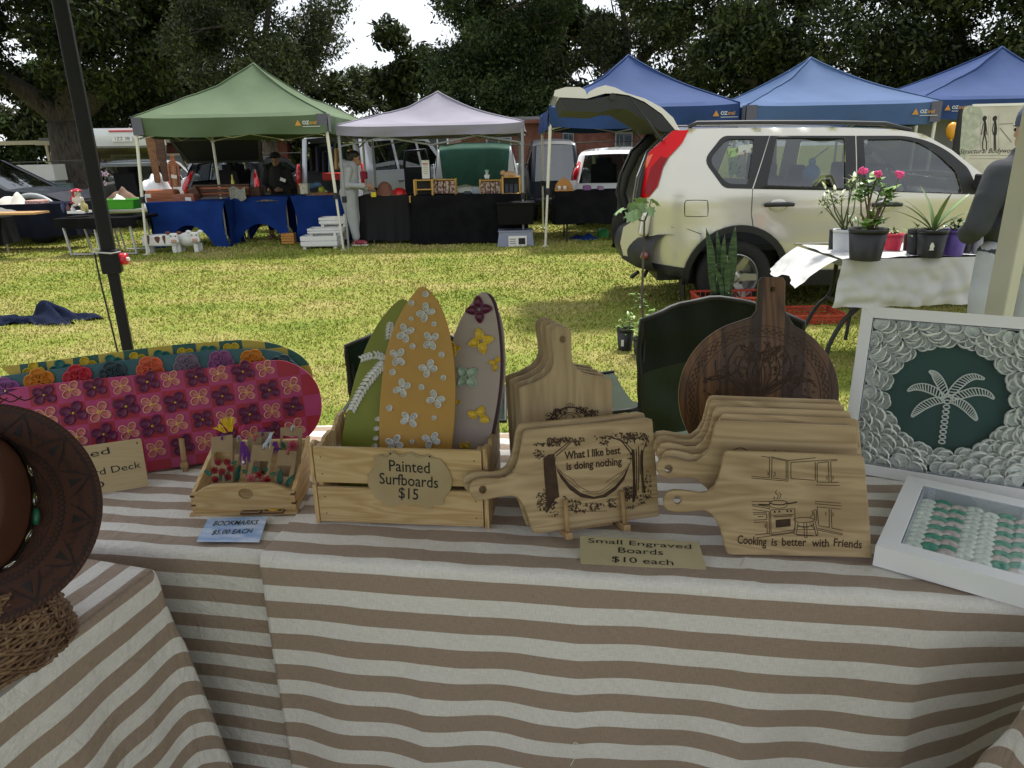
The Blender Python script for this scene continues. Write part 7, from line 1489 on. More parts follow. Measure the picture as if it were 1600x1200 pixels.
o4 = Vector(P3.uv(361, 541)); m.build('board', check_mat('deck_yellow', (.42, .31, .035), (.006, .075, .062), c_, -(o4.x-c_/2)+c_*40, -(o4.y-c_*.3)+c_*40, (.50, .42, .08)), YD)
YF = M('petal_yellow', (.52, .36, .01), .5); GF = M('petal_green', (.012, .13, .12), .5); fy = [flower_mesh(.024, .022, PI/4, [YF], 4, .0045, parent=YD), flower_mesh(.024, .022, PI/4, [GF], 4, .004, parent=YD)]; used = [0, 0]
for i in range(-14, 4):
    for j in (0, -1, -2, -3):
        x, y = o4.x+i*c_, o4.y-.012+j*c_
        if not inpoly((x+.02, y+.018), o3) or not inpoly((x, y-.02), o3): continue
        k = (i+j) % 2; Mx_ = T3(x, y, .0002, .1*i)
        if not used[k]: fy[k].matrix_basis = Mx_; used[k] = 1
        else: inst(fy[k], YD, Mx_)
# stand peg, sign
t = thing('display_stand', 'small wooden peg stand holding the skateboard decks', 'stand', Mx=DP.M()); a_ = DP.uv(284, 684); b_ = DP.uv(292, 744)
m = MB(); m.tube([(a_[0], a_[1], .016), (b_[0], b_[1]+.012, .016)], .0065, 8); m.build('peg', PEG, t, smooth=True); m = MB(); m.box((b_[0], .006, .018), (.017, .014, .03)); m.build('foot', PEG, t, bevel=.002); m = MB(); m.box((b_[0]+.0, .005, -.035), (.012, .010, .08)); m.build('rail', PEG, t)
SPN = plane2((157, 772), (231, 760), ZT+.002, 12); t = thing('price_sign', 'plywood sign reading Painted Skateboard Deck, half behind the hat', 'sign', Mx=SPN.M()); w1_ = .103
m = MB(); m.slab(corner_round([(-.135, .0), (w1_, .0), (w1_, .118), (-.135, .118)], .006), .003, .0005, [circle(.093, .108, .002, 8), circle(-.125, .108, .002, 8)]); m.build('board', PLY, t)
tfit('Painted', SPN, t, (73, 724), (171, 704), .023, BLK); tfit('Skateboard Deck', SPN, t, (62, 755), (220, 726), .023, BLK); tfit('$20', SPN, t, (120, 768), (163, 756), .021, BLK)
# ---------------- bookmark tray ----------------
BP = plane2((302, 802), (463, 798), ZT, 0); MB_ = BP.M(); t = thing('wooden_tray', 'small dovetailed pine tray holding the bookmarks', 'tray', Mx=MB_); Wb = .229
# plane frame: x along, y up, z to the front
fr_ = [(0, 0), (Wb, 0), (Wb, .046)]+smooth_poly([(Wb-.012, .048), (Wb-.035, .062), (Wb-.06, .067), (.115, .068), (.06, .067), (.035, .062), (.012, .048)], 3, False)+[(0, .046)]
m = MB(); m.slab(fr_, .010, .001, [[(x, y) for x, y in circle(.122, .044, .016, 16, .013) if True]]); m.build('front_panel', PNE, t)
sd = [(0, 0), (0, .048), (-.125, .094), (-.155, .112), (-.105, 0)]
for x in (.0, Wb):
    m = MB(); m.slab([(-z, y) for z, y in sd], .009, .001); s_ = 1 if x == 0 else -1
    m.build('side_panel', PNE, t, Mx=Matrix(((0, 0, 1, (x+.008 if x == 0 else x)), (0, 1, 0, 0), (-1, 0, 0, -.0101), (0, 0, 0, 1))))
    for k in range(4): m = MB(); m.box((x+(.004 if x == 0 else -.004), .008+.011*k, -.0045), (.0094, .0045, .0108)); m.build('dovetail', DKW if k % 2 else PNY, t)
m = MB(); m._add([(.009, .0, -.112), (Wb-.009, 0, -.112), (Wb-.009, .105, -.158), (.009, .105, -.158), (.009, .0, -.121), (Wb-.009, 0, -.121), (Wb-.009, .105, -.167), (.009, .105, -.167)], [(0, 1, 2, 3), (7, 6, 5, 4), (0, 3, 7, 4), (1, 5, 6, 2), (3, 2, 6, 7), (0, 4, 5, 1)]); m.build('back_panel', PNE, t)
m = MB(); m.box((Wb/2, .004, -.06), (Wb-.018, .006, .10)); m.build('base_board', PNE, t); m = MB(); m.box((Wb/2-.0, -.0005, .004), (Wb+.008, .006, .012)); m.build('plinth_strip', PNE, t)
KR = M('kraft_board', (.26, .185, .105), .7, col2=(.30, .215, .125), scale=30); RR = M('rose_red', (.38, .03, .045), .6, col2=(.22, .008, .02), scale=80); PKF = M('rose_pink', (.55, .13, .17), .6); TL = M('leaf_teal', (.02, .14, .10), .6, col2=(.012, .08, .06), scale=60)
def bookmark(label, depth, c4, hole, draw, cord=None):
    P = Pl(BP.o-Vector((BP.n.x, BP.n.y, 0))*depth, a=BP.a, lean=17); q = P.uvs(c4); t = thing('bookmark', label, 'bookmark', Mx=P.M(), group='wooden bookmarks in the pine tray')
    top_m = ((q[0][0]+q[1][0])/2, (q[0][1]+q[1][1])/2); hs = [circle(top_m[0], top_m[1]-.007, .003, 10)]
    if hole: hs.append(P.uvs(hole))
    m = MB(); m.slab(corner_round(q, .002), .0022, .0003, hs); m.build('card', KR, t)
    draw(P, t)
    if cord: m = MB(); m.tube(smooth_poly([(top_m[0], top_m[1]-.008, .001), (top_m[0]+.002, top_m[1]+.002, .004), (top_m[0]+.004, top_m[1]+.004, -.004), (top_m[0]+.006, top_m[1]-.01, -.005)], 3, False), .0018, 6); m.build('cord', cord, t, smooth=True)
    return t
def rosette(P, t, px, py, r, mat, n=7, name='flower'):
    c = P.uv(px, py); m = MB()
    for k in range(n): petal(m, r*.8, r*.62, 2*PI*k/n, c[0], c[1], .002, r*.15)
    for k in range(4): petal(m, r*.42, r*.36, 2*PI*k/4+.4, c[0], c[1], .0034, 0)
    m.build(name, mat, t, smooth=True)
def leafy(P, t, px, py, L, ang, mat=None, w_=.5):
    c = P.uv(px, py); m = MB(); petal(m, L, L*w_, ang, c[0], c[1], .0015, 0, sharp=True); m.build('painted_leaf', mat or TL, t, smooth=True)
CL = M('cord_lilac', (.35, .33, .45), .8); CV = M('cord_violet', (.14, .03, .24), .8); CR = M('cord_rose', (.45, .05, .12), .8); CS = M('cord_silver', (.42, .50, .62), .5)
def d1(P, t):
    leafy(P, t, 331, 742, .02, 2.6); leafy(P, t, 362, 725, .014, .5); leafy(P, t, 345, 752, .03, 1.57, None, .2); leafy(P, t, 352, 752, .03, 1.2, None, .2)
    for x, y in ((341, 722), (355, 722), (335, 735), (347, 737), (360, 732), (336, 749), (356, 745)): rosette(P, t, x, y, .0088, RR)
def d2(P, t): leafy(P, t, 371, 752, .034, 1.5, None, .32); leafy(P, t, 371, 740, .022, 1.2, None, .4)
def d3(P, t):
    for x, y, m_ in ((392, 747, PKF), (405, 742, RR), (417, 750, RR), (411, 754, PKF)): rosette(P, t, x, y, .0105, m_, 5)
    for x, y, a_ in ((385, 739, 2.4), (396, 737, 1.4), (414, 737, 1.2), (423, 742, .4), (403, 736, 2)): leafy(P, t, x, y, .012, a_, None, .7)
def d5(P, t): rosette(P, t, 458, 696, .0135, PKF, 9); rosette(P, t, 458, 696, .008, RR, 7, 'flower_heart'); leafy(P, t, 444, 700, .016, 1.9); leafy(P, t, 441, 704, .013, 2.6)
def d6(P, t): leafy(P, t, 437, 757, .037, 1.5, None, .36); leafy(P, t, 447, 759, .030, .95, None, .36)
def dn(P, t): leafy(P, t, 397, 712, .02, 1.3)
bookmark('kraft bookmark with a cluster of seven red roses, leftmost in the tray', .024, [(330, 683), (363, 679), (364, 760), (330, 761)], [(334, 707), (359, 704), (359, 722), (334, 722)], d1, CV)
bookmark('narrow kraft bookmark with a teal leaf behind the red roses one', .040, [(363, 684), (378, 685), (372, 755), (358, 755)], [(366, 710), (374, 710), (371, 725), (365, 725)], d2, CL)
bookmark('kraft bookmark with red and pink blossoms along its foot, centre of the tray', .016, [(395, 695), (428, 697), (417, 762), (382, 762)], [(397, 720), (419, 721), (415, 742), (392, 740)], d3, CS)
bookmark('plain topped bookmark half hidden behind the centre one', .052, [(387, 684), (409, 683), (405, 745), (384, 745)], None, dn, CR)
bookmark('kraft bookmark with a pink dahlia, highest at the right', .060, [(438, 668), (473, 669), (468, 750), (436, 750)], [(442, 681), (466, 682), (465, 690), (441, 690)], d5, CS)
bookmark('kraft bookmark with two teal seed pods at the right front', .018, [(435, 703), (464, 705), (456, 762), (425, 762)], [(433, 727), (455, 728), (451, 745), (429, 744)], d6, CR)
bookmark('small plain bookmark between the dahlia one and the centre one', .070, [(397, 675), (423, 675), (420, 745), (396, 745)], None, lambda P, t: leafy(P, t, 410, 740, .01, 1), CV)
def tassel(label, depth, px, py, up, n, L, mat, spread=.5, seed=0):
    P = Pl(BP.o-Vector((BP.n.x, BP.n.y, 0))*depth, a=BP.a, lean=12); c = P.uv(px, py); R = random.Random(seed); m = MB()
    for k in range(n): a_ = up+R.uniform(-spread, spread); l = L*R.uniform(.6, 1.05); b_ = R.uniform(-.004, .004); m.tube([(c[0]+b_, c[1], 0), (c[0]+b_+l*.5*math.cos(a_), c[1]+l*.5*math.sin(a_), R.uniform(-.006, .008)), (c[0]+b_+l*math.cos(a_), c[1]+l*math.sin(a_)*.96, R.uniform(-.006, .008))], .0011, 4)
    o = m.build('tassel', mat, Mx=P.M()); tag(o, label, 'tassel')
tassel('yellow thread tassel standing up over the bookmarks', .045, 360, 674, 1.75, 38, .034, M('thread_yellow', (.70, .50, .02), .7), .38, 1); tassel('second yellow thread tuft left of the tall tassel', .043, 352, 676, 2.3, 16, .024, M('thread_yellow', (.7, .5, .02), .7), .35, 2); tassel('violet thread tassel hanging between the bookmarks', .030, 379, 690, -1.4, 34, .055, CV, .28, 3); tassel('second violet tassel hanging right of the centre bookmark', .040, 430, 690, -1.6, 20, .03, CV, .4, 6)
tassel('silver blue cord looped over the centre bookmark', .014, 424, 676, -2.0, 7, .040, CS, .22, 4); tassel('thin rose thread ends sticking up in the tray', .046, 374, 678, 1.0, 3, .028, CR, .4, 5)
m = MB(); q = PY(380, 722, BP.o.y+.03); m.ball(q, .0032); tag(m.build('bead', TAG, smooth=True), 'white bead on a thread in the middle of the tray', 'bead')
for k, (x0, x1) in enumerate(((378, 409), (411, 445))):
    c = G((x0+x1)/2, 801-k, ZT); w_ = (G(x1, 800, ZT)-G(x0, 800, ZT)).length; t = thing('wooden_tag', ('plain framed wooden tag poking out below the tray', 'framed wooden tag painted with a yellow basket below the tray')[k], 'wooden tag', (c.x, c.y, ZT)); 
    m = MB(); m.slab(corner_round([(-w_/2, -.012), (w_/2, -.012), (w_/2, .02), (-w_/2, .02)], .003), .003, .0004, z0=.0045); m.build('base', DKW, t)
    m = MB(); m.slab(corner_round([(-w_/2+.002, -.010), (w_/2-.002, -.010), (w_/2-.002, .018), (-w_/2+.002, .018)], .003), .0015, .0002, [[(-w_/2+.006, -.006), (w_/2-.006, -.006), (w_/2-.006, .014), (-w_/2+.006, .014)]], z0=.006); m.build('frame', KR, t)
    if k: m = MB(); petal(m, .024, .014, 0, -.012, .002, .0025); m.build('painted_basket', YEL, t, Mx=T3(0, 0, .0045))
# blue card
q = [G(325, 810, ZT), G(418, 807, ZT), G(405, 847, ZT), G(307, 846, ZT)]; c = (q[3]+q[2])/2; a_ = math.atan2(q[2].y-q[3].y, q[2].x-q[3].x); CPn = Pl((q[3].x, q[3].y, ZT+.003), a=a_, lean=89.0); t = thing('price_card', 'pale blue sky card reading BOOKMARKS $5.00 EACH', 'card', Mx=CPn.M())
qq = CPn.uvs([(307, 846), (405, 847), (418, 807), (325, 810)]); m = MB(); m.slab(qq, .0006); m.build('card', M('card_blue', (.22, .36, .66), .35, col2=(.62, .70, .86), scale=14, stretch=(1, 3, 1), lo=.4, hi=.68), t)
tfit('BOOKMARKS', CPn, t, (334, 818.5), (403, 816.5), .027, BLK, bold=.008); tfit('$5.00 EACH', CPn, t, (332, 832.5), (394, 830), .026, BLK, bold=.008)
# ---------------- pine crate with surfboards ----------------
CRP = plane2((497, 818), (770, 828), ZT, 0); t = thing('pine_crate', 'slatted pine crate with the painted surfboards standing in it', 'crate', Mx=CRP.M()); Wc, Hc, Dc = .366, .180, .205
for y0, y1, z in ((.006, .087, 0), (.098, .178, 0)):
    for zz in (0, -Dc-.0): m = MB(); m.slab([(.007, y0), (Wc-.007, y0), (Wc-.007, y1), (.007, y1)], .008, .001, z0=zz); s_ = m.build('slat', PNE, t); 
    if True:
        for nx in (.022, Wc-.022):
            for ny in (y0+.02, y1-.022): m = MB(); m.ball((nx, ny, .0002), (.0016, .0016, .0006), 6, 4); m.build('nail', DARK, t)
for x in (.0, Wc):
    prof = [(.002, -.0), (Dc+.002, -.0), (Dc+.002, .182), (Dc-.03, .182), (Dc-.045, .172), (Dc*.66, .160), (Dc*.58, .168), (Dc*.42, .168), (Dc*.34, .160), (.045, .172), (.03, .182), (.002, .182)]
    for lo_, hi_ in ((0.0, .090), (.096, .182)):
        pr = [(p_[0], min(max(p_[1], lo_), hi_)) for p_ in prof]; pp = []
        for p_ in pr:
            if not pp or (abs(p_[0]-pp[-1][0])+abs(p_[1]-pp[-1][1])) > 1e-5: pp.append(p_)
        if lo_ == 0: pp = [(.002, 0), (Dc+.002, 0), (Dc+.002, .09), (.002, .09)]
        m = MB(); m.slab(pp, .009, .001); m.build('end_board', PNY, t, Mx=Matrix(((0, 0, 1, x+.0045), (0, 1, 0, 0), (-1, 0, 0, 0), (0, 0, 0, 1))))
    m = MB(); m.box((x+(.012 if x == 0 else -.012), .09, -.022), (.012, .17, .02)); m.build('corner_post', PNY, t)
for k in range(4): m = MB(); m.box((Wc/2, .006, -.03-.048*k), (Wc-.02, .007, .04)); m.build('base_slat', PNE, t)
# plaque
PQ = CRP.shift(dn=.0045); t = thing('price_sign', 'scalloped plywood plaque reading Painted Surfboards $15', 'sign', Mx=PQ.M())
z1 = lambda x, y: (480+.2*x, 620+.2*y)
pl_ = smooth_poly(PQ.uvs([z1(*p) for p in ((520, 480), (560, 450), (610, 460), (640, 430), (670, 425), (720, 455), (760, 450), (805, 432), (850, 455), (900, 462), (950, 452), (985, 480), (1040, 490), (1080, 540), (1110, 590), (1130, 650), (1125, 710), (1105, 750), (1070, 790), (1060, 840), (1010, 850), (985, 848), (960, 880), (920, 875), (870, 840), (835, 845), (800, 862), (770, 835), (720, 840), (660, 860), (615, 840), (570, 810), (530, 790), (510, 740), (475, 690), (475, 630), (500, 580), (530, 540))]), 3); m = MB(); m.slab(pl_, .003, .0004); m.build('board', M('plaque_ply', (.33, .25, .135), .6, col2=(.37, .29, .165), scale=9), t)
m = MB(); inn = [(x*.955+sum(p[0] for p in pl_)/len(pl_)*.045, y*.955+sum(p[1] for p in pl_)/len(pl_)*.045) for x, y in pl_]; n_ = len(inn); m.ribbon(inn[2:int(n_*.30)], .0006, .0004); m.build('burnt_edge', BURN, t)
for p_ in ((650, 445), (957, 467)): m = MB(); q_ = PQ.uv(*z1(*p_)); m.poly(circle(q_[0], q_[1], .0022, 8), .0004); m.build('hole_mark', BLK, t)
tfit('Painted', PQ, t, z1(640, 540), z1(958, 560), .036, BLK, bold=.006); tfit('Surfboards', PQ, t, z1(565, 640), z1(1023, 675), .036, BLK, bold=.006); tfit('$15', PQ, t, z1(715, 752), z1(868, 768), .036, BLK, bold=.006)
def surfboard(label, depth, lean, pts, mat, thick=.006, yaw=None):
    nn = Vector((CRP.n.x, CRP.n.y, 0)); P = Pl(CRP.o-nn*depth+Vector((0, 0, .012)), a=CRP.a if yaw is None else CRP.a+yaw, lean=lean); q = smooth_poly(P.uvs(pts), 5, True)
    t = thing('surfboard', label, 'toy surfboard', Mx=P.M(), group='painted surfboards in the pine crate'); m = MB(); m.slab(q, thick, .0015); m.build('board', mat, t); return t, P
WPG = M('petal_hollow_shade', (.36, .37, .37), .45, col2=(.55, .55, .54), scale=120); WP = M('petal_white', (.78, .78, .76), .4, col2=(.66, .67, .67), scale=90); OC = M('surf_ochre', (.36, .195, .03), .45, col2=(.40, .225, .045), scale=5, lo=.3, hi=.7); GN = M('surf_green', (.155, .180, .010), .5, col2=(.20, .225, .02), scale=4, stretch=(3, 1, 1)); LI = M('surf_lilac', (.30, .245, .225), .5, col2=(.345, .285, .265), scale=4)  # WPG: grey coloured into the white petals' hollows, standing in for shade there
z8 = lambda x, y: (480+.2*x, 430+.2*y)
bz = lambda L_: L_
tG, PG = surfboard('olive green toy surfboard with white fern strokes, left of the ochre one', .085, 14, [(629, 467), (600, 492), (577, 530), (556, 585), (543, 640), (533, 694), (531, 740), (540, 775), (600, 780), (655, 775), (664, 700), (668, 600), (662, 530), (648, 490)], GN)
m = MB()
def frond(m, P, pts, L, n, w_=.006):
    q = smooth_poly([P.uv(*p) for p in pts], 6, False); tot = len(q)
    for k in range(n):
        i = min(tot-2, int(k*(tot-1)/n)); a_ = math.atan2(q[i+1][1]-q[i][1], q[i+1][0]-q[i][0])
        for s in (-1, 1): petal(m, L*(1-.35*abs(k/n-.3)), w_, a_+s*.75, q[i][0], q[i][1], .003, 0, sharp=True)
frond(m, PG, [(602, 560), (590, 555), (575, 557), (562, 562)], .014, 8); m.build('fern_strokes', WP, tG, smooth=True); m = MB(); frond(m, PG, [(600, 566), (590, 578), (578, 592), (566, 610), (557, 626), (550, 640)], .018, 15, .007); m.build('fern_strokes', WP, tG, smooth=True); m = MB(); frond(m, PG, [(611, 503), (609, 515), (607, 530)], .013, 6, .006); m.build('fern_strokes', WP, tG, smooth=True)
for x, y in ((591, 656), (589, 671), (588, 686), (586, 698)): q_ = PG.uv(x, y); m = MB(); petal(m, .014, .010, .3, q_[0]-.007, q_[1], .003); m.build('paint_dab', WP, tG, smooth=True)
tO, PO = surfboard('tall ochre toy surfboard covered in white flowers and dots, centre of the crate', .040, 11, [(660, 448), (645, 460), (627, 487), (612, 520), (601, 560), (595, 610), (592, 660), (594, 710), (602, 760), (625, 790), (655, 795), (685, 788), (700, 755), (706, 700), (711, 640), (711, 590), (706, 540), (695, 495), (678, 462)], OC)
first = None
for i, (x, y) in enumerate(((928, 290), (770, 450), (968, 510), (713, 638), (945, 725), (742, 880), (1005, 965), (800, 1125), (685, 1310), (970, 1285))):
    q_ = PO.uv(*z8(x, y)); 
    if i % 3 == 0 or i < 3:
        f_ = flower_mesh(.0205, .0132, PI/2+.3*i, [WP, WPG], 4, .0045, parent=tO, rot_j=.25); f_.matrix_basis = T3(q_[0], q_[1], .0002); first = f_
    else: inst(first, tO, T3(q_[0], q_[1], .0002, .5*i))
dd = None
for x, y in ((925, 147), (817, 217), (815, 340), (992, 380), (826, 555), (1052, 618), (668, 755), (1065, 798), (895, 873), (643, 1037), (992, 1112), (822, 1300)):
    q_ = PO.uv(*z8(x, y))
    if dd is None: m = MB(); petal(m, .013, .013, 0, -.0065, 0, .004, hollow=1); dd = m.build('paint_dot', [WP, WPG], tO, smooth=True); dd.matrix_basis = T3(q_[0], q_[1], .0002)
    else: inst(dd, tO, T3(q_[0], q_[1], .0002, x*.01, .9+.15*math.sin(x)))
tL, PL_ = surfboard('lilac toy surfboard with yellow, maroon and mint flowers, right in the crate', .075, 13, [(756, 457), (742, 467), (722, 494), (708, 530), (700, 575), (696, 640), (698, 700), (702, 760), (720, 782), (738, 775), (752, 735), (764, 695), (775, 640), (781, 590), (781, 545), (776, 500), (768, 470)], LI)
tM, PM = surfboard('maroon edged toy surfboard directly behind the lilac one', .092, 13, [(762, 458), (748, 468), (727, 494), (713, 530), (705, 575), (700, 640), (702, 700), (706, 760), (724, 782), (742, 775), (757, 735), (769, 695), (780, 640), (786, 590), (786, 545), (781, 500), (774, 470)], M('surf_maroon', (.060, .018, .035), .4))
tN, PN_ = surfboard('cream edged toy surfboard at the back, behind the maroon edged one', .110, 13, [(756, 456), (742, 466), (730, 494), (716, 530), (708, 575), (704, 640), (706, 700), (710, 760), (728, 782), (746, 775), (760, 735), (772, 695), (782, 640), (789, 590), (789, 545), (784, 500), (768, 466)], M('surf_cream', (.40, .34, .28), .5))
MA = M('petal_maroon', (.085, .006, .035), .35); MI = M('petal_mint', (.26, .36, .30), .4, col2=(.34, .44, .38), scale=70); YP = M('petal_yellow2', (.55, .36, .015), .4, col2=(.65, .46, .05), scale=70)
def big_flower(c, R_, w_, ph, mat, pet=(0, 1, 2, 3)):
    q_ = PL_.uv(*c); m = MB()
    for i in pet: petal(m, R_*.9, w_, ph+PI/2*i, 0, 0, .005*(1+.001*i), R_*.1, sharp=True)
    o = m.build('flower', mat, tL, smooth=True); o.matrix_basis = T3(q_[0], q_[1], .0002)
big_flower(z8(1342, 268), .030, .020, .1, MA); big_flower(z8(1358, 515), .029, .019, .25, YP); big_flower(z8(1252, 795), .028, .021, .75, MI); big_flower(z8(1478, 692), .017, .011, 1.3, YP, (0, 1, 2)); big_flower(z8(1140, 575), .017, .011, 0.2, YP, (0, 1, 3)); big_flower(z8(1340, 1105), .026, .018, 1.2, YP, (0, 1, 3)); big_flower(z8(1160, 1000), .013, .009, .4, YP, (0, 1)); big_flower(z8(1235, 1345), .015, .012, 1.0, YP, (0, 1, 3))
# ---------------- engraved boards ----------------
def hboard(name, label, P, out_px, hole_px, hr, thick=.013, mat=PALE, group=None, outline=None, hole=None):
    q = outline or P.uvs(out_px); hc_ = hole or P.uv(*hole_px); t = thing(name, label, 'serving board', Mx=P.M(), group=group); h = circle(hc_[0], hc_[1], hr, 14)
    m = MB(); m.slab(q, thick, .0028, [h]); o = m.build('board', mat, t)
    return t, q, hc_
z3 = lambda x, y: (720+.2125*x, 640+.2125*y)
WP_ = plane2((835, 834), (1031, 807), ZT+.016, 14)
wo = [z3(*p) for p in ((470, 160), (500, 150), (930, 108), (1375, 62), (1408, 72), (1414, 95), (1440, 440), (1462, 785), (1000, 850), (560, 915), (535, 905), (520, 870), (500, 800), (475, 735), (450, 690), (420, 650), (380, 636), (310, 640), (250, 652), (180, 665), (110, 665), (78, 635), (65, 600), (70, 560), (90, 530), (130, 508), (200, 502), (270, 508), (330, 500), (380, 470), (410, 420), (430, 360), (442, 300), (455, 220))]
wt, wq, wh = hboard('serving_board', 'paddle board engraved What I like best is doing nothing, between two trees', WP_, wo, z3(163, 590), .0075, group='small engraved paddle boards on the stand')
P2_ = WP_.shift(-.008, .011, -.020); hboard('serving_board', 'plain paddle board directly behind the What I like best board', P2_, None, None, .0075, outline=[(x, y) for x, y in wq], hole=wh, group='small engraved paddle boards on the stand')
zb = lambda x, y: (830+.125*x, 660+.125*y)
def eng(P, t, fn, strokes, w_, name='engraving', z=.0005, mat=BURN):
    m = MB(); dz = 0
    for s in strokes:
        ww = w_
        if isinstance(s, tuple) and isinstance(s[-1], float): ww = s[-1]; s = s[:-1]
        q = [P.uv(*fn(*p)) for p in s]; q = smooth_poly(q, 3, False) if len(q) > 2 else q; m.ribbon(q, ww, z+dz); dz = (dz+.00002) % .0004
    return m.build(name, mat, t, stuff=True)
def blobs(P, t, fn, regs, n, size, seed=0, name='engraved_leaves', z=.0009):
    R = random.Random(seed); m = MB()
    for (x0, y0, x1, y1, k) in regs:
        for _ in range(k):
            x, y = R.uniform(x0, x1), R.uniform(y0, y1); c = P.uv(*fn(x, y)); a_ = R.random()*6.28; L = size*R.uniform(.5, 1.2); ca, sa = math.cos(a_), math.sin(a_)
            m._add([(c[0]+u*ca-v*sa, c[1]+u*sa+v*ca, z+R.random()*.0003) for u, v in ((-L, 0), (0, -L*.38), (L, 0), (0, L*.38))], [(0, 1, 2, 3)])
    return m.build(name, BURN, t, stuff=True)
m = MB()
for pl, z in (([(150, 450), (215, 400), (290, 390), (300, 520), (325, 700), (352, 930), (300, 960), (240, 1050), (200, 1130), (190, 1000), (165, 700)], .0006), ([(1250, 330), (1290, 340), (1300, 500), (1300, 700), (1310, 900), (1290, 990), (1262, 1000), (1270, 700)], .0006), ([(1375, 330), (1400, 360), (1395, 500), (1405, 700), (1432, 880), (1400, 885), (1385, 700), (1380, 500)], .0006), ([(305, 565), (370, 640), (480, 770), (620, 880), (780, 930), (900, 900), (1040, 800), (1150, 670), (1245, 490), (1160, 720), (1060, 840), (930, 935), (780, 958), (620, 935), (480, 840), (370, 700)], .0006)): m.poly([WP_.uv(*zb(*p)) for p in pl], z)
m.build('engraving', BURN, wt)
eng(WP_, wt, zb, [((290, 390), (340, 350), (400, 300), (480, 240), .0022), ((310, 420), (380, 360), (450, 295), (520, 225), .002), ((1255, 400), (1190, 310), (1120, 230), (1000, 190), .0026), ((1270, 350), (1180, 260), (1100, 200), .0015), ((1390, 380), (1420, 300), (1440, 230), .0018), ((170, 430), (110, 380), (70, 330), .0014), ((1340, 300), (1345, 600), (1335, 850), .0022), ((1360, 400), (1365, 650), .0016), ((1310, 330), (1318, 600), (1312, 900), .0022), ((1290, 500), (1296, 800), .002), ((1372, 350), (1380, 700), (1390, 880), .0018), ((310, 555), (400, 640), (500, 700), (600, 800), (720, 860)), ((340, 590), (460, 720), (600, 830)), ((1240, 500), (1150, 610), (1060, 660), (930, 750)), ((1200, 580), (1080, 690), (960, 790), (830, 865), (640, 860)), ((1150, 640), (1000, 800), (850, 890), (680, 880)), ((305, 430), (295, 500), (310, 560)), ((1240, 420), (1245, 490)), ((450, 1100), (700, 1110), (950, 1105)), ((1150, 1080), (1300, 1050), (1420, 1000))], .0009)
blobs(WP_, wt, zb, [(200, 190, 660, 250, 60), (200, 240, 360, 300, 50), (40, 260, 170, 300, 16), (35, 340, 170, 450, 30), (530, 230, 610, 290, 16), (60, 830, 190, 1100, 60), (150, 990, 340, 1130, 40), (190, 1120, 330, 1180, 14), (400, 920, 450, 1100, 16), (450, 960, 620, 1120, 40), (560, 1080, 690, 1140, 14), (650, 1010, 1080, 1060, 60), (930, 950, 1080, 1010, 20), (1150, 800, 1290, 990, 60), (1260, 900, 1500, 970, 40), (1420, 600, 1500, 900, 36), (780, 170, 1000, 210, 26), (1000, 130, 1450, 210, 90), (1150, 190, 1300, 260, 24), (1380, 150, 1470, 300, 30), (860, 220, 970, 285, 22), (1200, 400, 1260, 480, 8), (740, 1070, 870, 1110, 12), (1180, 1040, 1300, 1080, 10), (1340, 990, 1420, 1020, 10), (200, 200, 560, 250, 60), (1150, 140, 1440, 220, 60), (1170, 820, 1280, 980, 40), (80, 880, 200, 1090, 40), (430, 980, 600, 1110, 30)], 0, .0032, 4)
tfit('What I like best', WP_, wt, zb(415, 420), zb(1115, 350), .022, BURN, .0007, bold=.028); tfit('is doing nothing', WP_, wt, zb(440, 555), zb(1130, 488), .022, BURN, .0007, bold=.028)
t = thing('peg_stand', 'wooden two peg stand under the What I like best board', 'stand', Mx=WP_.M())
for (tx_, ty, bx, by) in ((881, 779, 885, 838), (969, 766, 974, 826)):
    a_ = WP_.uv(tx_, ty); b_ = WP_.uv(bx, by); m = MB(); m.tube([(a_[0], a_[1], .010), (b_[0], b_[1], .012)], .0052, 8); m.build('peg', PEG, t, smooth=True)
    m = MB(); m.box((b_[0], -.008, -.018), (.015, .014, .085)); m.build('foot', PEG, t, bevel=.002)
m = MB(); m.box(((WP_.uv(885, 838)[0]+WP_.uv(974, 826)[0])/2, -.010, -.03), (.095, .008, .012)); m.build('rail', PEG, t)
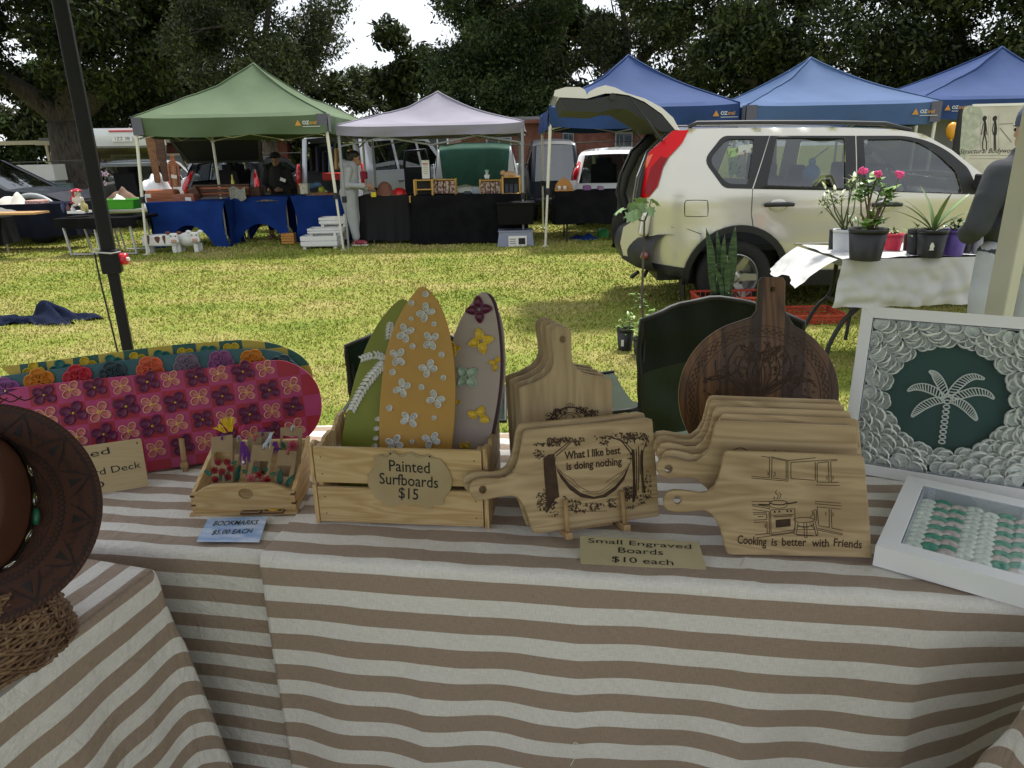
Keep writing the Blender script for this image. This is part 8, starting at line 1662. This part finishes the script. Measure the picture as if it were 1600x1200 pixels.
# upright boards behind
UP = Pl(G(870, 800, ZT), a=rad(-8), lean=12); z2 = lambda x, y: (720+.2125*x, 480+.2125*y)
uo = [z2(*p) for p in ((425, 600), (455, 582), (530, 560), (620, 510), (665, 460), (682, 410), (680, 350), (668, 270), (660, 200), (668, 165), (700, 142), (745, 138), (785, 150), (808, 185), (812, 260), (812, 340), (820, 400), (850, 450), (900, 485), (980, 505), (1080, 518), (1105, 530), (1112, 560))]
uq = UP.uvs(uo); rb_ = (uq[-1][0]+.012, .0); lb_ = (uq[0][0]+.020, .0); uq2 = uq+[rb_, lb_]; hu = UP.uv(*z2(748, 237)); GU = 'tall upright paddle boards behind the engraved one'
for k, (du, dv, dn) in enumerate(((0, 0, 0), (-.014, 0, -.028), (-.028, 0, -.056), (-.042, 0, -.084))):
    lab = ['tall upright paddle board with an engraved wreath, front of four', 'second upright paddle board from the front, left of the wreath one', 'third upright paddle board from the front', 'rearmost upright paddle board, its handle furthest left'][k]
    nn = Vector((UP.n.x, UP.n.y, 0)).normalized(); Pk = Pl(UP.o+UP.u*du+nn*dn*1.0, a=UP.a, lean=12); tk, _, _ = hboard('serving_board', lab, Pk, None, None, .0065, outline=uq2, hole=hu, mat=PALEV, group=GU)
    if k == 0:
        ut = tk; zc = z2; eng(UP, ut, z2, [((640, 850), (680, 790), (740, 750), (800, 735), (870, 745), (930, 780), (980, 815), .003), ((700, 850), (740, 800), (800, 775), (860, 790), (890, 830), .0016), ((750, 850), (780, 800), (810, 790), (840, 810)), ((770, 740), (785, 712), (805, 705), (825, 715), (840, 740)), ((805, 705), (805, 745)), ((790, 715), (797, 742)), ((820, 712), (815, 742)), ((760, 830), (790, 850)), ((820, 790), (850, 845))], .0011)
        blobs(UP, ut, z2, [(600, 830, 680, 870, 20), (625, 780, 720, 840, 40), (680, 745, 780, 790, 40), (850, 735, 930, 780, 36), (900, 760, 1010, 810, 36)], 0, .0042, 8)
# horizontal boards, right stack
CKP = plane2((1138, 868), (1360, 877), ZT+.002, 14); z5 = lambda x, y: (1020+.225*x, 600+.225*y)
co = [z5(*p) for p in ((500, 475), (520, 465), (900, 475), (1440, 497), (1466, 508), (1474, 540), (1500, 850), (1525, 1210), (1100, 1198), (560, 1188), (520, 1180), (505, 1150), (490, 1085), (470, 1015), (445, 960), (415, 915), (385, 888), (350, 878), (290, 885), (230, 892), (150, 890), (100, 878), (78, 850), (72, 815), (80, 775), (105, 748), (145, 738), (200, 738), (260, 746), (330, 758), (380, 748), (425, 715), (455, 660), (475, 590), (488, 520))]
kt, cq, ch = hboard('serving_board', 'paddle board engraved Cooking is better with Friends over a kitchen scene, front of its stack', CKP, co, z5(170, 808), .0075, group='horizontal paddle boards at the right')
zk = lambda x, y: (1120+.15*x, 700+.15*y)
K = [((460, 85), (550, 98)), ((550, 92), (546, 308)), ((575, 95), (570, 322)), ((578, 105), (725, 135), .0009), ((722, 135), (722, 325)), ((580, 312), (722, 328)), ((740, 130), (740, 340)), ((560, 90), (745, 130)), ((358, 293), (550, 312)), ((362, 313), (742, 345)), ((770, 150), (772, 320)), ((745, 132), (1030, 100)), ((770, 150), (1255, 118)), ((775, 318), (1010, 335)), ((1025, 145), (1025, 340)), ((1045, 155), (1160, 142)), ((1160, 142), (1168, 350)), ((1045, 155), (1045, 355)), ((1045, 355), (1270, 358)), ((1185, 140), (1192, 355)), ((1190, 135), (1255, 132)), ((1030, 385), (1280, 390)), ((527, 245), (537, 262), (530, 285)), ((590, 250), (606, 255), (604, 288), (590, 290)), ((1152, 290), (1143, 310), (1152, 332)), ((1205, 290), (1214, 308), (1206, 330)),
     ((360, 558), (560, 556)), ((365, 585), (545, 612)), ((365, 600), (550, 632)), ((372, 640), (545, 662), .0009), ((545, 612), (552, 640)), ((375, 672), (520, 668)), ((378, 690), (518, 686)), ((518, 686), (520, 745)), ((380, 750), (520, 745)), ((385, 775), (520, 768)), ((520, 768), (526, 888)), ((425, 716), (482, 712), .0012), ((500, 790), (508, 810), (502, 832)), ((545, 660), (548, 900)), ((560, 650), (566, 905)), ((1020, 555), (1290, 575)), ((1022, 580), (1298, 604)), ((1040, 612), (1292, 637)), ((1045, 615), (1060, 805)), ((1170, 635), (1172, 825)), ((1190, 640), (1198, 832)), ((1060, 808), (1172, 828)), ((1198, 834), (1308, 855)), ((1052, 838), (1310, 892)), ((1050, 855), (1310, 905)), ((1138, 665), (1132, 682), (1142, 702)), ((1205, 670), (1214, 690), (1206, 712)),
     ((560, 645), (812, 632)), ((812, 632), (815, 852)), ((568, 702), (805, 690)), ((590, 718), (782, 706), .0016), ((566, 888), (812, 852)), ((400, 905), (548, 886)), ((412, 935), (800, 882)), ((566, 905), (812, 872)), ((548, 570), (560, 610), (640, 628), (720, 612), (735, 570), .0012), ((548, 568), (600, 548), (690, 548), (735, 566), .0014), ((548, 570), (600, 588), (690, 590), (735, 568), .0022), ((730, 578), (780, 575), (835, 560), .0028), ((625, 440), (610, 465), (640, 495), (622, 530)), ((650, 462), (668, 492), (645, 530)), ((592, 505), (604, 518), (590, 530)), ((430, 588), (545, 592), .003),
     ((800, 745), (840, 728), (905, 722), (970, 728), (1010, 742), (1008, 758), (960, 772), (900, 776), (840, 768), (800, 745)), ((1008, 650), (1020, 745)), ((1038, 655), (1035, 760)), ((1008, 650), (1024, 640), (1038, 655)), ((820, 772), (800, 892)), ((845, 775), (826, 896)), ((800, 892), (826, 896)), ((905, 780), (915, 930)), ((935, 780), (940, 932)), ((915, 930), (940, 932)), ((1000, 770), (1036, 912)), ((1024, 762), (1055, 905)), ((1036, 912), (1055, 905)), ((835, 820), (1010, 812)), ((832, 848), (1018, 850)), ((838, 800), (920, 830), (1005, 795)), ((965, 780), (1020, 850), .0007), ((830, 905), (1000, 912), .0022), ((985, 650), (1000, 690), (960, 730)), ((800, 895), (1050, 915), .0007)]
eng(CKP, kt, zk, K, .00115)
m = MB(); m.poly(corner_round([CKP.uv(*zk(*p)) for p in ((612, 748), (768, 736), (768, 815), (615, 830))], .0015), .0006)
for x, y in ((603, 665), (651, 662), (735, 656), (772, 655)): c = CKP.uv(*zk(x, y)); m.poly(circle(c[0], c[1], .0020, 10), .0006)
m.build('engraving', BURN, kt)
tfit('Cooking', CKP, kt, zk(215, 955), zk(518, 980), .0235, BURN, .0007, bold=.016); tfit('is', CKP, kt, zk(570, 980), zk(630, 985), .021, BURN, .0007, bold=.016); tfit('better', CKP, kt, zk(678, 980), zk(932, 985), .022, BURN, .0007, bold=.016); tfit('with', CKP, kt, zk(990, 990), zk(1168, 995), .022, BURN, .0007, bold=.016); tfit('Friends', CKP, kt, zk(1218, 985), zk(1510, 1010), .022, BURN, .0007, bold=.016)
bo = [z5(*p) for p in ((450, 265), (470, 256), (900, 272), (1385, 292), (1412, 302), (1417, 330), (1440, 620), (1450, 900), (700, 900), (450, 880), (420, 800), (370, 720), (300, 665), (240, 650), (180, 655), (90, 658), (45, 640), (25, 600), (28, 555), (55, 520), (110, 512), (170, 522), (250, 542), (310, 540), (360, 500), (395, 440), (415, 370), (430, 300))]
nk = Vector((CKP.n.x, CKP.n.y, 0)).normalized(); B0 = Pl(CKP.o-nk*.045, a=CKP.a, lean=12); bq = B0.uvs(bo); hb = B0.uv(*z5(110, 590))
tops = [(450, 262), (480, 215), (440, 165), (410, 120), (397, 80)]; dl = (0, .021, .042, .066, .088); ref = B0.uv(*z5(450, 262))
for k in range(5):
    Pk = Pl(B0.o-nk*dl[k], a=CKP.a, lean=12); q0 = Pk.uv(*z5(*tops[k])); Pk = Pk.shift(q0[0]-ref[0], 0, 0); dy = q0[1]-ref[1]
    Pk = Pk.shift(0, min(.02, max(-.02, dy)), 0)
    lab = ['plain paddle board right behind the Cooking board, with a full finger hole showing', 'second plain board behind the Cooking board', 'third plain board behind the Cooking board', 'fourth plain board behind the Cooking board', 'rearmost plain paddle board before the round board'][k]
    tk, _, _ = hboard('serving_board', lab, Pk, None, None, .0075, outline=bq, hole=hb, group='horizontal paddle boards at the right')
    if k == 0: eng(Pk, tk, zk, [((165, 28), (200, 8), (240, -2), (280, 5), (320, 28), .0016), ((575, 30), (572, 42), .0016), ((600, 18), (608, 42), .0018), ((640, 28), (628, 42), .0014)], .001)
# small sign
SG = plane2((907, 880), (1103, 890), ZT+.001, 74); t = thing('price_sign', 'small plywood sign reading Small Engraved Boards $10 each, lying before the boards', 'sign', Mx=SG.M()); m = MB(); m.slab(SG.uvs([(907, 880), (1104, 890), (1092, 847), (906, 837)]), .003, .0004); m.build('board', M('sign_ply', (.40, .34, .21), .45, col2=(.46, .39, .25), scale=9), t)
tfit('Small Engraved', SG, t, (919, 845), (1080, 855), .017, BLK, .0008); tfit('Boards', SG, t, (966, 860), (1036, 864), .0195, BLK, .0008); tfit('$10 each', SG, t, (956, 874), (1052, 880), .0195, BLK, .0008)
# round board
RP = Pl(G(1187, 738, ZT+.001), a=rad(-8), lean=12); RDW = None
def lam_mat():
    m = wood('round_board', (.095, .048, .022), (.034, .016, .008), .4, 1, .9); t = m.node_tree; b = t.nodes['Principled BSDF']; N = t.nodes.new; L = t.links.new; src = b.inputs['Base Color'].links[0].from_socket
    tc = N('ShaderNodeTexCoord'); sp = N('ShaderNodeSeparateXYZ'); L(tc.outputs['Object'], sp.inputs[0]); mr = N('ShaderNodeMapRange'); mr.inputs['From Min'].default_value = -.2; mr.inputs['From Max'].default_value = .2; L(sp.outputs['X'], mr.inputs['Value'])
    r = N('ShaderNodeValToRGB'); r.color_ramp.interpolation = 'CONSTANT'; e = r.color_ramp.elements; cs = [(0, (2.0, 1.9, 1.5)), (.24, (.9, .85, .8)), (.40, (.55, .5, .5)), (.47, (1.7, 1.6, 1.3)), (.60, (.6, .5, .5)), (.72, (1.5, 1.4, 1.3)), (.86, (.9, .8, .8))]
    e[0].position = 0; e[0].color = (*cs[0][1], 1); e[1].position = cs[1][0]; e[1].color = (*cs[1][1], 1)
    for p, c in cs[2:]: x = e.new(p); x.color = (*c, 1)
    L(mr.outputs[0], r.inputs['Fac']); ml = N('ShaderNodeMix'); ml.data_type = 'RGBA'; ml.blend_type = 'MULTIPLY'; ml.inputs['Factor'].default_value = 1; L(src, ml.inputs['A']); L(r.outputs['Color'], ml.inputs['B']); L(ml.outputs['Result'], b.inputs['Base Color']); return m
t = thing('round_board', 'large dark round serving board with a long handle and engraved tree, behind the pale boards', 'serving board', Mx=RP.M())
cl = RP.uv(1060, 628); crt = RP.uv(1312, 612); rc_ = (crt[0]-cl[0])/2; cxx = (crt[0]+cl[0])/2; cyy = rc_
hl = RP.uv(1186, 433); hr_ = RP.uv(1228, 437); nl = RP.uv(1182, 500); nr = RP.uv(1224, 505); hw_ = (hr_[0]-hl[0])/2; hx_ = (hl[0]+hr_[0])/2; ht = hl[1]
a0 = math.radians(66); ring = [(cxx+rc_*math.cos(a), cyy+rc_*math.sin(a)) for a in [math.radians(114)+(2*PI-math.radians(48))*k/60 for k in range(61)]]
ro = ring+[(hx_+hw_+.012, cyy+rc_*1.02), (hx_+hw_+.002, cyy+rc_*1.10), (hx_+hw_, ht-.01), (hx_+hw_-.006, ht), (hx_-hw_+.006, ht), (hx_-hw_, ht-.01), (hx_-hw_-.002, cyy+rc_*1.10), (hx_-hw_-.012, cyy+rc_*1.02)]
hh = RP.uv(1207, 452); m = MB(); m.slab(ro, .018, .003, [circle(hh[0], hh[1], .005, 12)]); m.build('board', lam_mat(), t)
m = MB(); q_ = (cxx, cyy); W2 = .0012
for k in range(60):
    a_ = 2*PI*k/60; b_ = a_+.16
    for r1_, r2_ in ((.80, .88), (.88, .80)): m.ribbon(smooth_poly([(q_[0]+rc_*(r1_+(r2_-r1_)*s)*math.cos(a_+(b_-a_)*s), q_[1]+rc_*(r1_+(r2_-r1_)*s)*math.sin(a_+(b_-a_)*s)) for s in (0, .5, 1)], 3, False), .0016, .0005+.00003*(k % 5))
m.build('rope_border', BURN, t, stuff=True); m = MB()
for r_ in (.77, .91): m.ribbon([(q_[0]+rc_*r_*math.cos(2*PI*k/60), q_[1]+rc_*r_*math.sin(2*PI*k/60)) for k in range(60)], .0013, .0007, True)
m.build('ring_line', BURN, t, stuff=True); m = MB(); R = random.Random(12)
m.poly([(q_[0]+x*rc_, q_[1]+y*rc_) for x, y in ((-.12, -.55), (-.07, -.2), (-.08, .0), (-.12, .15), (-.03, .1), (0, .28), (.04, .1), (.13, .18), (.08, 0), (.07, -.2), (.12, -.55))], .0006)
for s in (-1, 1):
    for k in range(9):
        a_ = .25+k*.15; pts = []; r0 = .12; 
        for j in range(7): u_ = j/6; rr = .12+u_*.60; th_ = a_+.35*math.sin(u_*4+k)*u_+.25*u_; pts.append((q_[0]+s*rr*math.cos(th_)*rc_, q_[1]+rr*math.sin(th_)*rc_*.98))
        m.ribbon(smooth_poly(pts, 3, False), .0034-.0001*k, .0007+.00002*k)
        e_ = pts[-1]; sw = []
        for j in range(9): th_ = j*.7+k; rr = .10*(1-j/11); sw.append((pts[4][0]+s*rr*math.cos(th_)*rc_, pts[4][1]+rr*math.sin(th_)*rc_))
        m.ribbon(smooth_poly(sw, 3, False), .0018, .0009+.00002*k)
for k in range(90):
    a_ = R.uniform(-.1, PI+.1); rr = R.uniform(.3, .72)*rc_; x, y = q_[0]+rr*math.cos(a_), q_[1]+rr*math.sin(a_); b_ = R.random()*6.28; L_ = .006
    m._add([(x+u*math.cos(b_)-v*math.sin(b_), y+u*math.sin(b_)+v*math.cos(b_), .0011) for u, v in ((-L_, 0), (0, -L_*.4), (L_, 0), (0, L_*.4))], [(0, 1, 2, 3)])
m.build('tree_engraving', BURN, t, stuff=True)
# ---------------- shadow box frames ----------------
FW = M('frame_white', (.74, .75, .77), .45); FWI = M('frame_inner', (.66, .69, .76), .5); PGL = glass('picture_glass', (.95, .97, .97), -.035); SCA = M('scale_white', (.82, .84, .80), .9, spec=.15, col2=(.72, .75, .72), scale=20); DG = M('backing_green', (.008, .045, .036), .6, col2=(.012, .06, .05), scale=8)
def frame_box(t, W_, H_, fw, dp, mats=FW):
    """mitred frame in the xy plane, front at z=dp"""
    for k, (A, B, C_, D) in enumerate((((0, 0), (W_, 0), (W_-fw, fw), (fw, fw)), ((W_, 0), (W_, H_), (W_-fw, H_-fw), (W_-fw, fw)), ((W_, H_), (0, H_), (fw, H_-fw), (W_-fw, H_-fw)), ((0, H_), (0, 0), (fw, fw), (fw, H_-fw)))):
        m = MB(); m.slab([A, B, C_, D], dp, .0008, z0=dp); m.build('frame_side', mats, t)
    m = MB(); m.box((W_/2, H_/2, .003), (W_-.01, H_-.01, .004)); return m
FP = plane2((1311, 735), (1600, 783), ZT+.002, 15); FPb = Pl(FP.o-FP.n*.035, a=FP.a, lean=15); t = thing('shadow_box', 'upright white shadow box with a white palm tree inside a ring of paper scales', 'framed picture', Mx=FPb.M()); WF, HF = .405, .397
frame_box(t, WF, HF, .026, .035).build('backing', DG, t)
for (A, d_) in (((.0285, HF/2, .018), (.001, HF-.055, .030)), ((WF-.0285, HF/2, .018), (.001, HF-.055, .030)), ((WF/2, .0285, .018), (WF-.055, .001, .030)), ((WF/2, HF-.0285, .018), (WF-.055, .001, .030))): m = MB(); m.box(A, d_); m.build('spacer', FWI, t)
m = MB(); m.poly([(.026, .026), (WF-.026, .026), (WF-.026, HF-.026), (.026, HF-.026)], .033); m.build('glass', PGL, t)
Fi = Pl(FPb.o+FPb.n*.010, a=FP.a, lean=15); cc_ = Vector(Fi.uv(1480, 622)); rC = .118
m = MB(); m.lathe([(.0004, .001), (.007, .0015), (.0125, .005), (.0150, .013)], 12, cap=False); sc0 = m.build('paper_scale', SCA, t, smooth=True); x_ = sc0.modifiers.new('s', 'SOLIDIFY'); x_.thickness = .0006; R = random.Random(2); usedp = False; cnt = 0
rings = []; rr = rC+.006
while rr < .27:
    n_ = int(2*PI*rr/.0195)
    for k in range(n_): rings.append((rr, 2*PI*(k+.5*(len(rings) % 2))/n_+rr*31))
    rr += .0148
for rr, a_ in rings:
    x, y = cc_.x+rr*math.cos(a_), cc_.y+rr*math.sin(a_)
    if not (.036 < x < WF-.036 and .036 < y < HF-.036) or cnt > 295: continue
    # each cup opens away from the centre and overlaps the one nearer the middle
    Mx_ = Matrix.Translation((x, y, .007+.010*min(1, (rr-rC)/.05)*R.uniform(.6, 1))) @ Matrix.Rotation(a_, 4, 'Z') @ Matrix.Rotation(rad(R.uniform(24, 42)), 4, 'Y') @ Matrix.Rotation(R.uniform(-.3, .3), 4, 'X') @ Matrix.Scale(R.uniform(1.05, 1.35), 4); cnt += 1
    if not usedp: sc0.matrix_basis = Mx_; usedp = True
    else: inst(sc0, t, Mx_)
PW = M('palm_white', (.62, .65, .62), .5); z6 = lambda x, y: (1300+.1875*x, 460+.1875*y)
for k in range(9):
    c = Fi.uv(1480-1.05*k, 628+7.8*k); m = MB(); pts = [(c[0]+.0062*math.cos(a_), c[1]+.0042*math.sin(a_), .009) for a_ in [2*PI*i/14 for i in range(15)]]; m.tube(pts, .0016, 6); m.build('trunk_ring', PW, t, smooth=True)
for pts in ([(955, 865), (920, 770), (880, 700), (850, 660), (810, 640)], [(940, 870), (860, 810), (770, 775), (690, 775), (630, 805)], [(935, 880), (850, 890), (760, 930), (700, 980), (665, 1020)], [(985, 880), (1060, 900), (1130, 950), (1180, 1010), (1205, 1050)], [(985, 868), (1090, 835), (1190, 810), (1290, 825), (1350, 870)], [(965, 860), (1030, 780), (1110, 710), (1190, 685), (1270, 705)]):
    q = smooth_poly([Fi.uv(*z6(*p)) for p in pts], 4, False); m = MB(); n_ = len(q)
    L1 = []; L2 = []
    for i, p in enumerate(q):
        a_ = Vector(q[max(0, i-1)]); b_ = Vector(q[min(n_-1, i+1)]); d_ = (b_-a_).normalized(); nn = Vector((-d_.y, d_.x)); w_ = .0078*math.sin(PI*min(1, .18+.80*i/(n_-1)))+.001; L1.append(Vector(p)+nn*w_); L2.append(Vector(p)-nn*w_)
    for Ls in (L1, L2): m.tube([(p.x, p.y, .010) for p in Ls], .0014, 6)
    for i in range(0, n_): m.tube([(L1[i].x, L1[i].y, .010), (L2[min(n_-1, i+1)].x, L2[min(n_-1, i+1)].y, .010)], .0013, 5)
    m.build('palm_frond', PW, t, smooth=True)
# lying frame
A = G(1368, 853, ZT+.043); B = G(1452, 751, ZT+.043); C3 = G(1600, 916, ZT+.043); ax = math.atan2(C3.y-A.y, C3.x-A.x); FL2 = Matrix.Translation((A.x, A.y, ZT+.002)) @ Matrix.Rotation(ax, 4, 'Z'); Hl = (B-A).length; Wl = .42; t = thing('shadow_box', 'white shadow box lying flat with rows of green, pink and white petals', 'framed picture', Mx=FL2)
frame_box(t, Wl, Hl, .036, .042, FW).build('backing', M('backing_pale', (.75, .78, .77), .7), t)
for (A_, d_) in (((.0385, Hl/2, .022), (.001, Hl-.075, .036)), ((Wl-.0385, Hl/2, .022), (.001, Hl-.075, .036)), ((Wl/2, .0385, .022), (Wl-.075, .001, .036)), ((Wl/2, Hl-.0385, .022), (Wl-.075, .001, .036))): m = MB(); m.box(A_, d_); m.build('spacer', FWI, t)
m = MB(); m.poly([(.036, .036), (Wl-.036, .036), (Wl-.036, Hl-.036), (.036, Hl-.036)], .0405); m.build('glass', glass('picture_glass2', (.95, .97, .97), .07), t)
m = MB(); m.lathe([(.0004, .0022), (.010, .0018), (.0172, 0)], 14, cap=False); pm = {}
for k, (nm, c) in enumerate((('w', (.80, .85, .80)), ('g', (.09, .36, .26)), ('p', (.66, .57, .56)))): pm[nm] = M('petal_'+nm, c, .4, col2=tuple(x*.8 for x in c), scale=40)
srcs = {}; patt = ['w', 'gp', 'pg', 'w', 'w', 'gp', 'pg', 'w', 'w', 'gp', 'pg', 'w']
for i in range(12):
    for j in range(11):
        x = .054+i*.0272; y = .050+j*.0205+(i % 2)*.010
        if x > Wl-.05 or y > Hl-.045: continue
        p_ = patt[i]; nm = p_ if len(p_) == 1 else p_[j % 2]; Mx_ = Matrix.Translation((x, y, .034)) @ Matrix.Rotation(rad(9+4*math.sin(i*7+j*3)), 4, 'X') @ Matrix.Rotation(.2*math.sin(i*3+j), 4, 'Z')
        if nm not in srcs: mm = MB(); mm.v = m.v[:]; mm.f = m.f[:]; mm.mi = m.mi[:]; o = mm.build('paper_petal', pm[nm], t, smooth=True); o.matrix_basis = Mx_; srcs[nm] = o; x_ = o.modifiers.new('s', 'SOLIDIFY'); x_.thickness = .0006
        else: inst(srcs[nm], t, Mx_)
# ---------------- hat on its wicker stand ----------------
HN = Vector((.26, -.84, .47)).normalized(); HC = PY(-28, 803, .98); hu_ = Vector((0, 0, 1)).cross(HN).normalized(); hv_ = HN.cross(hu_)
HM = Matrix(((hu_.x, hv_.x, HN.x, HC.x), (hu_.y, hv_.y, HN.y, HC.y), (hu_.z, hv_.z, HN.z, HC.z), (0, 0, 0, 1)))
t = thing('hat', 'brown wide brimmed hat with a dark patterned brim and studded band, at the left edge', 'hat', Mx=HM); HB = M('hat_leather', (.050, .020, .014), .6, spec=.25, col2=(.068, .028, .020), scale=14, bump=.15); HB2 = M('hat_crown', (.062, .022, .012), .6, spec=.25, col2=(.08, .03, .017), scale=9, bump=.1); HD_ = M('hat_pattern', (.010, .006, .006), .6); RB = .169
def bz_(r): return .016*(r/RB)**3-.004*math.sin(r*20)
def polar(r, a): return (r*math.cos(a), r*math.sin(a))
m = MB(); NR, NA = 14, 72
m._add([(*polar(.06+(RB-.06)*i/NR, 2*PI*k/NA), bz_(.06+(RB-.06)*i/NR)+.006*math.sin(2*PI*k/NA*2)*(i/NR)**2) for i in range(NR+1) for k in range(NA)], [(i*NA+k, (i+1)*NA+k, (i+1)*NA+(k+1) % NA, i*NA+(k+1) % NA) for i in range(NR) for k in range(NA)]); o = m.build('brim', HB, t, smooth=True); x_ = o.modifiers.new('s', 'SOLIDIFY'); x_.thickness = .0025; x_.offset = -1
def dr(m): m.v = [(x, y, bz_(math.hypot(x, y))+.006*math.sin(2*math.atan2(y, x))*((math.hypot(x, y)-.06)/(RB-.06))**2+.0006+z) for x, y, z in m.v]; return m
m = MB()
for r_ in (.161, .158, .112, .095): m.ribbon([polar(r_, 2*PI*k/120) for k in range(120)], .0011, 0, True)
for k in range(132): a_ = 2*PI*k/132; m.ribbon([polar(.1685, a_), polar(.162, a_+.02)], .0014, .0002)
for k in range(14):
    a0 = 2*PI*k/14; w_ = 2*PI/14
    for q in (0, .22, .42): m.ribbon([polar(.122+q*.04, a0+w_*(.08+q*.3)), polar(.162-q*.02, a0+w_*.5), polar(.122+q*.04, a0+w_*(.92-q*.3))], .0014, .0001)
    m.poly([polar(.126, a0+w_*.38), polar(.148, a0+w_*.5), polar(.126, a0+w_*.62)], 0)
    for j in range(5): c = polar(.150-.006*j*0+.002*(j % 2)+.008*(abs(j-2)/2), a0+w_*(-.18+.09*j)); m.poly(circle(c[0], c[1], .0019, 6), 0); c = polar(.134+.004*(j % 2), a0+w_*(-.14+.07*j)); m.ribbon(circle(c[0], c[1], .0022, 7), .0008, 0, True)
    for j in range(6): a_ = a0+w_*j/6; m.ribbon([polar(.103, a_), polar(.1095, a_+w_/12), polar(.115, a_)], .0012, 0); m.ribbon([polar(.103, a_+w_/6), polar(.1095, a_+w_/12), polar(.115, a_+w_/6)], .0012, .0001)
    for j in range(3): m.ribbon([polar(.088-.006*j, a0+w_*.1), polar(.097-.006*j, a0+w_*.5), polar(.088-.006*j, a0+w_*.9)], .0012, 0)
dr(m).build('brim_pattern', HD_, t, stuff=True)
def crown(u, v):
    a_ = 2*PI*u; z = .115*v; r_ = .074*(1-.10*v-.9*max(0, v-.86)**1.3*6*.35); pin = 1-.18*v*max(0, math.cos(a_-PI/2))**4; 
    if v > .93: r_ *= 1-(v-.93)/.07*.6
    return (r_*1.0*math.cos(a_)*pin, r_*1.5*math.sin(a_)*pin+.016, z)
m = MB(); m.grid(48, 22, crown); m.ball((0, .016, .100), (.046, .070, .014)); m.build('crown', HB2, t, smooth=True)
m = MB(); m.grid(48, 4, lambda u, v: (crown(u, 0)[0]*1.03, (crown(u, 0)[1]-.016)*1.03+.016, .003+.018*v)); m.build('hat_band', M('band_black', (.010, .011, .010), .4), t, smooth=True)
for a_ in (-.55, -.05, .35, -1.05, -1.5): 
    c = (.0775*math.cos(a_), .1155*math.sin(a_)+.016, .0125); m = MB(); m.slab(circle(0, 0, .011, 12, .0075), .002, .0005, [circle(0, 0, .006, 10, .0038)]); m.build('band_stud', CHROME, t, Mx=Matrix.Translation(c) @ Matrix.Rotation(a_+PI/2, 4, 'Z') @ Matrix.Rotation(PI/2, 4, 'X'))
c = (.0785*math.cos(-.28), .117*math.sin(-.28)+.016, .012); m = MB(); m.ball(c, (.006, .014, .007)); m.build('green_stone', M('stone_green', (.01, .10, .06), .3), t, smooth=True)
m = MB(); 
for k in range(3): m.tube(smooth_poly([(-.02+.02*k, RB-.005, .012), (.005+.02*k, RB+.012, .02), (.03+.02*k, RB-.002, .015), (.045+.02*k, RB+.006, .01)], 3, False), .0010, 4)
m.build('lace', HD_, t)
c = (-.832, .962, .752); t = thing('wicker_stand', 'brown woven wicker stand under the hat', 'stand', c); WK = M('wicker', (.17, .095, .05), .55, col2=(.09, .045, .022), scale=30); WK2 = M('wicker_light', (.24, .145, .08), .5, col2=(.15, .085, .045), scale=30)
m = MB(); m2 = MB()
for k in range(26):
    z = .004+.0048*k; r_ = .104-.034*(k/25)**1.3; ph = k % 2
    pts = [((r_+.0028*(1 if (i+ph) % 2 else -1))*math.cos(2*PI*i/56), (r_+.0028*(1 if (i+ph) % 2 else -1))*math.sin(2*PI*i/56), z+.003*math.sin(i*1.3+k)) for i in range(57)]; (m if k % 3 else m2).tube(pts, .0034, 5, cap=False)
m.build('woven_strand', WK, t, smooth=True, stuff=True); m2.build('woven_strand', WK2, t, smooth=True, stuff=True)
for k in range(28): a_ = 2*PI*k/28; m = MB(); m.tube([(.104*math.cos(a_), .104*math.sin(a_), 0), (.092*math.cos(a_+.12), .092*math.sin(a_+.12), .06), (.070*math.cos(a_+.22), .070*math.sin(a_+.22), .125)], .0028, 5); m.build('upright_cane', WK2, t, smooth=True)
m = MB(); m.tube([(.03*math.cos(0), 0, .0), (0, 0, .13), (.02, .0, .20)], .02, 8); m.build('core', WK, t)
